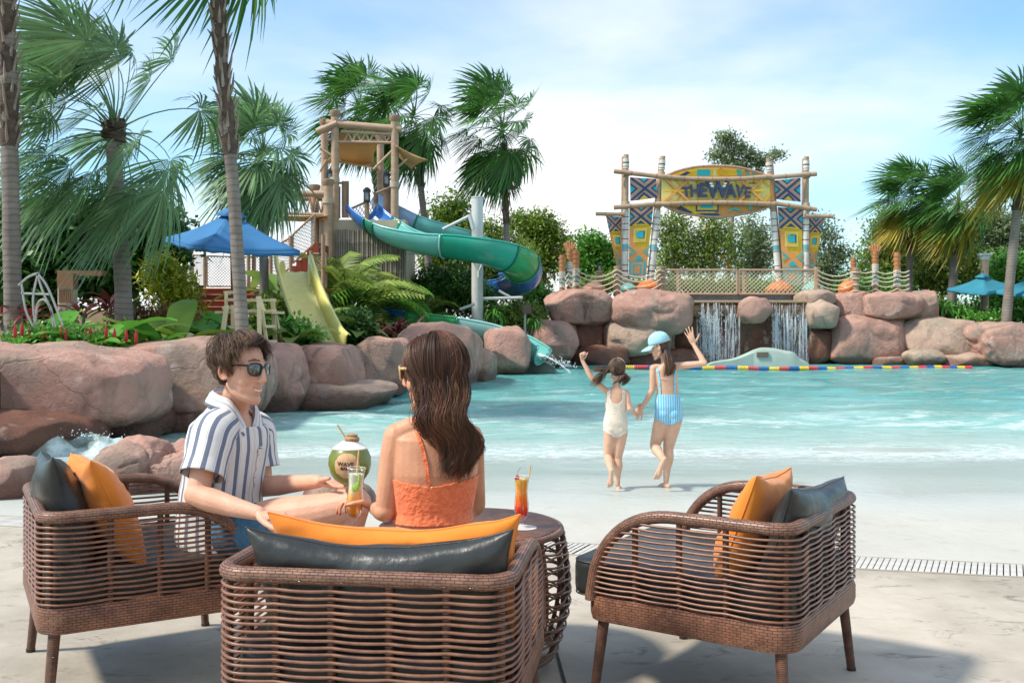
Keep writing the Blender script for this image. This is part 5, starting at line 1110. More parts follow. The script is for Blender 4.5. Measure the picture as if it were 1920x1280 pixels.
tipsW = f.hand(wrL, (-0.60, 0.10, 0.25), (-0.45, -0.10, -0.6), 0.88, curl=(34, 38, 42, 46), side=-1, spread=3, tpts=[wrL + V((-0.012, -0.02, 0.012)), gx + V((0.034, -0.030, 0.006)), gx + V((0.006, -0.038, 0.002)), gx + V((-0.020, -0.033, -0.006))])
elR = P(892, 945, 3.40); wrR = P(880, 962, 3.54)
f.limb([shR, shR.lerp(elR, 0.4), elR], [0.044, 0.040, 0.034]); f.limb([elR, elR.lerp(wrR, 0.4), wrR], [0.034, 0.033, 0.022]); f.hand(wrR, (-0.1, 0.8, 0.45), (-0.9, 0.1, 0.2), 0.9, curl=(30, 34, 38, 40), side=1)
for x, kx in ((-1, 770), (1, 850)):
    hp = P(812 + x * 40, 1068, 3.26); kn = P(kx, 1050, 3.68); kn.z = 0.535; an = V((kn.x, 3.75, 0.11)); f.limb([hp, hp.lerp(kn, 0.5), kn], [0.088, 0.078, 0.052], 16); f.limb([kn, kn.lerp(an, 0.3), an], [0.050, 0.048, 0.028], 14); f.foot(an + V((0, -0.04, -0.09)), an + V((0, 0.19, -0.09)), (0, 0, 1), 0.92, side=x)
body, me = body_obj(f, e, M_SKINW, 0.0042, 4, [(T(0, 0.09, -0.06), 0.02, (0.9, 0.5, 0.48))] + [(q, 0.007, (0.95, 0.45, 0.45)) for q in tipsW])
bvh = BVHTree.FromPolygons([v.co[:] for v in me.vertices], [tuple(p_.vertices) for p_ in me.polygons])   # local to e
LI = WM[e.name].inverted(); LM = WM[e.name]
class WB:
    def find_nearest(s, p_):
        q, nn, a, b = bvh.find_nearest(LI @ p_); return LM @ q, nn, a, b
tme = remesh(tr, 0.005, 3, 'top')
zt, zb_ = P(0, 908, 3.2).z, P(0, 980, 3.2).z
M_TOP = mat('orange_lace', (0.86, 0.21, 0.075), (0.78, 0.165, 0.055), rough=0.75, scale=55, detail=3, bump=0.35, bscale=70, bdetail=2, lo=0.45, hi=0.55, sheen=0.2)
top = cut_shell(tme, lambda c_: zb_ < c_.z < zt + 0.02 * abs(c_.x - P(812, 0, 3.2).x) / 0.12 + 0.002, 0.006, 0.003, M_TOP, e, 'bandeau_top')
W_ = WB()
ribbon(W_, [P(806, 915, 3.1), P(800, 880, 3.1), P(790, 835, 3.12), P(779, 795, 3.15), P(776, 785, 3.20)], 0.011, 0.0035, M_TOP, top, 'strap')
ribbon(W_, [P(876, 912, 3.1), P(884, 880, 3.1), P(892, 845, 3.15), P(893, 815, 3.2)], 0.009, 0.0035, M_TOP, top, 'strap')
for a in (P(807, 912, 3.12), P(876, 910, 3.12)):
    q_, nn, _, _ = W_.find_nearest(a); M2 = nn.to_track_quat('Z', 'Y').to_matrix(); MB().tube([q_ + nn * 0.009 + M2 @ V((0.006 * math.cos(t), 0.006 * math.sin(t), 0)) for t in np.linspace(0, 6.28, 13)[:-1]], 0.001, 5, closed=True).build('strap_ring', mat('gold_metal', (0.8, 0.5, 0.25), rough=0.25, metal=1.0), top)
g = Fig(); g.trunk([P(812, 1090, 3.24), P(812, 1060, 3.23), P(812, 1018, 3.235)], [FW] * 3, [0.178, 0.172, 0.150], [0.135, 0.13, 0.108])
for x, kx in ((-1, 770), (1, 850)):
    hp = P(812 + x * 40, 1068, 3.26); kn = P(kx, 1050, 3.68); kn.z = 0.535; g.limb([hp, hp.lerp(kn, 0.35), hp.lerp(kn, 0.55)], [0.096, 0.094, 0.095], 18)
me = remesh(g, 0.008, 3, 'white_shorts'); me.materials.append(mat('white_cotton', (0.72, 0.70, 0.67), (0.64, 0.62, 0.60), rough=0.9, scale=8, bump=0.3, bscale=20)); link_mesh('shorts', me, e)
# eyewear in pale tortoise frames, only its side shows
shades(T, M, 1.0, e, mat('pale_frame', (0.75, 0.50, 0.22), rough=0.2, spec=0.8), mat('amber_lens', (0.12, 0.06, 0.03), rough=0.06, spec=1.0), hw=0.027, hh=0.022, y=0.106, thick=0.0030, reach=-0.03)
# long wavy hair
q = random.Random(5); Hc = HW + M @ V((0, -0.014, 0.040)); Er = (0.074, 0.094, 0.088); paths = []
gl = [P(820, 700, 3.15), P(823, 745, 3.12), P(828, 785, 3.10), P(842, 825, 3.10), P(853, 862, 3.11), P(858, 905, 3.12)]
gl = catmull(gl, 8); gw = ilist([0.080, 0.079, 0.072, 0.064, 0.056, 0.018], len(gl)); gd = ilist([0.075, 0.062, 0.052, 0.045, 0.040, 0.020], len(gl)); iM = M.transposed()
for i in range(5000):
    while True:
        z = q.uniform(-0.6, 1.0); a = q.uniform(0, 2 * math.pi); r_ = math.sqrt(1 - z * z); d = V((r_ * math.cos(a), r_ * math.sin(a), z))
        if d.y > 0.45 and d.z < 0.70: continue
        if d.y > 0.20 and d.z < 0.1: continue
        break
    cid = int((math.atan2(d.y, d.x) + 3.15) * 5) * 7 + int(d.z * 5); cr = random.Random(cid); ph = cr.uniform(0, 6.28); am = cr.uniform(0.5, 1.2); ex = cr.uniform(0.72, 1.0)
    w0 = Hc + M @ V((d.x * Er[0], d.y * Er[1], d.z * Er[2])); pts = [w0]
    p_ = d.copy(); lift = 0.004 + 0.010 * q.random()
    for k_ in range(9):                       # combed down round the skull
        dn = iM @ V((0.04, -0.12, -1)); fl = dn - p_ * dn.dot(p_); 
        if p_.y > 0.0: fl += V((0, -0.55, 0)) * (0.4 + p_.y)
        if fl.length < 0.15: fl += V((0, -0.4, 0)); 
        fl.normalize(); p_ = (p_ + fl * 0.22).normalized()
        if p_.z < -0.55: break
        pts.append(Hc + M @ (V((p_.x * Er[0], p_.y * Er[1], p_.z * Er[2])) + p_ * (lift + 0.012 * (k_ / 9))))
    last = pts[-1]; st_ = int(np.argmin([abs(g_.z - (last.z - 0.01)) for g_ in gl])); u = (last.x - gl[st_].x) / max(0.04, gw[st_]); u = max(-1.05, min(1.05, u)); v = (last.y - gl[st_].y) / 0.09; v = max(-1, min(1, v))
    u = u * 0.85 + q.gauss(0, 0.10) + 0.12 * math.sin(ph); v = v * 0.8 + q.gauss(0, 0.15); en = int(st_ + (len(gl) - 1 - st_) * min(1, ex * (0.85 + 0.2 * q.random())))
    for k_ in range(st_ + 2, en + 1, 2):
        t = (k_ - st_) / max(1, len(gl) - st_); wv = 0.020 * am * t ** 0.7 * math.sin(ph + t * 12) + 0.018 * t ** 0.6 * math.sin(t * 11.5 + 0.6); c_ = gl[k_]
        pts.append(V((c_.x + u * gw[k_] + wv + q.gauss(0, 0.0014) + 0.02 * t * t * max(0, u), c_.y + v * gd[k_] + wv * 0.5, c_.z + 0.004 * math.sin(ph * 2 + t * 7))))
    if len(pts) > 4: paths.append(pts)
fly = []
for i in range(40):                            # loose flyaway hairs
    a = q.uniform(0, 6.28); z = q.uniform(0.0, 0.95); d = V((math.sqrt(1 - z * z) * math.cos(a), math.sqrt(1 - z * z) * math.sin(a), z)); w0 = Hc + M @ V((d.x * Er[0], d.y * Er[1], d.z * Er[2])); o = (M @ d)
    fly.append(catmull([w0, w0 + o * 0.008 + V((q.gauss(0, .02), -0.01, q.gauss(0, .02))), w0 + o * 0.016 + V((q.gauss(0, .025), -0.015, -0.04 + q.gauss(0, .02))), w0 + o * 0.014 + V((q.gauss(0, .035), -0.015, -0.09 + q.gauss(0, .02)))], 4))
strand_set(paths, e, M_HAIRW, 0.00100); strand_set(fly, e, M_HAIRW, 0.00045, 'loose_hairs')
g = Fig(); g.ell(Hc + M @ V((0, -0.012, -0.004)), (Er[0] - 0.001, Er[1] - 0.006, Er[2] - 0.002), M, 28, 20)
cc = gl[::3]; g.trunk([gl[0] + V((0, 0.05, 0)), gl[6] + V((0, .035, 0)), gl[14] + V((0, .02, 0)), gl[22] + V((0, .01, 0)), gl[32], gl[36]], [V((0, 1, 0))] * 6, [0.074, 0.070, 0.060, 0.046, 0.030, 0.010], [0.06, 0.045, 0.038, 0.028, 0.018, 0.008])
me = remesh(g, 0.006, 3, 'hair_base'); me.materials.append(M_HAIRU); link_mesh('hair_base', me, e)
# pink rounded cup peeping out at her right side
c_ = P(876, 926, 3.60); mb = MB().lathe(c_ - V((0, 0, 0.045)), [(0.001, 0), (0.020, 0.002), (0.030, 0.02), (0.033, 0.045), (0.031, 0.075), (0.024, 0.095), (0.021, 0.095), (0.028, 0.075), (0.001, 0.07)], 28, cap=False)
mb.build('pink_cup', mat('pink_plastic', (0.80, 0.22, 0.36), (0.72, 0.18, 0.30), rough=0.3, coat=0.4), label='rounded pink cup peeping out beside the right side of the orange top', cat='cup', angle=60)
# ---------------------------------------------------------------- the two girls on the beach
M_SKING = mat('skin_child', (0.66, 0.40, 0.27), (0.58, 0.33, 0.215), rough=0.5, scale=14, bump=0.05, bscale=120, spec=0.4, tint=True, sss=0.1)
def uvx(p_): return (p_.x, p_.z)
YG = 8.5
# ---- taller girl, waving
e = empty('person', Gd(1246, 916, beach_z(8.5)), 'taller girl in a blue striped swimsuit and pale blue cap waving with one hand', 'person')
k = 0.80; f = Fig(); tr = Fig(); FW = V((-0.12, 0.99, 0))
spine = [P(1253, 786, YG), P(1253, 762, YG), P(1252, 736, YG), P(1250, 712, YG), P(1248, 692, YG), P(1247, 681, YG)]
for g in (f, tr):
    g.trunk(spine, [FW] * 6, [0.100, 0.112, 0.093, 0.096, 0.094, 0.035], [0.066, 0.078, 0.062, 0.066, 0.055, 0.035], pw=0.9)
    for x in (-1, 1): g.ell(P(1253 + x * 9, 776, YG - 0.022), (0.058, 0.058, 0.060))
f.limb([P(1248, 690, YG), P(1246, 672, YG), P(1240, 655, YG)], [0.040, 0.032, 0.034])
HC2 = P(1236, 650, YG); HF2 = V((-0.88, 0.30, -0.30)); HU2 = V((-0.22, 0, 1)); T2, M2_ = f.head(HC2, HF2, HU2, k=0.86, smile=1.4, jaw=0.9)
shL, shR = P(1225, 690, YG), P(1270, 686, YG)
for s_ in (shL, shR): f.limb([P(1247, 688, YG), s_.lerp(P(1247, 685, YG), 0.3), s_], [0.028, 0.030, 0.032])
el, wr = P(1223, 732, YG - 0.02), P(1202, 766, YG + 0.02)
f.limb([shL, shL.lerp(el, 0.4), el], [0.032, 0.029, 0.025]); f.limb([el, el.lerp(wr, 0.3), wr], [0.026, 0.025, 0.0165]); HD = P(1197, 772, YG + 0.01)
f.hand(wr, (-0.55, 0.05, -0.75), (0.3, 0.8, -0.3), 0.74, curl=(38, 42, 45, 48), side=1)
el, wr = P(1321, 681, YG - 0.05), P(1300, 645, YG + 0.02)
f.limb([shR, shR.lerp(el, 0.45), el], [0.032, 0.029, 0.024]); f.limb([el, el.lerp(wr, 0.3), wr], [0.025, 0.025, 0.0165])
f.hand(wr, (-0.34, 0.0, 0.94), (0.1, 0.99, 0.0), 0.80, curl=(8, 5, 4, 8), side=-1, spread=9, thumb=(58, 0))
hpL, knL, anL = P(1243, 784, YG), P(1228, 834, YG + 0.03), P(1245, 864, YG - 0.28)
f.limb([hpL, hpL.lerp(knL, 0.45), knL], [0.074, 0.064, 0.045], 16); f.limb([knL, knL.lerp(anL, 0.35) + V((-0.008, 0, 0)), knL.lerp(anL, 0.7), anL], [0.044, 0.045, 0.032, 0.024], 14)
f.foot(anL + V((0.006, -0.03, 0.018)), P(1231, 898, YG - 0.30), (-0.15, 0.95, 0.2), 0.82, side=-1)
hpR, knR, anR = P(1264, 784, YG), P(1253, 840, YG + 0.02), P(1249, 902, YG + 0.0)
f.limb([hpR, hpR.lerp(knR, 0.45), knR], [0.074, 0.064, 0.045], 16); f.limb([knR, knR.lerp(anR, 0.30) + V((0.005, -0.012, 0)), knR.lerp(anR, 0.65), anR], [0.044, 0.046, 0.032, 0.023], 14)
f.foot(anR + V((0.012, -0.045, -0.050)), P(1236, 911, YG + 0.08), (0, 0, 1), 0.80, side=1)
body_obj(f, e, M_SKING, 0.0045, 3, [(T2(0, 0.09, -0.06), 0.015, (0.95, 0.5, 0.45)), (T2(0.07, -0.01, 0), 0.016, (1.0, 0.8, 0.76))])
M_SW = stripe_mat('swim_stripes', [(0.0, (0.06, 0.48, 0.66)), (0.5, (0.72, 0.74, 0.78)), (0.62, (0.30, 0.34, 0.60)), (0.74, (0.66, 0.72, 0.78)), (0.88, (0.06, 0.48, 0.66))], 0.020, 400)
tme = remesh(tr, 0.005, 3, 'swim'); cxg = P(1253, 0, YG).x; z_top = P(0, 739, YG).z; z_bot = P(0, 795, YG).z
def keep(c_):
    dx = abs(c_.x - cxg); return c_.z < z_top and c_.z > z_bot + max(0, dx - 0.02) * 0.55
for g in (tr,): 
    for hp, kn in ((hpL, knL), (hpR, knR)): g.limb([hp, hp.lerp(kn, 0.35)], [0.074, 0.066], 16)
tme = remesh(tr, 0.005, 9, 'swim')
sw = cut_shell(tme, keep, 0.006, 0.003, M_SW, e, 'swimsuit', uvx)
me2 = remesh(tr, 0.006, 2, 'x'); bvh = BVHTree.FromPolygons([v.co[:] for v in me2.vertices], [tuple(p_.vertices) for p_ in me2.polygons]); bpy.data.meshes.remove(me2)
M_SB = mat('swim_blue', (0.10, 0.50, 0.64), (0.30, 0.60, 0.72), rough=0.7, scale=70, lo=0.45, hi=0.55)
for pts in ([P(1233, 742, YG - .09), P(1233, 715, YG - .09), P(1229, 695, YG - .08), P(1226, 681, YG - .03), P(1227, 680, YG + .02)], [P(1270, 742, YG - .09), P(1271, 715, YG - .09), P(1271, 692, YG - .08), P(1269, 680, YG - .03), P(1268, 679, YG + .02)]):
    ribbon(bvh, pts, 0.017, 0.004, M_SB, sw, 'strap')
ribbon(bvh, [P(1233, 709, YG - .1), P(1250, 710, YG - .1), P(1269, 708, YG - .1)], 0.009, 0.004, mat('strap_pink', (0.80, 0.50, 0.45), rough=0.7), sw, 'strap')
# cap with a brim, sunglasses, tied hair
M_CAP = mat('cap_blue', (0.36, 0.62, 0.68), (0.30, 0.54, 0.60), rough=0.9, scale=9, bump=0.2, bscale=60)
Hc = HC2 + M2_ @ V((0, -0.012, 0.036)) ; n = 32; mb = MB(); rows = []
for i in range(12):
    ph = math.pi / 2 * i / 11; rows.append([Hc + M2_ @ V((0.076 * math.cos(a) * math.cos(ph), 0.093 * math.sin(a) * math.cos(ph), 0.012 + 0.083 * math.sin(ph) ** 0.9)) for a in [2 * math.pi * j / n for j in range(n)]])
rows.insert(0, [Hc + M2_ @ V((0.077 * math.cos(a), 0.094 * math.sin(a), -0.010)) for a in [2 * math.pi * j / n for j in range(n)]])
c_ = empty('cap', Hc + V((0, 0, 0.0)), 'pale blue baseball cap worn by the taller girl', 'cap')
o = mb.grid(rows, close=True).build('crown', M_CAP, c_, angle=180); o.modifiers.new('s', 'SOLIDIFY').thickness = 0.003
mb = MB(); rows = []
for i in range(9):
    t = i / 8; rows.append([Hc + M2_ @ V((0.072 * math.sin(u) * (1 + 0.05 * t), 0.093 * math.cos(u) + 0.082 * t * (math.cos(u) ** 0.6 if math.cos(u) > 0 else 0), -0.006 - 0.020 * t * t - 0.020 * math.sin(u) ** 2 * t)) for u in np.linspace(-1.25, 1.25, 17)])
o = mb.grid(rows).build('brim', M_CAP, c_, angle=180); o.modifiers.new('s', 'SOLIDIFY').thickness = 0.004
MB().ell(Hc + M2_ @ V((0, 0, 0.097)), 0.005, nu=10, nv=6).build('cap_button', M_CAP, c_)
shades(T2, M2_, 0.86, e, mat('yellow_frame', (0.80, 0.68, 0.35), rough=0.3), mat('yellow_lens', (0.45, 0.33, 0.06), rough=0.08, spec=1.0), thick=0.0042, y=0.106)
def tail(root, mids, n, w0, w1, seed, dr0, amp=0.006):
    q = random.Random(seed); g_ = catmull([root] + mids, 5); out = []; m = len(g_)
    for i in range(n):
        a, b = q.gauss(0, 0.5), q.gauss(0, 0.5); ph = q.uniform(0, 6); ln = q.uniform(0.75, 1.0); k_ = max(4, int(m * ln)); pts = []
        for j in range(k_):
            t = j / (m - 1); w = lerp(w0, w1, min(1, t * 1.6)) ; pts.append(g_[j] + V((a * w + amp * t * math.sin(ph + t * 5) + q.gauss(0, .001), b * w * 0.7, a * w * 0.5 * abs(dr0) + amp * t * math.cos(ph + t * 4))))
        out.append(pts)
    return out
def scalp(Hc, M, Er, n, seed, target, excl):
    q = random.Random(seed); out = []
    for i in range(n):
        z = q.uniform(-0.55, 1.0); a = q.uniform(0, 6.28); r_ = math.sqrt(1 - z * z); d = V((r_ * math.cos(a), r_ * math.sin(a), z))
        if excl(d): continue
        tg = target(d); pts = []; p_ = d.copy()
        for j in range(10):
            pts.append(Hc + M @ (V((p_.x * Er[0], p_.y * Er[1], p_.z * Er[2])) + p_ * (0.002 + 0.005 * q.random())))
            fl = tg - p_; fl = fl - p_ * fl.dot(p_)
            if fl.length < 0.12: break
            p_ = (p_ + fl.normalized() * 0.16).normalized()
        if len(pts) > 3: out.append(pts)
    return out
Er = (0.070, 0.087, 0.080)
paths = scalp(Hc - V((0, 0, 0.004)), M2_, Er, 900, 3, lambda d: V((0.25, -0.8, -0.55)), lambda d: (d.y > 0.25 and d.z < 0.8) or d.z > 0.05)
paths += tail(P(1249, 660, YG - 0.06), [P(1253, 675, YG - 0.09), P(1256, 692, YG - 0.10), P(1252, 708, YG - 0.095)], 420, 0.022, 0.040, 4, 0.3)
strand_set(paths, e, M_HAIR, 0.0018)
g = Fig(); g.limb([P(1248, 655, YG - 0.03), P(1253, 675, YG - 0.085), P(1255, 690, YG - 0.09), P(1252, 703, YG - 0.09)], [0.040, 0.026, 0.024, 0.010]); g.ell(Hc - V((0, 0, 0.004)), (Er[0] * 0.99, Er[1] * 0.98, Er[2] * 0.98), M2_)
me = remesh(g, 0.006, 2, 'hair_base'); bm = bmesh.new(); bm.from_mesh(me); iM2 = M2_.transposed()
bmesh.ops.delete(bm, geom=[x for x in bm.faces if (iM2 @ (x.calc_center_median() - Hc)).y > 0.018 and (iM2 @ (x.calc_center_median() - Hc)).z < 0.045], context='FACES'); bm.to_mesh(me); bm.free(); me.materials.append(M_HAIRU); link_mesh('hair_base', me, e)

# ---- smaller girl with two pigtails, fist in the air
YS = 8.42
e = empty('person', Gd(1156, 918, beach_z(8.42)), 'smaller girl with pigtails in a cream speckled swimsuit raising her left fist', 'person')
f = Fig(); tr = Fig(); FW = V((0.05, 1, 0))
spine = [P(1154, 812, YS), P(1154, 792, YS), P(1155, 770, YS), P(1155, 748, YS), P(1155, 734, YS), P(1156, 724, YS)]
for g in (f, tr):
    g.trunk(spine, [FW] * 6, [0.092, 0.098, 0.080, 0.086, 0.082, 0.032], [0.060, 0.070, 0.060, 0.060, 0.050, 0.032], pw=0.9)
    for x in (-1, 1): g.ell(P(1154 + x * 8, 804, YS - 0.016), (0.050, 0.050, 0.050))
f.limb([P(1156, 730, YS), P(1157, 715, YS), P(1157, 700, YS)], [0.034, 0.029, 0.031])
HC3 = P(1157, 696, YS); HF3 = V((0.25, 0.96, 0.05)); HU3 = V((0.04, 0, 1)); T3, M3 = f.head(HC3, HF3, HU3, k=0.82)
shL, shR = P(1136, 733, YS), P(1174, 737, YS)
for s_ in (shL, shR): f.limb([P(1156, 732, YS), s_.lerp(P(1156, 730, YS), 0.3), s_], [0.026, 0.027, 0.028])
el, wr = P(1108, 706, YS + 0.03), P(1092, 676, YS + 0.05)
f.limb([shL, shL.lerp(el, 0.45), el], [0.028, 0.026, 0.023]); f.limb([el, el.lerp(wr, 0.3), wr], [0.024, 0.023, 0.0155])
f.hand(wr, (-0.15, 0.1, 1), (0.6, -0.5, 0), 0.68, curl=(78, 80, 82, 84), side=1, bend=(1, 1, 0.7), thumb=(40, 70))
el, wr = P(1181, 766, YS - 0.05), P(1192, 776, YS + 0.10)
f.limb([shR, shR.lerp(el, 0.45), el], [0.028, 0.026, 0.022]); f.limb([el, el.lerp(wr, 0.3), wr], [0.023, 0.022, 0.015])
f.hand(wr, (0.45, 0.45, 0.6), (-0.3, -0.6, 0.5), 0.66, curl=(36, 38, 42, 44), side=1)
hpL, knL, anL = P(1145, 810, YS), P(1140, 856, YS + 0.02), P(1146, 884, YS - 0.20)
f.limb([hpL, hpL.lerp(knL, 0.45), knL], [0.060, 0.053, 0.037], 16); f.limb([knL, knL.lerp(anL, 0.35), knL.lerp(anL, 0.7), anL], [0.036, 0.038, 0.028, 0.021], 14)
f.foot(anL + V((0.004, -0.02, 0.01)), P(1144, 913, YS - 0.20), (0, 0.97, 0.2), 0.72, side=-1)
hpR, knR, anR = P(1164, 810, YS), P(1158, 858, YS + 0.01), P(1158, 908, YS)
f.limb([hpR, hpR.lerp(knR, 0.45), knR], [0.060, 0.053, 0.037], 16); f.limb([knR, knR.lerp(anR, 0.3) + V((0.004, -0.01, 0)), knR.lerp(anR, 0.65), anR], [0.036, 0.039, 0.027, 0.020], 14)
f.foot(anR + V((0.004, -0.035, -0.048)), P(1163, 916, YS + 0.08), (0, 0, 1), 0.72, side=1)
body_obj(f, e, M_SKING, 0.0043, 3, [])
for hp, kn in ((hpL, knL), (hpR, knR)): tr.limb([hp, hp.lerp(kn, 0.3)], [0.060, 0.054], 16)
tme = remesh(tr, 0.0045, 9, 'swim'); z_b = P(0, 819, YS).z; cx3 = P(1154, 0, YS).x; zsc = P(0, 755, YS).z; zt_ = P(0, 731, YS).z
def keep(c_):
    dx = abs(c_.x - cx3 - 0.004)
    if c_.z < z_b + max(0, dx - 0.015) * 0.62: return False
    if c_.z > zt_: return False
    back = c_.y < YS
    if back and (dx / 0.060) ** 2 + ((c_.z - P(0, 733, YS).z) / (0.105)) ** 2 < 1: return False
    if c_.z > zsc and dx > 0.074: return False
    if not back and c_.z > P(0, 742, YS).z and dx < 0.05: return False
    return True
M_CREAM = mat('speckled_cream', (0.72, 0.62, 0.50), (0.66, 0.55, 0.43), rough=0.8, scale=20)
_t = M_CREAM.node_tree; _b = _t.nodes['Principled BSDF']; _s = _b.inputs['Base Color'].links[0].from_socket
_tc = _t.nodes.new('ShaderNodeTexCoord'); _v = _t.nodes.new('ShaderNodeTexVoronoi'); _v.inputs['Scale'].default_value = 62; _t.links.new(_tc.outputs['Object'], _v.inputs['Vector'])
_r = _t.nodes.new('ShaderNodeMath'); _r.operation = 'LESS_THAN'; _r.inputs[1].default_value = 0.30; _t.links.new(_v.outputs['Distance'], _r.inputs[0]); _x = _t.nodes.new('ShaderNodeMix'); _x.data_type = 'RGBA'; _h = _t.nodes.new('ShaderNodeHueSaturation'); _h.inputs['Value'].default_value = 0.75; _h.inputs['Saturation'].default_value = 0.7; _t.links.new(_v.outputs['Color'], _h.inputs['Color'])
_m = _t.nodes.new('ShaderNodeMath'); _m.operation = 'MULTIPLY'; _m.inputs[1].default_value = 0.55; _t.links.new(_r.outputs[0], _m.inputs[0]); _t.links.new(_m.outputs[0], _x.inputs['Factor']); _t.links.new(_s, _x.inputs['A']); _t.links.new(_h.outputs[0], _x.inputs['B']); _t.links.new(_x.outputs['Result'], _b.inputs['Base Color'])
sw = cut_shell(tme, keep, 0.006, 0.003, M_CREAM, e, 'swimsuit', uvx)
me2 = remesh(tr, 0.006, 2, 'x'); bvh = BVHTree.FromPolygons([v.co[:] for v in me2.vertices], [tuple(p_.vertices) for p_ in me2.polygons]); bpy.data.meshes.remove(me2)
for pts in ([P(1140, 748, YS - .08), P(1141, 736, YS - .07), P(1142, 729, YS - .04), P(1142, 727, YS)], [P(1171, 748, YS - .08), P(1171, 736, YS - .07), P(1170, 729, YS - .04), P(1170, 728, YS)]):
    ribbon(bvh, pts, 0.014, 0.004, M_CREAM, sw, 'strap')
Hc = HC3 + M3 @ V((0, -0.012, 0.034)); Er = (0.066, 0.082, 0.076)
tgt = lambda d: V((-0.88, -0.25, -0.12)) if d.x < 0 else V((0.80, -0.45, -0.25))
paths = scalp(Hc, M3, Er, 1500, 8, tgt, lambda d: d.y > 0.35 and d.z < 0.75)
paths += tail(P(1144, 694, YS - 0.02), [P(1134, 694, YS - 0.03), P(1124, 706, YS - 0.03), P(1119, 726, YS - 0.03)], 430, 0.014, 0.052, 9, 1, 0.012)
paths += tail(P(1143, 694, YS - 0.02), [P(1132, 692, YS - 0.03), P(1118, 692, YS - 0.03), P(1108, 688, YS - 0.03)], 60, 0.014, 0.045, 10, 1, 0.012)
paths += tail(P(1168, 702, YS - 0.06), [P(1166, 706, YS - 0.10), P(1160, 712, YS - 0.10), P(1152, 720, YS - 0.09)], 160, 0.018, 0.034, 11, 1)
paths += tail(P(1168, 702, YS - 0.06), [P(1172, 708, YS - 0.09), P(1173, 716, YS - 0.08), P(1170, 723, YS - 0.07)], 160, 0.018, 0.034, 12, 1)
strand_set(paths, e, M_HAIR, 0.0018)
g = Fig(); g.ell(Hc, (Er[0] * 0.99, Er[1] * 0.98, Er[2] * 0.98), M3); g.limb([P(1146, 694, YS - 0.02), P(1130, 699, YS - 0.03), P(1122, 712, YS - 0.03)], [0.018, 0.022, 0.010]); g.limb([P(1166, 700, YS - 0.05), P(1165, 708, YS - 0.085), P(1162, 717, YS - 0.08)], [0.02, 0.022, 0.010])
me = remesh(g, 0.005, 2, 'hair_base'); me.materials.append(M_HAIRU); link_mesh('hair_base', me, e)
MB().tube([Hc + M3 @ V((0.0695 * math.sin(a), 0.02 + 0.02 * math.cos(a), 0.0795 * math.cos(a))) for a in np.linspace(-1.5, 1.5, 20)], 0.0022, 6).build('headband', mat('headband_white', (0.7, 0.68, 0.64), rough=0.4), e)
MB().tube([P(1144, 694, YS - 0.02) + V((0, 0.016 * math.cos(a), 0.016 * math.sin(a))) for a in np.linspace(0, 6.28, 15)[:-1]], 0.004, 6, closed=True).build('hair_tie', mat('hair_tie_grey', (0.3, 0.3, 0.32), rough=0.7), e)
# ---------------------------------------------------------------- bamboo, rope and the sign arch
M_BAMB = mat('bamboo_tan', (0.46, 0.31, 0.20), (0.36, 0.235, 0.15), rough=0.55, scale=2.5, stretch=(1, 1, 3), bump=0.15)
M_POST = mat('post_wood', (0.36, 0.235, 0.15), (0.27, 0.17, 0.105), rough=0.7, scale=3, bump=0.3)
M_LASH = mat('rope_lashing', (0.52, 0.45, 0.32), (0.42, 0.35, 0.24), rough=0.9, scale=30, bump=0.8, bscale=60)
M_ROPE = mat('pale_rope', (0.66, 0.60, 0.43), (0.54, 0.48, 0.33), rough=0.9, scale=20)
M_WHITE = mat('carved_white', (0.70, 0.67, 0.60), (0.58, 0.55, 0.49), rough=0.7, scale=5)
M_TERRA = mat('carved_terracotta', (0.48, 0.20, 0.075), (0.38, 0.15, 0.055), rough=0.6, scale=8, bump=0.4, bscale=20)
M_BAND1 = mat('painted_teal', (0.16, 0.42, 0.46), rough=0.7); M_NAVY = mat('painted_navy', (0.035, 0.05, 0.12), rough=0.6); M_DK = mat('painted_brown', (0.14, 0.09, 0.065), rough=0.7)
PC = {k: mat('print_' + k, c, tuple(q * 0.92 for q in c), rough=0.75, scale=3) for k, c in dict(teal=(0.03, 0.46, 0.52), navy=(0.03, 0.075, 0.17), pink=(0.52, 0.30, 0.22), yellow=(0.80, 0.50, 0.03), orange=(0.76, 0.33, 0.09), pale=(0.78, 0.66, 0.22), aqua=(0.05, 0.46, 0.40), gold=(0.76, 0.40, 0.02), white=(0.78, 0.76, 0.7), red=(0.6, 0.06, 0.05)).items()}
def prints(name, polys, mapf, nrm, parent, th=0.012):
    """flat printed shapes on cloth: polys = [(colour, [(u, v)...])], later ones a little prouder"""
    mats = []; mb = MB()
    for i, (c, pts) in enumerate(polys):
        if PC[c] not in mats: mats.append(PC[c])
        mb.prism([mapf(u, v) + nrm * (0.004 * i) for u, v in pts], th, nrm, mi=mats.index(PC[c]))
    return mb.build(name, mats, parent, smooth=False, fixn=True)
def bandp(w, flip=False, v0=0.0, v1=1.0):
    p = [(0, 0), (w, 0), (1, 1 - w), (1, 1), (1 - w, 1), (0, w)]
    if flip: p = [(1 - u, v) for u, v in p]
    return [(u, v0 + v * (v1 - v0)) for u, v in p]
def xpat(v0, v1, core='teal'):
    o = [(core, [(0, v0), (1, v0), (1, v1), (0, v1)])]
    for w, c in ((0.33, 'navy'), (0.24, 'pink'), (0.07, 'navy')):
        o += [(c, bandp(w, False, v0, v1)), (c, bandp(w, True, v0, v1))]
    return o
def rect(c, u0, v0, u1, v1): return (c, [(u0, v0), (u1, v0), (u1, v1), (u0, v1)])
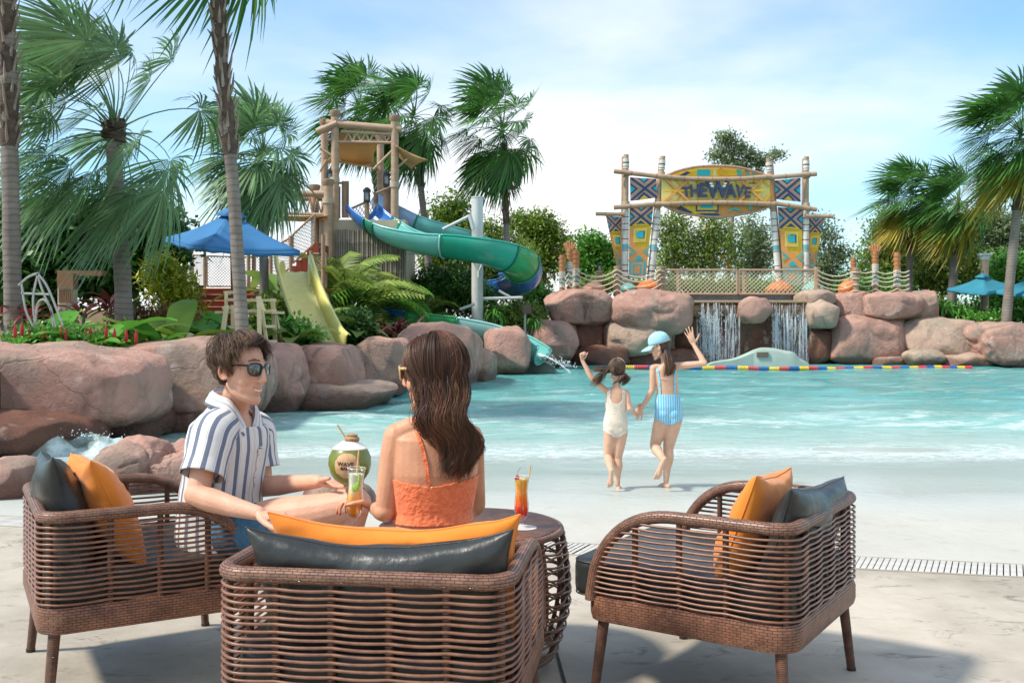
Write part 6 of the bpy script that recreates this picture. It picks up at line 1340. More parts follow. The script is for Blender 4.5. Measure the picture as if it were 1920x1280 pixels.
def chev(c, u, v, w, h, t, d=1):   # arrow pointing up (d=1) or sideways (d=+-2)
    if d == 1: return (c, [(u - w, v + h), (u, v), (u + w, v + h), (u + w - t, v + h), (u, v + t * 1.0), (u - w + t, v + h)])
    s = 1 if d == 2 else -1
    return (c, [(u - s * w, v - h), (u, v), (u - s * w, v + h), (u - s * w, v + h - t * .4), (u - s * t * 1.3, v), (u - s * w, v - h + t * .4)])
def tallpat():
    o = [rect('yellow', 0, 0.24, 1, 1)] + xpat(0.0, 0.27) + [('yellow', [(0.1, 0.27), (0.5, 0.17), (0.9, 0.27)]), chev('navy', 0.5, 0.195, 0.22, 0.055, 0.05)]
    o += [('orange', [(0, 0.3), (0.3, 0.3), (0.3, 0.55), (0.75, 0.60), (1, 0.52), (1, 1), (0, 1)]), rect('pale', 0.2, 0.31, 0.8, 0.50), rect('yellow', 0.25, 0.325, 0.75, 0.485), rect('navy', 0.42, 0.345, 0.72, 0.45), rect('teal', 0.32, 0.355, 0.66, 0.445)]
    o += [chev('aqua', 0.34, 0.63, 0.33, 0.075, 0.09, 2), chev('aqua', 0.70, 0.63, 0.33, 0.075, 0.09, -2), chev('teal', 0.5, 0.68, 0.25, 0.06, 0.07)]
    o += [rect('teal', 0.0, 0.77, 0.92, 1.0), rect('orange', 0.1, 0.79, 0.80, 0.985), rect('teal', 0.2, 0.81, 0.7, 0.965), rect('orange', 0.3, 0.835, 0.6, 0.94)]
    return o
YA = 36.0
ag = empty('entrance_sign', P(1343, 545, YA), 'big bamboo arch carrying the yellow THE WAVE sign between carved white poles', 'sign')
def quadmap(q, Y):
    A, B, C, D = [P(a, b, Y) for a, b in q]     # tl tr br bl
    return lambda u, v: (A.lerp(B, u)).lerp(D.lerp(C, u), v)
TOW = V((0, -1, 0))
def spole(top, bot, r_, Y, bands, name='pole'):
    a, b = P(*top, Y), P(*bot, Y); o = MB().tube([a, a.lerp(b, 0.5), b], [r_ * 0.9, r_, r_ * 1.1], 12).build(name, M_BAMB, ag, angle=60)
    for (t0, t1, m_, k_) in bands: MB().tube([a.lerp(b, t0), a.lerp(b, t1)], r_ * k_, 12).build('painted_band' if m_ is not M_LASH else 'lashing', m_, o, angle=60)
WB_ = [(0.03, 0.10, M_WHITE, 1.08), (0.055, 0.065, M_DK, 1.12), (0.085, 0.09, M_DK, 1.12), (0.115, 0.155, M_LASH, 1.35), (0.34, 0.375, M_LASH, 1.35), (0.40, 0.93, M_WHITE, 1.10), (0.45, 0.456, M_DK, 1.13), (0.50, 0.506, M_DK, 1.13), (0.545, 0.551, M_DK, 1.13), (0.61, 0.617, M_DK, 1.13), (0.65, 0.69, M_BAND1, 1.13), (0.695, 0.70, M_DK, 1.14), (0.80, 0.806, M_DK, 1.13), (0.84, 0.85, M_DK, 1.13), (0.885, 0.89, M_DK, 1.13)]
for t, b, off in (((1174, 290), (1172, 548), -5), ((1243, 293), (1218, 548), -4), ((1441, 297), (1462, 548), 5), ((1512, 294), (1510, 548), -5)):
    spole(t, b, 0.105, YA, WB_); a = (t[0] + off, t[1] + 4); MB().tube([P(*a, YA + .3), P(b[0] + off, b[1], YA + .3)], 0.07, 10).build('back_pole', M_BAMB, ag)
def beam(pts, r_, Y=YA - 0.22, name='bamboo_beam'):
    c_ = catmull([P(*p_, Y) for p_ in pts], 6); o = MB().tube(c_, r_, 10).build(name, M_BAMB, ag, angle=60); n_ = len(c_)
    for i in range(2, n_ - 1, 3): MB().tube([c_[i], c_[i].lerp(c_[i + 1], 0.18)], r_ * 1.10, 10).build('bamboo_joint', M_POST, o, angle=60)
beam([(1151, 321), (1245, 332)], 0.085); beam([(1151, 389), (1240, 382)], 0.085); beam([(1442, 333), (1531, 326)], 0.085); beam([(1450, 381), (1531, 393)], 0.085)
beam([(1242, 331), (1290, 335), (1343, 336), (1395, 335), (1444, 331)], 0.085, YA - 0.30); beam([(1240, 383), (1290, 381), (1343, 380), (1400, 381), (1452, 383)], 0.085, YA - 0.30)
beam([(1117, 401), (1170, 402)], 0.07); beam([(1510, 405), (1562, 406)], 0.07)
topc = [(1243, 332), (1270, 321), (1305, 313), (1345, 311), (1385, 314), (1420, 323), (1444, 332)]; botc = [(1240, 383), (1265, 395), (1300, 403), (1343, 407), (1385, 403), (1425, 394), (1452, 383)]
beam(topc, 0.045, YA - 0.22, 'sign_frame'); beam(botc, 0.045, YA - 0.22, 'sign_frame')
sg = MB().prism([P(x, y, YA - .08) for x, y in topc] + [P(x, y, YA - .08) for x, y in reversed(botc)], 0.05, TOW).build('sign_board', PC['orange'], ag, smooth=False, fixn=True)
pm = lambda u, v: P(u, v, YA - 0.135)
lens = [('yellow', [(1260, 327), (1305, 315), (1400, 318), (1380, 330), (1262, 332)]), ('navy', [(1272, 330), (1288, 321), (1295, 324), (1284, 330)]), ('teal', [(1307, 318), (1332, 318), (1332, 330), (1307, 330)]), ('pale', [(1337, 317), (1343, 317), (1343, 331), (1337, 331)]), ('gold', [(1350, 314), (1366, 324), (1352, 331), (1346, 324)]), ('aqua', [(1380, 318), (1392, 319), (1388, 324), (1394, 330), (1384, 330)]), ('aqua', [(1400, 321), (1405, 322), (1405, 332), (1400, 332)]), ('aqua', [(1409, 324), (1422, 328), (1409, 329)]),
        ('yellow', [(1262, 385), (1340, 385), (1340, 403), (1300, 401)]), ('navy', [(1268, 391), (1276, 386), (1300, 399), (1292, 399)]), ('navy', [(1304, 385), (1347, 385), (1347, 397), (1304, 397)]), ('yellow', [(1307, 385), (1344, 385), (1344, 394), (1307, 394)]), ('teal', [(1313, 385), (1337, 385), (1337, 391), (1313, 391)]), ('navy', [(1310, 400), (1345, 400), (1350, 404), (1330, 405)]), chev('aqua', 1377, 388, 14, 9, 5), ('aqua', [(1402, 387), (1408, 387), (1412, 391), (1404, 394)]), ('aqua', [(1415, 385), (1430, 385), (1418, 390)])]
prints('sign_print', lens, pm, TOW, sg)
pn = quadmap(((1240, 335), (1443, 335), (1443, 381), (1240, 381)), YA - 0.16); pl = [rect('pale', 0, 0, 1, 1)]
for i in range(11):
    u = 0.02 + i * 0.09; pl.append(('gold', [(u, 0.02), (u + 0.018, 0.02), (u + 0.085, 0.36), (u + 0.067, 0.36)])); pl.append(('gold', [(u + 0.07, 0.62), (u + 0.088, 0.62), (u + 0.03, 0.98), (u + 0.012, 0.98)]))
for u in (0.12, 0.80): pl += [('yellow', [(u - 0.1, 0.48), (u + 0.14, 0.46), (u + 0.14, 0.54), (u - 0.1, 0.53)]), ('orange', [(u - 0.10, 0.04), (u - 0.08, 0.02), (u + 0.14, 0.9), (u + 0.12, 0.94)]), ('orange', [(u + 0.12, 0.04), (u + 0.14, 0.08), (u - 0.08, 0.96), (u - 0.10, 0.92)])]
prints('sign_panel', pl, pn, TOW, ag, 0.03)
LET = [('T', 1287, 359.5, 19, -6, 0.95), ('H', 1303, 357.5, 23, -3, 0.80), ('E', 1319.5, 356, 26, 2, 0.9), ('W', 1346.5, 356.5, 31, 0, 0.92), ('A', 1371, 358, 25, 0, 0.8), ('V', 1387.5, 358.5, 23, 4, 0.8), ('E', 1402.5, 360.5, 20, 4, 0.9)]
for ch, x, y, h, rot, sx_ in LET:
    me = text_mesh(ch, 1.0, 0.05, 0.028, res=2); co = coords(me); cen = (co.min(0) + co.max(0)) / 2; hh_ = co[:, 1].max() - co[:, 1].min(); s_ = h / hh_ * YA / FOC
    me.transform(Matrix.Translation(P(x, y, YA - 0.30)) @ Matrix.Rotation(R(90), 4, 'X') @ Matrix.Rotation(R(-rot), 4, 'Z') @ Matrix.Diagonal((s_ * sx_, s_, s_, 1)) @ Matrix.Translation(-V([float(q) for q in cen])))
    me.materials.append(M_NAVY); link_mesh('letter', me, ag)
wp = []
for sx_, x0 in ((1, 1330), (-1, 1363)):
    for i, c in enumerate(('white', 'red', 'white', 'teal')):
        y = 343 + i * 2.2; xx = x0 + sx_ * (i * 0.95); wp.append((c, [(xx, y), (xx + sx_ * 5.5, y), (xx + sx_ * 6.3, y + 2.2), (xx + sx_ * 0.9, y + 2.2)]))
prints('letter_pattern', wp, lambda u, v: P(u, v, YA - 0.37), TOW, ag, 0.01)
me = text_mesh('เดอะเวฟ', 1.0, 0.01, 0.01); co = coords(me)
if len(co):
    cen = (co.min(0) + co.max(0)) / 2; s_ = 20 / (co[:, 0].max() - co[:, 0].min()) * YA / FOC; me.transform(Matrix.Translation(P(1414.5, 342.5, YA - 0.215)) @ Matrix.Rotation(R(90), 4, 'X') @ Matrix.Scale(s_, 4) @ Matrix.Translation(-V([float(q) for q in cen]))); me.materials.append(M_INK); link_mesh('small_lettering', me, ag)
def banner(name, q, pat, Y=YA + 0.02):
    f_ = quadmap(q, Y); o = MB().grid([[f_(u, v) + V((0, 0.05 * math.sin(u * 5) * v, 0)) for u in np.linspace(0, 1, 7)] for v in np.linspace(0, 1, 12)]).build(name, PC['orange'], ag, angle=180); o.modifiers.new('s', 'SOLIDIFY').thickness = 0.01
    prints('banner_print', pat, lambda u, v: f_(u, v) + V((0, -0.06, 0)), TOW, o, 0.006)
banner('square_banner', ((1181, 333), (1230, 336), (1232, 371), (1182, 377)), xpat(0, 1) + [('navy', [(0.2, 1), (0.5, 0.66), (0.8, 1)]), ('yellow', [(0.32, 1), (0.5, 0.8), (0.68, 1)])])
banner('square_banner', ((1452, 339), (1500, 334), (1500, 379), (1454, 373)), xpat(0, 1) + [('navy', [(0.2, 1), (0.5, 0.66), (0.8, 1)]), ('yellow', [(0.32, 1), (0.5, 0.8), (0.68, 1)])])
banner('tall_banner', ((1180, 389), (1225, 386), (1210, 521), (1179, 521)), tallpat()); banner('tall_banner', ((1458, 389), (1503, 392), (1503, 535), (1468, 535)), tallpat())
banner('side_banner', ((1136, 405), (1168, 407), (1168, 520), (1160, 520)), tallpat(), YA + 0.5); banner('side_banner', ((1514, 409), (1545, 408), (1522, 520), (1514, 520)), tallpat(), YA + 0.5)
MB().box(P(1201, 528, YA), (1.4, 0.35, 0.10)).build('planter_bench', M_BAMB, ag, bevel=0.01)

# fence with rope and net on top of the waterfall wall
YF = 34.95
def post(x, y0, y1, w, Y, label, coil=False, grp='wooden fence posts on the platform'):
    a, b = P(x, y0, Y), P(x, y1, Y); rr = w / 2 / FOC * Y; e_ = empty('fence_post', b, label, 'post', grp)
    MB().tube([a, a.lerp(b, 0.5), b], rr, 12).build('shaft', M_POST, e_, angle=60); MB().tube([a + V((0, 0, 0.02)), a - V((0, 0, 0.05))], rr * 1.08, 12).build('cap', M_BAMB, e_, angle=60)
    if coil:
        for k_ in range(4): q = a.lerp(b, 0.15 + 0.22 * k_); MB().tube([q + V((rr * 1.15 * math.cos(t), rr * 1.15 * math.sin(t), 0)) for t in np.linspace(0, 6.28, 13)[:-1]], 0.03, 6, closed=True).build('rope_coil', M_LASH, e_, angle=180)
post(1157, 500, 556, 12, YF, 'fence post left of the tall left banner, wrapped with rope', True); post(1239, 500, 556, 12, YF, 'fence post at the left end of the net gates, wrapped with rope', True); post(1532, 502, 556, 11, YF, 'fence post at the right end of the net gates'); post(1273, 507, 552, 9, YF + .6, 'thin fence post just behind the left net gate')
post(1396, 505, 552, 10, YF + .5, 'thin fence post just behind the right net gate'); post(1605, 503, 556, 11, YF - 0.3, 'short fence post right of the orange bean bag', True); post(1124, 508, 550, 10, YF + 1.6, 'low fence post with a black lamp on top'); post(1202, 527, 552, 9, YF + 1.4, 'stubby post below the bench of the arch')
def lantern(p_, s_, label, grp='black post lanterns'):
    e_ = empty('post_lantern', p_, label, 'lantern', grp); m_ = mat('lantern_black', (0.015, 0.015, 0.017), rough=0.4)
    MB().box(p_ + V((0, 0, 0.10 * s_)), (0.10 * s_, 0.10 * s_, 0.20 * s_)).build('glass_body', mat('lantern_glass', (0.25, 0.27, 0.28), rough=0.2), e_)
    for dx in (-1, 1):
        for dy in (-1, 1): MB().box(p_ + V((dx * 0.052 * s_, dy * 0.052 * s_, 0.10 * s_)), (0.02 * s_, 0.02 * s_, 0.2 * s_)).build('frame_bar', m_, e_)
    MB().lathe(p_ + V((0, 0, 0.2 * s_)), [(0.085 * s_, 0), (0.085 * s_, 0.05 * s_), (0.03 * s_, 0.10 * s_)], 8).build('cap', m_, e_); MB().box(p_ + V((0, 0, 0.01)), (0.13 * s_, 0.13 * s_, 0.05 * s_)).build('base', m_, e_)
lantern(P(1124, 508, YF + 1.6), 1.0, 'black lantern on the low post left of the arch')
def totem(x, y0, y1, w, Y, label, crown=False):
    a, b = P(x, y0, Y), P(x, y1, Y); rr = w / 2 / FOC * Y; e_ = empty('carved_pole', b, label, 'carved pole', 'carved poles on the platform'); L_ = (a - b).length; c0 = 0.16 if crown else 0.0
    prof = [(rr * 0.86, 0), (rr * 0.9, 0.2 * L_), (rr * 0.88, 0.5 * L_)]; MB().lathe(b, prof + [(rr * 0.88, 0.56 * L_)], 14).build('shaft', M_POST, e_, angle=60)
    pr = []; z = 0.56 * L_
    for k_ in range(9): pr += [(rr * (1.0 if k_ % 2 else 0.86), z), (rr * (1.0 if k_ % 2 else 0.86), z + L_ * (0.44 - c0) / 9.2)]; z += L_ * (0.44 - c0) / 9
    MB().lathe(b, pr, 14).build('carved_head', M_TERRA, e_, angle=30)
    for t0, t1, m_ in ((0.54, 0.60, M_WHITE), (0.44, 0.53, M_WHITE), (0.22, 0.30, M_WHITE), (0.33, 0.40, M_BAND1)): MB().tube([b + V((0, 0, t0 * L_)), b + V((0, 0, t1 * L_))], rr * 1.03, 14).build('painted_band', m_, e_, angle=60)
    for t in (0.50, 0.475, 0.57): MB().tube([b + V((0, 0, t * L_)), b + V((0, 0, (t + 0.008) * L_))], rr * 1.05, 14).build('dark_ring', M_DK, e_, angle=60)
    if crown:
        t_ = b + V((0, 0, L_ * (1 - c0)))
        for k_ in range(5): s_ = (k_ - 2) / 2; MB().tube([t_ + V((s_ * rr * 0.7, 0, -0.05)), t_ + V((s_ * rr * 1.7, 0, L_ * 0.07)), t_ + V((s_ * rr * 1.5, 0, L_ * c0 * (1.0 - 0.35 * abs(s_))))], [rr * 0.5, rr * 0.42, rr * 0.12], 8).build('carved_leaf', M_TERRA, e_)
for a in ((1054, 478, 556, 12, YF - .4, 'shortest left carved pole with a terracotta head'), (1068, 449, 556, 12, YF - .3, 'tallest left carved pole with a pointed terracotta crown', True), (1080, 468, 556, 13, YF, 'right hand pole of the left carved group'), (1600, 484, 548, 11, YF + 1.0, 'carved pole partly behind the short post by the orange bean bag'), (1641, 455, 556, 12, YF, 'carved pole with a leaf crown on the right of the platform', True), (1682, 473, 556, 13, YF, 'last carved pole on the right, by the palm trunk')): totem(*a)
def net(quad, Y, n, m_, parent, r_=0.012, name='rope_net'):
    f_ = quadmap(quad, Y); mb = MB(); w_ = (f_(1, 0) - f_(0, 0)).length; h_ = (f_(0, 1) - f_(0, 0)).length; ny = max(2, int(round(n * h_ / w_)))
    def seg(u0, v0, u1, v1): mb.tube([f_(u0, v0), f_((u0 + u1) / 2, (v0 + v1) / 2) + V((0, 0.01, 0)), f_(u1, v1)], r_, 4, cap=False)
    for k_ in range(-ny, n + 1):
        for s_ in (0, 1):
            u0, u1, v0, v1 = k_ / n, (k_ + ny) / n, 0.0, 1.0
            if u0 < 0: v0 = -u0 * n / ny; u0 = 0
            if u1 > 1: v1 = 1 - (u1 - 1) * n / ny; u1 = 1
            if u1 - u0 > 0.002: seg(*((u0, v0, u1, v1) if not s_ else (1 - u0, v0, 1 - u1, v1)))
    return mb.build(name, m_, parent, kind='stuff', angle=180)
def net_panel(q, Y, n, label, grp, fm=None, nm=None, r_=0.012, fr_r=0.035, cat='net railing'):
    f_ = quadmap(q, Y); e_ = empty('net_panel', f_(0.5, 1), label, cat, grp); fm = fm or M_BAMB
    for a, b in (((0, 0), (1, 0)), ((0, 1), (1, 1)), ((0, 0), (0, 1)), ((1, 0), (1, 1))): MB().tube([f_(*a), f_(*b)], fr_r, 8).build('frame_bar', fm, e_)
    net(q, Y, n, nm or M_ROPE, e_, r_); return e_
net_panel(((1246, 506), (1382, 506), (1382, 551), (1246, 551)), YF, 17, 'left net gate in a square bamboo frame above the left waterfall', 'net gates'); net_panel(((1386, 506), (1528, 506), (1528, 551), (1386, 551)), YF, 18, 'right net gate in a square bamboo frame above the right waterfall', 'net gates')
def ropes(pts, Y, ys, sag, label):
    e_ = empty('rope_railing', P((pts[0] + pts[-1]) / 2, 552, Y), label, 'rope railing', 'rope railings')
    for y in ys:
        for i, (a, b) in enumerate(zip(pts, pts[1:])):
            if b - a < 3: continue
            n_ = 9; MB().tube([P(lerp(a, b, t), y + sag * (b - a) / 50 * 4 * t * (1 - t) + 0.6 * math.sin(i + y), Y - 0.14) for t in np.linspace(0, 1, n_)], 0.021, 5, cap=False).build('rope', M_ROPE, e_, angle=180)
ropes([1080, 1157, 1239], YF, (505, 514, 523, 533, 543), 9, 'slack pale ropes strung along the left side of the platform'); ropes([1532, 1605, 1641, 1682, 1705], YF, (507, 515, 523, 532, 541), 8, 'slack pale ropes strung along the right side of the platform'); ropes([1052, 1066, 1078], YF - .4, (512, 522, 532, 542, 550), 30, 'short ropes looped across the left group of carved poles')
def bean(x, y, w, h, Y, m_, label, seed):
    c_ = P(x, y, Y); rx, rz = w / 2 / FOC * Y, h / 2 / FOC * Y; vs, fs = ico(4); out = []
    for d in vs:
        z = d.z; k_ = 1 - 0.35 * max(0, z); n_ = 0.10 * nz3(d, 2.2, seed) + 0.05 * noise.ridged_multi_fractal(V(d) * 1.9 + V((seed, 0, 0)), 1, 2, 3, 1, 2); out.append(c_ + V((d.x * rx * k_ * (1 + n_), d.y * rx * k_ * (1 + n_), (z if z > -0.5 else -0.5 + (z + 0.5) * 0.3) * rz * 1.25 * (1 + n_))))
    MB().add(out, fs).build('bean_bag', m_, label=label, cat='bean bag', group='bean bags on the platform', angle=180)
M_BO = mat('bean_orange', (0.72, 0.19, 0.04), (0.60, 0.14, 0.03), rough=0.45, scale=3); M_BT = mat('bean_teal', (0.22, 0.55, 0.50), (0.16, 0.45, 0.42), rough=0.45, scale=3); M_BP = mat('bean_peach', (0.74, 0.38, 0.24), (0.66, 0.28, 0.16), rough=0.45, scale=3)
for a in ((1113, 541, 42, 20, YF + .7, M_BP, 'peach bean bag behind the left ropes', 1), (1178, 541, 30, 18, YF + .7, M_BT, 'small teal bean bag left of the red orange one', 2), (1216, 538, 46, 22, YF + .6, M_BO, 'crumpled red orange bean bag beside the left net gate', 3), (1461, 542, 50, 24, YF + .7, M_BO, 'wide orange bean bag behind the right net gate', 4), (1524, 542, 38, 22, YF + .6, M_BT, 'teal bean bag at the right end of the net gates', 5), (1590, 541, 34, 28, YF + .5, M_BO, 'tall orange bean bag behind the right ropes', 6)): bean(*a)

# floating lane rope
r = empty('lane_rope', P(1500, 684, 31), 'red, yellow and blue float line stretched across the far end of the pool', 'float line')
FC = [mat('float_yellow', (0.80, 0.60, 0.05), rough=0.35), mat('float_red', (0.68, 0.06, 0.08), rough=0.35), mat('float_blue', (0.02, 0.13, 0.42), rough=0.35)]
lp = catmull([V(((x - 960) / FOC * Y, Y, 0)) for x, Y in ((1165, 31.6), (1340, 31.0), (1480, 30.4), (1600, 30.5), (1720, 31.0), (1822, 31.2))], 7); acc = 0; k = 0
for a, b in zip(lp, lp[1:]):
    a = V((a.x, a.y, -0.11 + 0.012 * math.sin(a.x * 3))); b = V((b.x, b.y, -0.11 + 0.012 * math.sin(b.x * 3))); d = b - a
    pts = []; 
    n_ = 6
    for i in range(n_): pts += [a + d * ((i + 0.05) / n_), a + d * ((i + 0.15) / n_), a + d * ((i + 0.8) / n_), a + d * ((i + 0.92) / n_)]
    MB().tube(pts, [0.03, 0.075, 0.075, 0.03] * n_, 10).build('float', FC[k % 3], r, angle=50); k += 1
MB().tube([V((q.x, q.y, -0.11)) for q in lp], 0.012, 5).build('cable', mat('cable_grey', (0.3, 0.3, 0.3)), r)
# ---------------------------------------------------------------- parasols
def parasol(apex, corners, pole_foot, m_, label, mp_, sag=0.16, grp='parasols', pr=0.03):
    ap = V(apex); cs_ = [V(c) for c in corners]; e_ = empty('parasol', pole_foot, label, 'parasol', grp); n_ = 4; cen = sum(cs_, V()) / 4
    MB().tube([V(pole_foot), V((ap.x, ap.y, ap.z - 0.05))], pr, 10).build('pole', mp_, e_)
    for i in range(n_):
        a, b = cs_[i], cs_[(i + 1) % n_]; rows = []
        for s_ in np.linspace(0.0, 1, 9):
            row = []
            for t in np.linspace(0, 1, 13):
                q = ap.lerp(a.lerp(b, t), s_); q.z -= sag * 4 * t * (1 - t) * s_ * 0.3 - 0.0; q.z -= 0.10 * (ap.z - cen.z) * math.sin(math.pi * s_) * 1.2; q = q.lerp(V((cen.x, cen.y, q.z)), 0.07 * 4 * t * (1 - t) * s_); row.append(q)
            rows.append(row)
        o = MB().grid(rows).build('canopy_panel', m_, e_, angle=180); o.modifiers.new('s', 'SOLIDIFY').thickness = 0.008
        MB().tube([rows[j][0] - V((0, 0, 0.03)) for j in range(9)], 0.012, 6).build('rib', mp_, e_); mid_ = ap.lerp(a, 0.5); hub = V((ap.x, ap.y, ap.z - 0.45 * (ap - cen).length * 1.0 - 0.35)); MB().tube([hub, mid_ - V((0, 0, 0.08))], 0.012, 6).build('strut', mp_, e_)
        val = [rows[-1], [q - V((0, 0, 0.09 + 0.02 * math.sin(k_ * 1.9))) for k_, q in enumerate(rows[-1])]]; o = MB().grid(val).build('valance', m_, e_, angle=180); o.modifiers.new('s', 'SOLIDIFY').thickness = 0.006
    rows = []
    for s_ in (0.02, 0.12, 0.24): rows.append([q for i in range(4) for q in [ap.lerp(cs_[i].lerp(cs_[(i + 1) % 4], t), s_) + V((0, 0, 0.10 - s_ * 0.18)) for t in (0, 0.25, 0.5, 0.75)]])
    o = MB().grid(rows, close=True).build('vent_cap', m_, e_, angle=40); o.modifiers.new('s', 'SOLIDIFY').thickness = 0.008; MB().lathe(ap + V((0, 0, 0.06)), [(0.05, 0), (0.03, 0.06), (0.045, 0.09), (0.01, 0.13)], 10).build('finial', mp_, e_)
    return e_
M_BLUE = mat('parasol_blue', (0.06, 0.25, 0.52), (0.05, 0.21, 0.46), rough=0.85, scale=2, transl=0.25); M_TEAL = mat('parasol_teal', (0.045, 0.30, 0.40), (0.035, 0.25, 0.34), rough=0.85, scale=2, transl=0.25); M_PW = mat('parasol_wood', (0.16, 0.09, 0.055), rough=0.5)
parasol(P(433, 396, 20), [P(305, 446, 20.4), P(382, 462, 18.6), P(562, 470, 19.6), P(480, 445, 21.6)], P(437, 625, 20), M_BLUE, 'blue square parasol behind the leaning palm trunk', M_PW)
parasol(P(1843, 517, 36), [P(1776, 541, 36.2), P(1850, 549, 34.4), P(1903, 534, 36), P(1838, 538, 37.6)], P(1841, 612, 36), M_TEAL, 'teal parasol right of the last big boulders', M_PW)
parasol(P(1936, 520, 35), [P(1856, 546, 35.2), P(1940, 552, 33.4), P(2010, 540, 35), P(1932, 542, 37)], P(1936, 615, 35), M_TEAL, 'teal parasol cut off by the right edge of the photo', M_PW)
# ---------------------------------------------------------------- small things
e = empty('lamp_column', P(1846, 610, 37), 'slim tan column with a flared white capital behind the teal parasol', 'column')
MB().tube([P(1846, 612, 37), P(1846, 486, 37)], 0.14, 12).build('shaft', mat('column_tan', (0.50, 0.34, 0.22), rough=0.7), e); MB().lathe(P(1846, 487, 37), [(0.15, 0), (0.18, 0.05), (0.18, 0.10), (0.27, 0.17), (0.27, 0.23), (0.02, 0.25)], 14).build('capital', M_WHITE, e)
e = empty('signpost', P(984, 616, 30.5), 'small brown board on a grey stake beside the green slide', 'sign')
MB().tube([P(984, 622, 30.5), P(984, 588, 30.5)], 0.035, 8).build('stake', mat('stake_grey', (0.36, 0.36, 0.33), rough=0.6), e); MB().box(P(988, 580, 30.45), (0.26, 0.05, 0.26)).build('board', M_DK, e, bevel=0.01)
YP = 18.5
e = empty('carved_pillar', P(121, 610, YP), 'cream and brown carved pillar with diamond patterns behind the ginger leaves', 'pillar')
def px(x0, x1, y0, y1, name, m_, Y=YP, d=0.22, bev=0.0): a, b = P(x0, y0, Y), P(x1, y1, Y); return MB().box(((a.x + b.x) / 2, Y + d / 2, (a.z + b.z) / 2), (abs(b.x - a.x), d, abs(a.z - b.z))).build(name, m_, e, bevel=bev)
M_CREAMW = mat('pillar_cream', (0.66, 0.58, 0.44), rough=0.75); M_PB = mat('pillar_brown', (0.30, 0.15, 0.07), (0.24, 0.12, 0.06), rough=0.7)
px(108, 136, 537, 612, 'shaft', M_CREAMW, YP + .02); px(107, 137, 513, 537, 'head', M_PB); px(107, 190, 507, 517, 'beam', M_PB, YP + .3)
for i in range(7): px(110 + i * 3.8, 112 + i * 3.8, 543, 567, 'stripe', M_PB, YP)
for y in (539, 571, 594, 601): px(107.5, 136.5, y, y + 1.8, 'ring', M_PB, YP - .01, 0.26)
for x in (114, 124.5): MB().prism([P(x - 3.4, 584, YP + .01), P(x, 578, YP + .01), P(x + 3.4, 584, YP + .01), P(x, 590, YP + .01)], 0.03, TOW).build('diamond', M_PB, e, smooth=False, fixn=True)
a, b = P(-60, 588, 26), P(345, 600, 26); MB().box(((a.x + b.x) / 2, 26, 1.2), (b.x - a.x, 0.3, 0.9)).build('low_wall', mat('wall_ochre', (0.52, 0.40, 0.22), (0.44, 0.33, 0.18), rough=0.85, scale=1.5), label='low ochre garden wall behind the plants on the left', cat='wall', bevel=0.02)
e = empty('speaker_pole', P(334, 600, 24), 'thin pole with two black loudspeakers left of the blue parasol', 'loudspeaker')
MB().tube([P(334, 610, 24), P(331, 478, 24)], 0.045, 8).build('pole', M_POST, e)
for x in (322, 341): MB().box(P(x, 510, 23.9), (0.14, 0.14, 0.16)).build('speaker', mat('lantern_black', (0.015, 0.015, 0.017)), e, bevel=0.02)
e = empty('tube_frame', P(75, 610, 14), 'grey bent pipe frame standing among the red plants at the far left', 'frame'); M_PIPE = mat('grey_pipe', (0.40, 0.40, 0.38), rough=0.4)
for pts in ([(70, 512), (78, 540), (95, 580), (105, 612)], [(71, 512), (62, 560), (66, 612)], [(70, 512), (90, 540), (118, 610)], [(35, 535), (52, 520), (72, 512)], [(66, 612), (70, 572), (82, 562), (96, 580), (100, 612)], [(40, 550), (92, 552)], [(40, 530), (48, 580), (62, 612)]): MB().tube(catmull([P(x, y, 13.6) for x, y in pts], 5), 0.016, 6).build('pipe', M_PIPE, e)
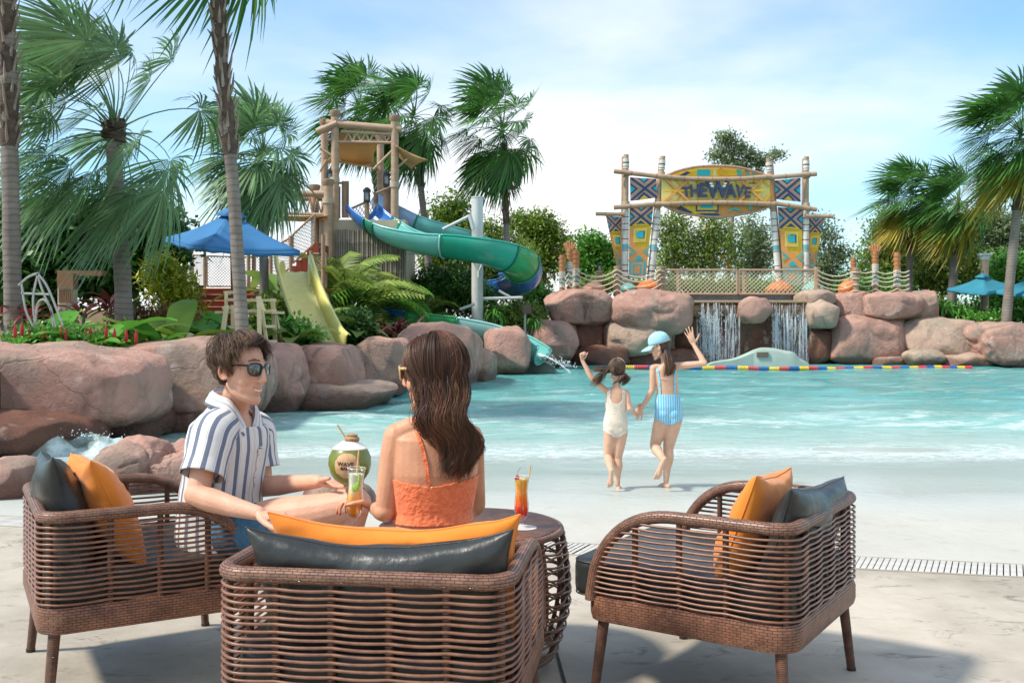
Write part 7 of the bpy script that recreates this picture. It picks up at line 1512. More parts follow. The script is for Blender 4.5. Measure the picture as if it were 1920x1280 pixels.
# ---------------------------------------------------------------- water slides
SC = {k: mat('slide_' + k, c, tuple(q * 0.85 for q in c), rough=0.25, scale=1.5, coat=0.3) for k, c in dict(blue=(0.03, 0.17, 0.52), dgreen=(0.02, 0.24, 0.14), aqua=(0.16, 0.52, 0.46), teal=(0.02, 0.36, 0.24), green=(0.035, 0.33, 0.10), pale=(0.30, 0.62, 0.58), lav=(0.32, 0.50, 0.74)).items()}
def slide(label, path, rad, secs, a0, a1, cat='water slide', bank=None, th=0.03):
    """open trough: secs = [(t0, t1, colour)], a0/a1 = rim angles from straight down (towards the viewer, away)"""
    c_ = catmull(path, 12); m_ = len(c_); e_ = empty('water_slide', V((c_[m_ // 2].x, c_[m_ // 2].y, 0.8)), label, cat, 'water slides')
    A0 = ilist(a0, m_); A1 = ilist(a1, m_); rows = []
    for i in range(m_):
        t = (c_[min(i + 1, m_ - 1)] - c_[max(i - 1, 0)]).normalized(); s_ = t.cross(V((0, 0, 1))).normalized(); u = s_.cross(t)
        rows.append([c_[i] + u * rad * (1 - math.cos(a)) - u * rad * 0.0 + s_ * rad * math.sin(a) for a in [R(lerp(-A0[i], A1[i], k_ / 20)) for k_ in range(21)]])
    for t0, t1, cc in secs:
        i0, i1 = int(round(t0 * (m_ - 1))), int(round(t1 * (m_ - 1))); o = MB().grid(rows[i0:i1 + 1]).build('slide_section', SC[cc], e_, angle=180); q = o.modifiers.new('s', 'SOLIDIFY'); q.thickness = th; q.offset = 0
        for k_ in (0, 20): MB().tube([rows[i][k_] for i in range(i0, i1 + 1)], 0.035, 6).build('rim', SC[cc], o, angle=180)
        ring = [rows[i1][k_] for k_ in range(21)]; MB().tube([q_ + (q_ - c_[i1] - V((0, 0, rad))).normalized() * 0.03 for q_ in ring], 0.028, 5).build('flange', SC['pale'] if cc in ('aqua', 'pale') else SC['dgreen'], o, angle=180)
        lo = [rows[i][5] + (rows[i][5] - c_[i] - V((0, 0, rad))).normalized() * 0.03 for i in range(i0, i1 + 1)]
    return e_, rows
slide('long blue and green water slide curving down from the tower', [P(668, 412, 31.6), P(700, 438, 31.0), P(742, 462, 30.4), P(800, 478, 30.0), P(860, 487, 29.8), P(920, 500, 29.8), P(965, 520, 30.5), P(982, 545, 32.0), P(960, 556, 33.4), P(915, 560, 34.4)], 0.58,
      [(0, 0.11, 'blue'), (0.11, 0.16, 'dgreen'), (0.16, 0.39, 'aqua'), (0.39, 0.60, 'teal'), (0.60, 0.70, 'green'), (0.70, 1.0, 'blue')], [92, 92, 92, 92, 92, 90, 88, 88], [80, 80, 88, 98, 106, 115, 125, 120])
slide('second water slide starting behind the long one at the tower', [P(712, 402, 33.6), P(745, 425, 33.0), P(790, 447, 32.6), P(850, 463, 32.4), P(910, 480, 32.6)], 0.5, [(0, 0.45, 'lav'), (0.45, 1, 'aqua')], [60, 60, 50, 40], [120, 116, 105, 90])
slide('low end of the water slide running into the pool', [P(706, 586, 32.0), P(706, 606, 30.4), P(745, 620, 29.4), P(800, 627, 29.2), P(880, 636, 29.0), P(950, 650, 28.8), P(1008, 682, 28.4)], 0.52,
      [(0, 0.22, 'blue'), (0.22, 0.40, 'blue'), (0.40, 0.62, 'green'), (0.62, 0.86, 'pale'), (0.86, 1.0, 'aqua')], [75, 78, 80, 82, 84, 82], [112, 110, 100, 98, 92, 95])
e = empty('slide_mouth', P(1010, 690, 29), 'pale aqua concrete ledge carrying the mouth of the slide', 'pool outlet')
MB().prism([P(985, 672, 29.3), P(1012, 672, 29.0), P(1040, 688, 28.6), P(1042, 700, 28.6), P(985, 700, 29.3)], 1.2, V((0, 1, 0))).build('ledge', mat('aqua_concrete', (0.4, 0.55, 0.5)), e, smooth=False, fixn=True, bevel=0.03)
mb = MB(); rows = []
for i in range(15):
    t = i / 14; rows.append([V((lerp(P(1008, 0, 28.8).x, P(1072, 0, 28.4).x, t) , 28.7 + s_ * 0.26 * (1 + 0.4 * t), lerp(0.42, -0.12, t ** 1.5) + 0.06 * nz3((t * 3, s_ * 3, 1), 2) - 0.04 * s_ * s_)) for s_ in np.linspace(-1, 1, 13)])
mb.grid(rows).build('slide_water', M_FOAMY, label='white stream of water pouring from the slide mouth into the pool', cat='water stream', angle=180)
splash('slide_spray', [P(1020, 672, 28.5), P(1070, 690, 28.3)], 200, (0.16, 0.12, 0.07), 'spray around the stream from the slide mouth', 5, 'spray', (0.006, 0.018))
M_STEEL = mat('white_steel', (0.62, 0.63, 0.61), (0.54, 0.55, 0.54), rough=0.4, scale=2)
e = empty('slide_column', P(895, 612, 31.8), 'thick white steel column holding up the slide on brackets', 'support column')
MB().tube([P(895, 622, 31.8), P(895, 371, 31.8)], 0.185, 20).build('column', M_STEEL, e, angle=60); MB().tube([P(895, 371.5, 31.8), P(895, 369, 31.8)], 0.195, 20).build('column_cap', M_STEEL, e, angle=60)
for pts, rr in (([(830, 430), (882, 404)], 0.05), ([(880, 402), (888, 430)], 0.07), ([(888, 490), (898, 508), (908, 488)], 0.05), ([(898, 508), (898, 520)], 0.06), ([(906, 560), (980, 558)], 0.05), ([(935, 545), (962, 560)], 0.04), ([(862, 580), (890, 570)], 0.045), ([(726, 466), (790, 470)], 0.04), ([(726, 466), (735, 478), (790, 474)], 0.03)): MB().tube([P(x, y, 31.0) for x, y in pts], rr, 8).build('bracket', M_STEEL, e)
# ---------------------------------------------------------------- the tower
YT = 31.5
tg = empty('play_tower', P(680, 560, YT + 1), 'bamboo look slide tower with tan shade sails and a bamboo clad base', 'tower')
def tp(pts, r_, Y=YT, name='bamboo_pole', m_=None, n_=10): return MB().tube(catmull([P(x, y, Y) for x, y in pts], 4) if len(pts) > 2 else [P(x, y, Y) for x, y in pts], r_, n_).build(name, m_ or M_BAMB, tg, angle=60)
for x, y0, y1, Y, rr in ((628, 213, 412, YT, .125), (608, 229, 412, YT + 1.8, .12), (713, 255, 412, YT + 1.8, .12), (740, 222, 412, YT, .125), (590, 352, 545, YT - .2, .13), (615, 342, 545, YT - .6, .15)):
    o = tp([(x, y0), (x + .5, (y0 + y1) / 2), (x, y1)], rr, Y); a = P(x, y0, Y); MB().lathe(a - V((0, 0, 0.12)), [(rr * 1.0, 0), (rr * 1.35, 0.10), (rr * 1.35, 0.2), (rr * 0.9, 0.22)], 12).build('pole_cap', M_POST, o)
    q = P(x, y0 + (120 if y0 < 300 else 30), Y); MB().tube([q, q - V((0, 0, 0.16))], rr * 1.2, 12).build('lashing', M_LASH, o)
for pts, rr, Y in (([(612, 231), (753, 243)], .12, YT), ([(594, 247), (632, 231)], .1, YT - .1), ([(598, 247), (622, 240)], .1, YT + 1.0), ([(640, 247), (735, 252)], .055, YT), ([(632, 266), (742, 268)], .05, YT), ([(612, 262), (628, 262)], .05, YT), ([(536, 364), (622, 363)], .10, YT - .6), ([(556, 372), (610, 372)], .09, YT - .2), ([(540, 400), (620, 403)], .05, YT - .6), ([(600, 278), (636, 300)], .04, YT), ([(700, 318), (740, 278)], .04, YT), ([(740, 318), (765, 298)], .04, YT), ([(612, 300), (600, 322)], .04, YT)): tp(pts, rr, Y, 'beam')
for i in range(6): x = 645 + i * 16; tp([(x, 266), (x + 8, 250)], .028, YT, 'truss_bar'); tp([(x + 8, 250), (x + 16, 266)], .028, YT, 'truss_bar')
for i in range(4): x = 560 + i * 14; tp([(x, 402), (x + 7, 372)], .026, YT - .4, 'truss_bar'); tp([(x + 7, 372), (x + 14, 402)], .026, YT - .4, 'truss_bar')
M_SAIL = mat('shade_sail', (0.62, 0.43, 0.20), (0.54, 0.37, 0.17), rough=0.9, scale=2, transl=0.35)
def sail(c4, sag, name='shade_sail'):
    A, B, C, D = [P(*q) for q in c4]; rows = []
    for v in np.linspace(0, 1, 14):
        rows.append([(A.lerp(B, u)).lerp(D.lerp(C, u), v) + V((0, 0, -sag * 16 * u * (1 - u) * v * (1 - v))) + (A.lerp(B, u).lerp(D.lerp(C, u), v).lerp((A + B + C + D) / 4, 0.18 * (1 - abs(2 * u - 1) ** 2 * abs(2 * v - 1) ** 2)) - A.lerp(B, u).lerp(D.lerp(C, u), v)) for u in np.linspace(0, 1, 14)])
    o = MB().grid(rows).build(name, M_SAIL, tg, angle=180); o.modifiers.new('s', 'SOLIDIFY').thickness = 0.015
sail(((630, 246, YT), (712, 262, YT + .2), (706, 318, YT + 1.8), (610, 305, YT + 1.6)), 0.30); sail(((742, 272, YT - .3), (803, 300, YT - .8), (772, 318, YT + 1.5), (742, 290, YT + 1.5)), 0.2); sail(((520, 404, YT - 1.0), (618, 404, YT - 1.0), (610, 414, YT + 1), (520, 414, YT + 1)), 0.08); sail(((633, 300, YT), (700, 316, YT), (700, 300, YT + 1.8), (625, 296, YT + 1.8)), 0.1)
for x, y0, y1, Y in ((634, 350, 410, YT + .3), (645, 340, 408, YT + .2), (650, 340, 408, YT + .6), (688, 378, 420, YT + .2), (724, 345, 400, YT + .4), (733, 347, 400, YT + .7), (705, 360, 400, YT + .8)): tp([(x, y0), (x, y1)], .075, Y, 'railing_post', M_POST)
for pts in ([(632, 344), (650, 342)], [(688, 378), (650, 395)], [(705, 362), (734, 350)]): tp(pts, .035, YT + .2, 'handrail', M_POST)
for c4 in (((652, 395), (705, 368), (705, 400), (652, 410)), ((724, 352), (740, 350), (740, 392), (724, 392))): net(c4, YT + .5, 8, mat('net_grey', (0.42, 0.38, 0.32)), tg, 0.012)
for x, y, Y in ((619, 343, YT), (688, 378, YT), (725, 348, YT + .3)): lantern(P(x, y, Y), 1.5, {619: 'black lantern beside the left tower pole', 688: 'black lantern on the post above the slide start', 725: 'black lantern beside the right tower pole'}[x])
MB().prism([P(598, 412, YT - .4), P(760, 412, YT - .4), P(762, 560, YT - .4), P(598, 560, YT - .4)], 3.0, V((0, 1, 0))).build('base_wall', mat('tower_plaster', (0.52, 0.44, 0.30), (0.44, 0.37, 0.25), rough=0.85, scale=1.5), tg, smooth=False, fixn=True)
q = random.Random(4)
for i in range(30):
    x = 632 + i * 4.4; yt = 430 + 3 * q.random() + (8 if x > 700 else 0); c_ = [P(x, lerp(yt, 540, t), YT - .52 - 0.02 * (i % 2)) for t in (0, .2, .21, .22, .45, .46, .47, .7, .71, .72, 1)]; MB().tube(c_, [.036, .036, .042, .036, .036, .042, .036, .036, .042, .036, .036], 7).build('bamboo_cane', mat('bamboo_grey', (0.30, 0.245, 0.185), (0.18, 0.15, 0.115), rough=0.7, scale=4, stretch=(1, 1, 0.3)), tg, angle=60)
prock(690, 765, 540, 640, YT - 1.4, 1.2, 61, 'dark mossy boulder under the bamboo clad tower wall', M_ROCKD, group='boulders in the garden')
# red stairs up to the tower and the deck left of it
M_RED = mat('red_deck_paint', (0.30, 0.050, 0.022), (0.23, 0.038, 0.018), rough=0.55, scale=5)
r = empty('stairs', P(560, 560, 28), 'red painted stairs climbing to the tower behind the yellow slide', 'stairs')
for i in range(9):
    x0 = 505 + i * 10; y = 542 - i * 11; a, b = P(x0, y, 28.5), P(x0 + 12, y + 60, 28.5); MB().box(((a.x + b.x) / 2, 29.3, (a.z + b.z) / 2), (b.x - a.x, 1.6, a.z - b.z)).build('step', M_RED, r, bevel=0.01)
r2 = empty('wooden_deck', P(430, 605, 23), 'red brown deck with broad steps under the blue parasol', 'deck')
def pbx(x0, x1, y0, y1, Y, d, name, m_, par): a, b = P(x0, y0, Y), P(x1, y1, Y); return MB().box(((a.x + b.x) / 2, Y + d / 2, (a.z + b.z) / 2), (abs(b.x - a.x), d, abs(a.z - b.z))).build(name, m_, par, bevel=0.01)
for i in range(6): pbx(352 + i * 2, 478, 541 + i * 11.5, 553 + i * 11.5, 24.6 - i * .35, 1.2, 'step_board', M_RED, r2); pbx(352 + i * 2, 478, 540 + i * 11.5, 541.6 + i * 11.5, 24.55 - i * .35, 1.2, 'step_edge', mat('step_edge_tan', (0.46, 0.26, 0.17)), r2)
pbx(345, 600, 541, 549, 25.6, 3.0, 'deck_floor', M_RED, r2); pbx(478, 600, 549, 610, 25.8, 2.6, 'deck_skirt', mat('tower_plaster', (0.5, 0.42, 0.3)), r2)
M_NETW = mat('net_white', (0.62, 0.60, 0.56), (0.5, 0.48, 0.44), rough=0.9)
NG = 'net railings round the deck and stairs'
net_panel(((362, 478), (382, 479), (382, 537), (362, 536)), 25.2, 4, 'narrow net railing at the left end of the deck', NG, M_POST, M_NETW, 0.007, 0.02)
net_panel(((388, 480), (438, 481), (438, 537), (388, 537)), 25.2, 9, 'wide net railing under the blue parasol', NG, M_POST, M_NETW, 0.007, 0.02)
net_panel(((446, 482), (502, 480), (502, 538), (446, 538)), 25.6, 10, 'net railing right of the leaning palm trunk', NG, M_POST, M_NETW, 0.007, 0.02)
net_panel(((506, 468), (545, 445), (545, 500), (506, 538)), 27.9, 7, 'sloping net railing at the bottom of the red stairs', NG, M_POST, M_NETW, 0.009, 0.03)
net_panel(((549, 440), (590, 402), (590, 456), (549, 494)), 27.9, 8, 'sloping net railing at the top of the red stairs', NG, M_POST, M_NETW, 0.009, 0.03)
net_panel(((586, 476), (612, 476), (612, 540), (586, 534)), 27.6, 5, 'small net panel beside the tower post', NG, M_POST, M_ROPE, 0.010, 0.03)
for x, y0, y1, Y, w, lab in ((348, 473, 545, 24.6, 7, 'post at the far left corner of the deck'), (358, 475, 600, 23.8, 6, 'tall grey post with a lantern at the left of the steps'), (384, 471, 541, 25.1, 6, 'brown deck post with a lantern under the parasol edge'), (367, 520, 612, 22.9, 6, 'short post at the foot of the deck steps'), (466, 466, 541, 25.4, 7, 'deck post with a lantern right of the palm trunk'), (476, 462, 545, 25.5, 8, 'thick deck post right of the lantern post'), (508, 455, 545, 26, 7, 'deck post below the pale green palm'), (545, 442, 545, 27.6, 7, 'stair post in the middle of the sloping nets'), (584, 470, 545, 27.4, 8, 'stair post with a lantern beside the tower'), (606, 440, 545, 27.2, 8, 'stair post standing against the tower wall')):
    a, b = P(x, y0, Y), P(x, y1, Y); MB().tube([a, b], w / 2 / FOC * Y, 10).build('deck_post', M_POST if x != 358 else mat('post_grey', (0.33, 0.29, 0.24)), label=lab, cat='post', group='posts of the deck and stairs')
for x, y, Y, lab in ((357, 475, 23.8, 'black lantern at the left top corner of the deck'), (384, 471, 25.1, 'black lantern just under the left part of the parasol'), (467, 466, 25.4, 'black lantern under the right part of the parasol'), (370, 560, 22.6, 'black lantern low beside the red steps'), (603, 478, 27.3, 'black lantern between the red stairs and the tower')): lantern(P(x, y, Y), 0.85, lab)
e = empty('lamp_post', P(497, 605, 23), 'grey round post behind the lifeguard chair', 'post'); MB().tube([P(497, 612, 23), P(497, 372, 23)], 0.07, 10).build('shaft', mat('post_grey', (0.3, 0.3, 0.3)), e); MB().tube([P(497, 612, 22.95), P(497, 485, 22.95)], 0.085, 10).build('sleeve', mat('lantern_black', (0.02, 0.02, 0.02)), e)
# yellow slide
M_YEL = mat('slide_yellow', (0.78, 0.72, 0.24), (0.70, 0.64, 0.20), rough=0.35, scale=2, coat=0.2); M_YELP = mat('slide_yellow_worn', (0.80, 0.76, 0.33), (0.72, 0.69, 0.30), rough=0.45, scale=6)
e = empty('yellow_slide', P(600, 655, 19.6), 'pale yellow children\'s slide dropping towards the rocks', 'slide')
pth = catmull([P(556, 512, 22.4), P(560, 530, 22.0), P(572, 570, 21.3), P(588, 612, 20.6), P(606, 652, 19.9), P(618, 668, 19.5)], 6); prof = [(-0.34, 0.20), (-0.31, 0.215), (-0.285, 0.19), (-0.26, 0.03), (-0.22, 0.0), (-0.1, 0.012), (0.03, 0.0), (0.13, 0.012), (0.22, 0.0), (0.26, 0.03), (0.285, 0.19), (0.31, 0.215), (0.34, 0.20)]; rows = []
for i, c_ in enumerate(pth):
    t = (pth[min(i + 1, len(pth) - 1)] - pth[max(i - 1, 0)]).normalized(); s_ = V((1, 0.12, 0)); u = s_.cross(t).normalized(); u = u if u.z > 0 or u.y < 0 else -u; k_ = 1 + 0.12 * i / len(pth); rows.append([c_ + s_ * (a * k_ * 1.22 - 0.05) + u * (b * 1.5) + V((0, -b * 0.3, b * 0.6)) for a, b in prof])
o = MB().grid([r_[3:10] for r_ in rows]).build('slide_bed', M_YELP, e, angle=180); o.modifiers.new('s', 'SOLIDIFY').thickness = 0.02
for a, b in ((0, 4), (9, 13)): o = MB().grid([r_[a:b] for r_ in rows]).build('side_wall', M_YEL, e, angle=180); o.modifiers.new('s', 'SOLIDIFY').thickness = 0.02
for sx_ in (-1, 1):
    c0 = P(556 + sx_ * 27, 505, 22.2); pts = [c0 + V((0, 0.25, -0.55)), c0 + V((0, 0.22, 0.0)), c0 + V((0, 0.08, 0.17)), c0 + V((0, -0.10, 0.12)), c0 + V((sx_ * 0.02, -0.3, -0.35))]
    w_ = MB(); cc = catmull(pts, 5); w_.prism([q + V((-0.03, 0, 0)) for q in cc], 0.06, V((1, 0, 0))).build('side_wing', M_YEL, e, angle=30, fixn=True)
for x in (545, 600): MB().tube([P(x, 560 if x < 560 else 600, 21.4), P(x + 6, 665, 21.4)], 0.06, 8).build('support', M_YEL, e)
# lifeguard chair
M_LG = mat('cream_timber', (0.70, 0.58, 0.33), (0.62, 0.50, 0.27), rough=0.6, scale=6)
e = empty('lifeguard_chair', P(470, 655, 17.5), 'cream timber lifeguard chair behind the leaning palm trunk', 'lifeguard chair')
def lb(x0, y0, x1, y1, Y0, Y1, w=0.075, n_='leg'): MB().bar(P(x0, y0, Y0), P(x1, y1, Y1), w, 0.05).build(n_, M_LG, e, bevel=0.005)
for a in ((425, 572, 414, 650, 17.2, 17.0), (436, 572, 437, 650, 17.3, 17.3), (444, 560, 445, 650, 18.2, 18.4), (485, 560, 487, 652, 17.2, 17.0), (491, 580, 501, 648, 17.3, 17.3), (511, 560, 517, 654, 18.0, 18.2), (514, 580, 528, 650, 18.2, 18.4)): lb(*a)
for a in ((424, 547, 424, 572, 17.8, 17.6, .06, 'back_post'), (443, 547, 443, 562, 17.8, 17.8, .06, 'back_post'), (420, 548, 447, 548, 17.8, 17.8, .07, 'back_rail'), (425, 562, 444, 562, 17.6, 17.6, .04, 'arm_rail'), (418, 578, 450, 578, 17.4, 17.4, .12, 'seat_rail'), (463, 563, 518, 563, 17.7, 17.7, .05, 'arm_rail'), (463, 583, 514, 583, 17.4, 17.4, .11, 'seat_rail'), (484, 557, 494, 585, 17.5, 17.3, .09, 'arm_post'), (496, 612, 514, 612, 17.2, 17.6, .05, 'rung'), (500, 640, 518, 640, 17.2, 17.6, .05, 'rung')): lb(*a)
MB().box(P(470, 586, 18.0), (1.0, 1.0, 0.05)).build('seat', M_LG, e, bevel=0.005)
# ---------------------------------------------------------------- palms
def leafm(n_, a, b, isl=0.35, rough=0.45, tr=0.30, spec=0.45): return mat(n_, a, b, rough=rough, scale=1.2, isl=isl, transl=tr, spec=spec)
L_DEEP = leafm('palm_green', (0.055, 0.165, 0.030), (0.095, 0.225, 0.042), tr=.38); L_GLAU = leafm('palm_grey_green', (0.14, 0.27, 0.10), (0.21, 0.34, 0.16), tr=.38); L_MID = leafm('palm_mid_green', (0.055, 0.165, 0.030), (0.085, 0.21, 0.045)); L_YEL = leafm('palm_yellowing', (0.28, 0.25, 0.03), (0.42, 0.30, 0.03)); L_DEAD = leafm('palm_dead', (0.22, 0.10, 0.05), (0.14, 0.065, 0.035))
def trunk_mat(n_, a, b, sc):
    m = mat(n_, a, b, rough=0.85, scale=3, bump=0.5, bscale=12); N = m.node_tree.nodes; L = m.node_tree.links; b_ = N['Principled BSDF']; src = b_.inputs['Base Color'].links[0].from_socket
    g = N.new('ShaderNodeNewGeometry'); w = N.new('ShaderNodeTexWave'); w.bands_direction = 'Z'; w.inputs['Scale'].default_value = sc; w.inputs['Distortion'].default_value = 3.5; w.inputs['Detail'].default_value = 3; L.new(g.outputs['Position'], w.inputs['Vector'])
    x = N.new('ShaderNodeMix'); x.data_type = 'RGBA'; x.blend_type = 'MULTIPLY'; x.inputs['Factor'].default_value = 0.48; r_ = N.new('ShaderNodeValToRGB'); r_.color_ramp.elements[0].color = (0.35, 0.33, 0.3, 1); r_.color_ramp.elements[1].position = 0.3; L.new(w.outputs[0], r_.inputs[0]); L.new(src, x.inputs['A']); L.new(r_.outputs[0], x.inputs['B']); L.new(x.outputs['Result'], b_.inputs['Base Color']); return m
M_TRK = trunk_mat('palm_trunk', (0.25, 0.21, 0.175), (0.17, 0.14, 0.115), 3.2); M_BOOT = mat('palm_fibre', (0.12, 0.082, 0.058), (0.055, 0.038, 0.028), rough=0.95, scale=9, bump=1.0, bscale=25); M_BT2 = mat('leaf_stub', (0.30, 0.255, 0.20), (0.17, 0.12, 0.085), rough=0.9, scale=6)
def frond(q, C, az, el, lp, rf, wind, droop, nseg, arc=112, wl=0.5):
    """petiole and pleated fan; returns an MB with its green parts"""
    d0 = V((math.cos(az) * math.cos(el), math.sin(az) * math.cos(el), math.sin(el))); mb = MB(); W = V(wind)
    pts = [C]; d = d0.copy(); n_ = 6
    for i in range(n_): d = (d + (V((0, 0, -1)) * droop * 0.11 + W * 0.10)).normalized(); pts.append(pts[-1] + d * lp / n_)
    mb.tube(pts, [0.022 * rf, 0.016 * rf, 0.013 * rf, 0.011 * rf, 0.010 * rf, 0.009 * rf, 0.008 * rf], 4, cap=False); H = pts[-1]
    f_ = (d + W * wl + V((0, 0, -0.15 * droop))).normalized(); up = V((0, 0, 1)) * math.cos(el) - V((math.cos(az), math.sin(az), 0)) * math.sin(el); up = (up + V((q.gauss(0, .25), q.gauss(0, .25), q.gauss(0, .2)))).normalized()
    s_ = f_.cross(up).normalized(); nrm = s_.cross(f_); dth = R(2 * arc) / nseg
    for i in range(nseg):
        th = -R(arc) + dth * (i + 0.5); l = rf * (0.72 + 0.28 * math.cos(th * 0.75)) * q.uniform(0.80, 1.06); dr = f_ * math.cos(th) + s_ * math.sin(th) + nrm * (0.10 + 0.06 * (i % 2)); side = (s_ * math.cos(th) - f_ * math.sin(th)).normalized(); wv = q.uniform(0.5, 1.7); row = []
        for t, w_ in ((0.04, 0.05), (0.34, 0.36), (0.58, 0.60), (0.82, 0.40), (1.0, 0.03)):
            c_ = H + dr * (l * t) + (W * 0.55 * wv + V((0, 0, -0.34 * droop * wv))) * (t * t * l * 0.85); w2 = w_ * l * dth * 0.98; row.append([c_ - side * w2 / 2, c_ + side * w2 / 2])
        mb.grid(row)
    return mb
def palm(pts, rr, crown, n, lp, rf, Y, seed, label, lm, wind=(-0.5, -0.05, 0), boot=None, yel=0, dead=0, elr=(78, -55), nseg=34, bootr=1.25, grp='wind blown fan palms', azr=None, tm=None):
    q = random.Random(seed); tp_ = catmull([P(x, y, Y) for x, y in pts], 6); e_ = empty('fan_palm', tp_[0], label, 'palm tree', grp); C = P(*crown, Y) if crown else None
    MB().tube(tp_, [rr * (1.12 - 0.22 * i / len(tp_)) * (1 + 0.03 * math.sin(i * 1.3)) for i in range(len(tp_))], 14).build('trunk', tm or M_TRK, e_, angle=60)
    if boot is not None:
        b0, b1 = P(*boot[0], Y), P(*boot[1], Y); bp_ = [b0.lerp(b1, t) + V((0.012 * math.sin(9 * t), 0, 0)) for t in np.linspace(0, 1, 16)]; o = MB().tube(bp_, [rr * bootr * (0.9 + 0.14 * math.sin(i * 2.1)) for i in range(16)], 14).build('fibre_sleeve', M_BOOT, e_, angle=60)
        mb = MB(); nb = int((b1 - b0).length / (0.075 if Y < 25 else 0.16) * 1.7)
        for i in range(nb):
            t = i / nb; c_ = b0.lerp(b1, t); a = i * 2.4 + q.uniform(-.4, .4); o_ = V((math.cos(a), math.sin(a), 0)); L_ = q.uniform(0.14, 0.32) * (1 if Y < 25 else 0.9); mb.tube([c_ + o_ * rr * 0.9 - V((0, 0, 0.05)), c_ + o_ * rr * 1.35 + V((0, 0, L_ * 0.35)), c_ + o_ * rr * (1.4 + q.uniform(0, .8)) + V((0, 0, L_))], [0.030, 0.020, 0.006], 4)
        mb.build('old_leaf_stubs', M_BT2, e_, kind='stuff')
    for i in range(n):
        t = (i + 0.5) / n; el = R(lerp(elr[0], elr[1], t ** 1.15) + q.gauss(0, 6)); az = i * 2.39996 + q.gauss(0, .2) if azr is None else R(q.uniform(*azr))
        m_ = L_YEL if i >= n - yel and q.random() < .8 else lm
        k_ = q.uniform(0.85, 1.12); frond(q, C + V((q.gauss(0, .04), q.gauss(0, .04), 0.35 * rf * (0.5 - t))), az, el, lp * k_ * (1.15 if el > 0.4 else 1.0), rf * k_, V(wind) * q.uniform(.7, 1.3), 0.6 + 1.5 * t, nseg).build('frond', m_, e_, angle=180)
    for i in range(dead): frond(q, C - V((0, 0, .8)), q.uniform(0, 6.28), R(-82), lp * .5, rf * .9, (0.1, 0, 0), 2.5, 18, 60).build('dead_frond', L_DEAD, e_, angle=180)
    return e_
palm([(26, 660), (22, 450), (18, 280), (14, 60), (6, -330)], 0.118, (4, -380), 10, 1.1, 1.0, 15, 1, 'tall palm trunk cut off by the left edge of the photo, shaggy above', L_DEEP, boot=((18, 275), (10, -90)), bootr=1.2, elr=(80, 30))
palm([(455, 640), (447, 500), (436, 340), (422, 190), (410, 40), (396, -180)], 0.088, (394, -190), 14, 0.95, 0.95, 14.5, 2, 'slender leaning palm in front of the blue parasol, shaggy on top', L_DEEP, boot=((431, 290), (404, -40)), bootr=1.25, elr=(70, -14), wind=(-.7, -.05, 0))
palm([(233, 610), (229, 500), (220, 380), (214, 300), (213, 262)], 0.132, (213, 250), 42, 1.20, 0.98, 17, 3, 'big bushy palm with drooping grey green fans right of the cut off trunk', L_GLAU, wind=(-0.80, -0.1, 0), elr=(86, -22), nseg=44, boot=((213, 262), (213, 228)), bootr=1.6)
palm([(495, 610), (493, 450), (490, 310)], 0.085, (490, 296), 38, 0.64, 0.90, 22, 4, 'pale grey green palm with fine fans left of the slide tower', L_GLAU, wind=(-0.40, -0.1, 0), elr=(84, -38), nseg=40, tm=mat('trunk_grey', (0.27, 0.25, 0.23)))
palm([(716, 545), (710, 400), (704, 330), (690, 240)], 0.12, (672, 205), 34, 0.95, 1.10, 38, 5, 'dark palm behind the left half of the slide tower', L_DEEP, boot=((711, 385), (695, 260)))
palm([(806, 540), (800, 450), (790, 360), (782, 262)], 0.115, (775, 222), 38, 0.95, 1.08, 36, 6, 'dark palm just right of the slide tower, trunk crossing the slide', L_DEEP, boot=((789, 350), (783, 262)))
palm([(952, 560), (950, 450), (946, 340), (944, 270)], 0.10, (942, 245), 42, 1.1, 1.12, 36, 7, 'tall ragged palm right of the tower with one hanging dead brown frond', L_DEEP, boot=((949, 420), (945, 268)), dead=2, elr=(80, -60), wind=(-.6, -.05, 0))
palm([(1704, 556), (1707, 470), (1712, 395)], 0.12, (1712, 372), 34, 0.8, 1.02, 39, 8, 'left one of the two short yellowing palms right of the platform', L_DEEP, boot=((1706, 470), (1711, 395)), yel=9, wind=(-.75, -.05, 0), elr=(75, -32))
palm([(1784, 575), (1790, 480), (1797, 415)], 0.15, (1797, 388), 36, 0.85, 1.05, 38, 9, 'right one of the two short yellowing palms, above the first teal parasol', L_DEEP, boot=((1790, 478), (1797, 408)), yel=8, wind=(-.75, -.05, 0), elr=(75, -35))
palm([(1886, 606), (1898, 480), (1908, 380), (1913, 300)], 0.145, (1914, 258), 44, 1.1, 1.15, 34, 10, 'tallest palm on the right edge with yellow lower fans', L_DEEP, boot=((1906, 395), (1913, 290)), yel=10, wind=(-.75, -.05, 0), elr=(80, -45))
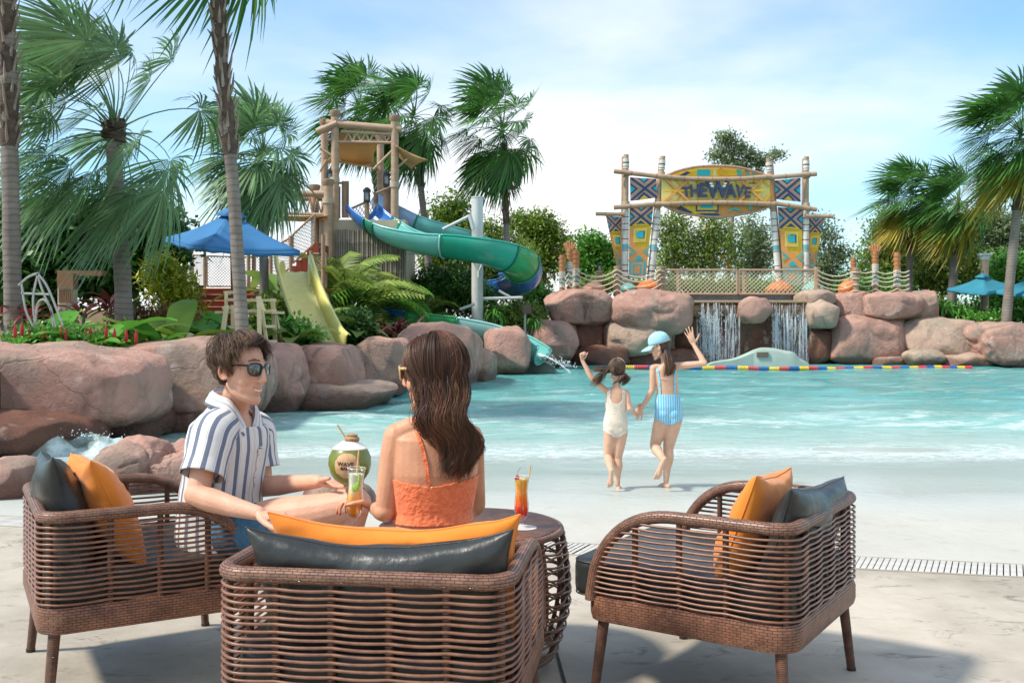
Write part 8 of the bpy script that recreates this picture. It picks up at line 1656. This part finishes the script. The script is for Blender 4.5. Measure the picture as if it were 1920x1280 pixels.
# ---------------------------------------------------------------- leafy trees
def leaves(rs, centres, radii, ncl, per, size, spread, asp=0.6, down=0.0):
    ncl = int(ncl * 1.25)
    """leaf quads in clumps spread through ellipsoids; numpy all the way"""
    w = np.array([r_[0] * r_[1] * r_[2] for r_ in radii]) ** 0.7; w /= w.sum(); k_ = rs.choice(len(centres), ncl, p=w); d = rs.normal(size=(ncl, 3)); d /= np.linalg.norm(d, axis=1)[:, None]; d *= (rs.random(ncl) ** 0.42)[:, None]
    cc = np.array(centres)[k_] + d * np.array(radii)[k_]; c_ = np.repeat(cc, per, 0) + rs.normal(size=(ncl * per, 3)) * spread * np.array([1, 1, .75]); n_ = len(c_)
    a = rs.normal(size=(n_, 3)); a[:, 2] -= down; a /= np.linalg.norm(a, axis=1)[:, None]; u = rs.normal(size=(n_, 3)) * .5 + np.array([0, 0, 1.0]); b = np.cross(a, u); b /= np.linalg.norm(b, axis=1)[:, None] + 1e-9; nn = np.cross(a, b)
    s_ = (size * (0.6 + 0.8 * rs.random(n_)))[:, None]; v = np.stack([c_ - a * s_ * .5, c_ + b * s_ * asp * .5 + nn * s_ * .06, c_ + a * s_ * .5, c_ - b * s_ * asp * .5 + nn * s_ * .06], 1).reshape(-1, 3).astype(np.float32)
    me = bpy.data.meshes.new('leaves'); me.vertices.add(n_ * 4); me.vertices.foreach_set('co', v.ravel()); me.loops.add(n_ * 4); me.loops.foreach_set('vertex_index', np.arange(n_ * 4, dtype=np.int32)); me.polygons.add(n_); me.polygons.foreach_set('loop_start', np.arange(0, n_ * 4, 4, dtype=np.int32)); me.update(calc_edges=True); return me, cc
M_BARK = mat('tree_bark', (0.17, 0.125, 0.09), (0.10, 0.075, 0.055), rough=0.9, scale=4, bump=0.6); M_BARKP = mat('pale_bark', (0.32, 0.28, 0.23), (0.2, 0.17, 0.13), rough=0.9, scale=4, bump=0.4)
F_ = dict(yg=leafm('leaf_yellow_green', (0.22, 0.31, 0.035), (0.14, 0.24, 0.03)), mid=leafm('leaf_mid', (0.17, 0.265, 0.045), (0.23, 0.32, 0.065), tr=.4), grey=leafm('leaf_greyish', (0.20, 0.27, 0.12), (0.26, 0.33, 0.16), tr=.4), dark=leafm('leaf_dark', (0.045, 0.13, 0.022), (0.075, 0.18, 0.03), rough=0.3), lime=leafm('leaf_lime', (0.30, 0.36, 0.025), (0.42, 0.44, 0.03)), bright=leafm('leaf_bright', (0.085, 0.26, 0.03), (0.14, 0.34, 0.045), rough=.35), brown=leafm('leaf_brown', (0.16, 0.07, 0.03), (0.25, 0.13, 0.05)), red=leafm('leaf_red', (0.12, 0.018, 0.022), (0.20, 0.03, 0.03)), maroon=leafm('leaf_maroon', (0.055, 0.012, 0.018), (0.10, 0.03, 0.03)))
def tree(base, blobs, Y, m_, n, per, size, seed, label, spread=0.24, depth=0.75, tr=0.09, bark=None, name='leafy_tree', cat='tree', grp='leafy trees behind the park', nlimb=7, flowers=0, asp=0.5, down=0.0, top=None):
    rs = np.random.RandomState(seed); b = P(*base, Y); e_ = empty(name, b, label, cat, grp); cs_, rd = [], []
    for x, y, rx, ry in blobs: c_ = P(x, y, Y); cs_.append((c_.x, c_.y, c_.z)); rx, ry = rx / FOC * Y, ry / FOC * Y; rd.append((rx, max(rx, ry) * depth, ry))
    me, cc = leaves(rs, cs_, rd, n, per, size, spread, asp, down); me.materials.append(F_[m_]); link_mesh('crown', me, e_)
    if flowers: me, _ = leaves(rs, cs_, rd, flowers, 9, size * .9, .10); me.materials.append(mat('yellow_flower', (0.75, 0.48, 0.02), rough=.7)); link_mesh('flowers', me, e_)
    if tr:
        low = V(cs_[int(np.argmin([c_[2] for c_ in cs_]))]); t_ = V(top) if top else V((sum(c_[0] for c_ in cs_) / len(cs_), Y, min(c_[2] for c_ in cs_))); mb = MB(); mb.tube(catmull([b, b.lerp(t_, .5) + V((.1 * math.sin(seed), 0, 0)), t_], 5), ilist([tr * 1.3, tr, tr * .7], 11), 8); mb.build('trunk', bark or M_BARK, e_, angle=60); q = random.Random(seed)
        for i in range(nlimb):
            c_ = V([float(x) for x in cc[q.randrange(len(cc))]]); s_ = b.lerp(t_, q.uniform(.55, 1)); mb = MB().tube(catmull([s_, s_.lerp(c_, .5) + V((q.gauss(0, .1), q.gauss(0, .1), .15)), c_], 4), ilist([tr * .5, tr * .3, tr * .08], 9), 5); mb.build('limb', bark or M_BARK, e_, angle=180)
    return e_
tree((845, 600), [(835, 430, 45, 60), (870, 470, 55, 60), (815, 480, 40, 45), (850, 390, 28, 30)], 43, 'yg', 420, 26, .17, 11, 'yellow green tree behind the long slide, left of the steel column', flowers=8)
tree((925, 600), [(920, 460, 45, 50), (960, 490, 50, 50), (905, 520, 45, 45)], 45, 'mid', 420, 26, .17, 12, 'green tree behind the steel column and the slide bend')
tree((1010, 600), [(1010, 430, 40, 32), (1040, 470, 45, 45), (990, 500, 45, 50), (975, 420, 22, 22)], 47, 'yg', 420, 26, .17, 13, 'tree dotted with yellow flowers left of the carved poles', flowers=26)
tree((1112, 600), [(1110, 470, 36, 38), (1135, 500, 36, 40), (1095, 510, 36, 38)], 43, 'bright', 340, 28, .18, 14, 'dense fresh green tree left of the arch', spread=.22)
tree((1262, 590), [(1258, 440, 32, 45), (1285, 470, 36, 50), (1245, 500, 32, 36), (1270, 405, 22, 18)], 46, 'mid', 190, 26, .15, 15, 'leafy tree under the left part of the sign', bark=M_BARKP, nlimb=16)
tree((1335, 590), [(1330, 430, 42, 38), (1355, 465, 45, 42), (1318, 488, 42, 34)], 46, 'mid', 200, 26, .15, 16, 'leafy tree under the middle of the sign', bark=M_BARKP, nlimb=18, flowers=8)
tree((1420, 590), [(1405, 440, 36, 42), (1432, 470, 34, 46), (1400, 500, 36, 32)], 47, 'grey', 190, 26, .15, 17, 'grey green tree under the right part of the sign', bark=M_BARKP, nlimb=18)
tree((1362, 560), [(1362, 262, 22, 15), (1345, 290, 18, 15), (1385, 280, 22, 14), (1410, 290, 14, 10), (1425, 305, 20, 12), (1455, 291, 13, 7), (1372, 308, 26, 12), (1400, 330, 22, 10)], 50, 'grey', 190, 20, .17, 18, 'tall airy gum tree whose top shows above the sign', spread=.20, bark=M_BARKP, nlimb=20, tr=.12, top=tuple(P(1385, 300, 50)))
tree((1555, 590), [(1545, 440, 28, 34), (1562, 490, 32, 34), (1535, 500, 30, 36), (1530, 410, 16, 12), (1575, 470, 18, 18)], 48, 'grey', 200, 20, .15, 19, 'thin grey green tree right of the right banners', bark=M_BARKP, nlimb=14)
tree((1590, 600), [(1590, 530, 40, 22), (1560, 535, 30, 18)], 52, 'bright', 130, 22, .16, 20, 'low bright green tree far behind the orange bean bag')
tree((1668, 600), [(1668, 450, 45, 45), (1650, 505, 48, 45), (1690, 470, 45, 45), (1672, 415, 26, 22)], 46, 'mid', 460, 28, .17, 21, 'leafy tree behind the left short palm', bark=M_BARK)
tree((1770, 610), [(1760, 450, 60, 55), (1740, 510, 60, 50), (1790, 500, 60, 52)], 48, 'mid', 600, 28, .18, 22, 'wide green tree behind the right short palm')
tree((1860, 610), [(1840, 430, 60, 42), (1890, 450, 60, 55), (1850, 500, 65, 50), (1920, 500, 60, 60)], 50, 'grey', 760, 28, .18, 23, 'broad hazy green tree behind the tall right palm')
tree((1905, 640), [(1895, 510, 34, 40), (1925, 560, 50, 45), (1870, 580, 42, 30)], 40, 'bright', 430, 26, .19, 24, 'bright green tree beside the lamp column')
tree((60, 640), [(40, 430, 80, 55), (95, 500, 70, 60), (10, 520, 60, 60), (60, 560, 70, 40)], 21, 'dark', 400, 22, .19, 25, 'dark glossy tree behind the two left palm trunks', spread=.24, tr=.06, grp='trees in the left garden', asp=.6)
tree((265, 620), [(150, 445, 75, 60), (255, 420, 62, 50), (285, 480, 48, 45), (190, 515, 70, 45), (300, 440, 30, 34)], 22, 'dark', 520, 22, .20, 26, 'dark glossy tree left of the blue parasol', spread=.24, tr=.07, grp='trees in the left garden', asp=.6)
tree((318, 620), [(318, 540, 38, 36), (300, 505, 26, 26), (335, 575, 34, 28)], 19, 'lime', 150, 22, .15, 27, 'yellow lime shrub left of the red deck', spread=.14, tr=.03, grp='trees in the left garden', asp=.25, name='lime_shrub', cat='shrub')
tree((330, 640), [(310, 600, 60, 22), (250, 600, 45, 22)], 18, 'brown', 90, 20, .12, 28, 'dry reddish brown shrub at the foot of the lime shrub', spread=.14, tr=0, grp='shrubs in the left garden', name='dry_shrub', cat='shrub', asp=.3)
for x, y, rx, ry, Y, m_, n, sz, lab in ((100, 640, 90, 22, 14, 'bright', 190, .07, 'low glossy shrub with red flower spikes behind the long left boulder'), (250, 640, 50, 24, 15.5, 'mid', 110, .09, 'low green shrub under the banana leaf'), (540, 630, 50, 28, 19, 'bright', 130, .12, 'green shrub left of the foot of the yellow slide'), (505, 600, 42, 45, 22, 'mid', 170, .14, 'leafy shrub behind the lifeguard chair'), (660, 610, 36, 36, 24, 'dark', 130, .12, 'dark shrub right of the foot of the yellow slide'), (840, 545, 75, 50, 33, 'dark', 360, .14, 'deep green shrub mass below the slide'), (960, 590, 60, 30, 34, 'mid', 200, .13, 'green shrub beside the small brown signboard'), (1010, 560, 40, 30, 38, 'bright', 150, .13, 'fresh green shrub behind the small brown signboard'), (1790, 590, 50, 24, 36, 'dark', 190, .13, 'dark green shrub beside the pole of the teal parasol'), (1850, 605, 40, 20, 34.5, 'bright', 140, .12, 'bright low shrub at the right behind the long tan boulder'), (1320, 536, 90, 14, 38, 'mid', 200, .12, 'fern bed behind the left net gate'), (1440, 538, 90, 13, 38.5, 'bright', 170, .12, 'fern bed behind the right net gate'), (1745, 575, 30, 26, 37, 'mid', 120, .12, 'rounded shrub behind the sloping end boulder'), (1150, 530, 60, 22, 40, 'mid', 150, .12, 'green shrub row behind the left ropes'), (1640, 535, 70, 20, 41, 'bright', 150, .12, 'green shrub row behind the right ropes'), (760, 560, 50, 60, 33.5, 'mid', 240, .14, 'tall green shrub at the right corner of the bamboo wall')):
    tree((x, y + ry), [(x, y, rx, ry), (x + rx * .5, y + ry * .3, rx * .6, ry * .7), (x - rx * .5, y + ry * .2, rx * .6, ry * .8)], Y, m_, n, 22, sz, int(x), lab, spread=.13, tr=0, grp='shrubs round the pool', name='shrub', cat='shrub')
# ---------------------------------------------------------------- big leaved plants: every leaf is an object that shares a mesh
def blade(w, droop, fold, n=7, wav=0.0, power=0.8):
    rows = []; p_ = V((0, 0, 0)); a = R(62)
    for i in range(n + 1):
        t = i / n; ww = w * math.sin(math.pi * min(1, t * 0.93 + 0.06)) ** power; rows.append([p_ + V((-ww, 0, fold * ww + wav * math.sin(t * 14))), p_.copy(), p_ + V((ww, 0, fold * ww - wav * math.sin(t * 13)))]); a -= droop / n; p_ = p_ + V((0, math.cos(a) / n, math.sin(a) / n))
    return MB().grid(rows)
def pinnate(np_=20, droop=1.6):
    mb = MB(); p_ = V((0, 0, 0)); a = R(74); rach = [p_.copy()]
    for i in range(np_):
        t = i / np_; a -= droop / np_; p_ = p_ + V((0, math.cos(a) / np_, math.sin(a) / np_)); rach.append(p_.copy())
        if t > 0.16:
            l = 0.30 * math.sin(math.pi * (t * .8 + .15)) + .05; d = V((0, math.cos(a), math.sin(a))); up = V((0, -math.sin(a), math.cos(a)))
            for s_ in (-1, 1): e1 = p_ + V((s_ * l * .6, 0, 0)) + d * l * .45 + up * l * .18; e2 = p_ + V((s_ * l * .95, 0, 0)) + d * l * .75 - V((0, 0, l * .12)); mb.add([p_, e1 + d * .030, e2, e1 - d * .018], [(0, 1, 2, 3)])
    mb.tube(rach, 0.009, 4, cap=False); return mb
LV = {}
def lv(kind, m_):
    k_ = (kind, m_)
    if k_ not in LV:
        s_ = dict(banana=[(.16, 1.5, .25, 9, .012, .7), (.15, 2.0, .2, 9, .018, .7), (.17, 1.1, .3, 9, .01, .7)], broad=[(.20, 1.4, .2, 7, .012, .75), (.17, 1.9, .25, 7, .015, .8), (.22, 1.0, .3, 7, .01, .7)], strap=[(.035, 2.2, .5, 7, 0, .5), (.04, 2.9, .4, 7, 0, .5), (.032, 1.5, .5, 7, 0, .5)], cord=[(.075, 1.2, .4, 6, 0, .8), (.07, 1.8, .4, 6, 0, .8), (.08, .8, .4, 6, 0, .8)]).get(kind); out = []
        for i in range(3): me = (pinnate(20, (1.3, 1.8, 2.3)[i]) if kind == 'areca' else blade(*s_[i])).mesh('leaf', True, 180); me.materials.append(F_[m_]); out.append(me)
        LV[k_] = out
    return LV[k_]
def plant(x, y, Y, kind, m_, n, L_, seed, name, label, grp, cat='plant', el=(10, -35), stem=0.0, spikes=0):
    q = random.Random(seed); b = P(x, y, Y); e_ = empty(name, b, label, cat, grp)
    if stem: MB().tube([b, b + V((0.03, 0, stem))], 0.03, 6).build('stem', M_BARK, e_)
    for i in range(n):
        t = (i + .5) / n; o = bpy.data.objects.new('leaf' if kind != 'areca' else 'frond', lv(kind, m_)[q.randrange(3)]); col.objects.link(o); o.parent = e_; o.location = (q.gauss(0, .03), q.gauss(0, .03), stem * q.uniform(.55, 1) if stem else q.uniform(0, .08))
        o.rotation_euler = (R(lerp(el[0], el[1], t)) + q.gauss(0, .1), q.gauss(0, .15), i * 2.4 + q.gauss(0, .3)); k_ = L_ * q.uniform(.75, 1.15); o.scale = (k_, k_, k_)
    for i in range(spikes): c_ = b + V((q.uniform(-.35, .35), q.uniform(-.1, .1), L_ * q.uniform(.4, .75))); MB().tube([c_, c_ + V((0, 0, .08)), c_ + V((0, 0, .17))], [.022, .026, .006], 7, round_=True).build('flower_spike', mat('flower_red', (0.42, 0.015, 0.02), rough=.5), e_)
    return e_
LG = 'broad leaved plants behind the left boulders'
PK = 1.35
for a in ((205, 662, 14.6, 'banana', 'bright', 9, .75, 31, 'big_leaf_plant', 'bright ginger plant with long arching leaves behind the cleft boulder'), (160, 668, 13.9, 'broad', 'bright', 11, .55, 32, 'big_leaf_plant', 'round leaved plant between the long boulder and the carved pillar'), (265, 655, 15.5, 'broad', 'mid', 11, .60, 33, 'big_leaf_plant', 'dusty green round leaved plant left of the upright banana leaf'), (330, 655, 15.6, 'banana', 'yg', 6, .85, 34, 'big_leaf_plant', 'yellowish banana leaf plant standing above the domed boulder'), (90, 662, 14.2, 'banana', 'bright', 5, .80, 35, 'big_leaf_plant', 'upright green leaf plant beside the cut off palm trunk'), (395, 650, 17.5, 'banana', 'bright', 12, .95, 36, 'big_leaf_plant', 'arching light green plant right of the red deck steps'), (430, 640, 18.5, 'broad', 'bright', 10, .7, 37, 'big_leaf_plant', 'green leaves around the left legs of the lifeguard chair'), (550, 650, 18.6, 'broad', 'mid', 11, .7, 38, 'big_leaf_plant', 'heart leaved plant between chair and yellow slide'), (520, 560, 23.5, 'banana', 'mid', 7, 1.1, 39, 'big_leaf_plant', 'banana plant behind the head of the yellow slide'), (665, 640, 24, 'broad', 'mid', 10, .75, 40, 'big_leaf_plant', 'large leaf plant right of the yellow slide'), (300, 662, 14.9, 'broad', 'bright', 9, .5, 41, 'big_leaf_plant', 'small broad leaved plant on top of the domed boulder')): plant(*a[:6], a[6] * PK, *a[7:], grp=LG)
RG = 'red leaved plants'
for a in ((60, 625, 14.8, 'cord', 'red', 12, .55, 51, 'red_leaf_plant', 'red leaved plant just right of the cut off palm trunk'), (5, 620, 15.2, 'cord', 'red', 12, .6, 52, 'red_leaf_plant', 'red leaved plant at the left border of the photo'), (155, 615, 16.5, 'cord', 'red', 10, .5, 53, 'red_leaf_plant', 'small red plant right of the carved pillar'), (205, 600, 18, 'cord', 'red', 14, .6, 54, 'red_leaf_plant', 'scarlet plant beside the foot of the bushy palm'), (700, 655, 24.5, 'cord', 'maroon', 20, .75, 55, 'red_leaf_plant', 'maroon cordyline left of the low slide end'), (740, 640, 25.5, 'cord', 'maroon', 20, .7, 56, 'red_leaf_plant', 'maroon cordyline in front of the blue low slide'), (680, 640, 26, 'cord', 'maroon', 16, .8, 57, 'red_leaf_plant', 'dark maroon cordyline behind the other two'), (775, 640, 25.5, 'cord', 'maroon', 12, .6, 58, 'red_leaf_plant', 'small maroon cordyline at the green part of the low slide')): plant(*a, grp=RG, stem=.25)
for i, (x, y) in enumerate(((30, 655), (90, 655), (150, 662), (215, 664))): plant(x, y, 13.4 + .2 * i, 'cord', 'bright', 9, .30, 60 + i, 'spiked_plant', ['leftmost low plant with red flower spikes, against the palm trunk', 'low plant with red flower spikes under the upright leaf', 'low plant with red flower spikes in front of the pillar', 'rightmost low plant with red flower spikes'][i], 'low plants with red spikes', spikes=4)
AG = 'feathery palms below the tower'
for i, (x, y, Y, L_, n, lab) in enumerate(((640, 640, 28.5, 3.4, 20, 'feathery palm clump covering the left of the bamboo wall'), (668, 620, 29, 3.0, 18, 'feathery palm clump in front of the bamboo wall'), (625, 600, 29.2, 3.0, 14, 'feathery palm beside the tower post'), (700, 640, 29.5, 2.2, 14, 'feathery palm right of the mossy boulder'), (590, 650, 25, 1.4, 10, 'small feathery palm right of the yellow slide head'), (745, 625, 30.8, 1.5, 12, 'feathery palm above the blue low slide'), (790, 605, 31.8, 1.7, 12, 'feathery palm under the middle of the slide'))): plant(x, y, Y, 'areca', 'bright' if i % 2 else 'mid', n, L_ * .8, 70 + i, 'feather_palm', lab, AG, 'palm', el=(18, -12))
DG = 'strap leaved plants below the slide'
for i, (x, y, Y, L_, st, lab) in enumerate(((845, 600, 33.0, .95, 1.5, 'tall strap leaved dracaena left of the steel column'), (905, 600, 32.4, .9, 1.3, 'strap leaved dracaena hiding the foot of the steel column'), (872, 600, 32.6, .8, .8, 'lower strap leaved dracaena between the two tall ones'), (820, 600, 32.8, .8, .9, 'strap leaved dracaena above the green low slide'), (930, 610, 31.6, .7, .5, 'short strap leaved plant right of the column'), (1000, 615, 32.4, .6, .2, 'short strap leaved plant by the signboard'), (1770, 600, 35.2, .9, .5, 'strap leaved plant behind the long tan boulder'), (1805, 605, 35, .8, .4, 'strap leaved plant under the teal parasol'))): plant(x, y, Y, 'strap', 'dark' if i < 4 else 'bright', 34, L_, 80 + i, 'strap_leaf_plant', lab, DG, stem=st, el=(15, -60))
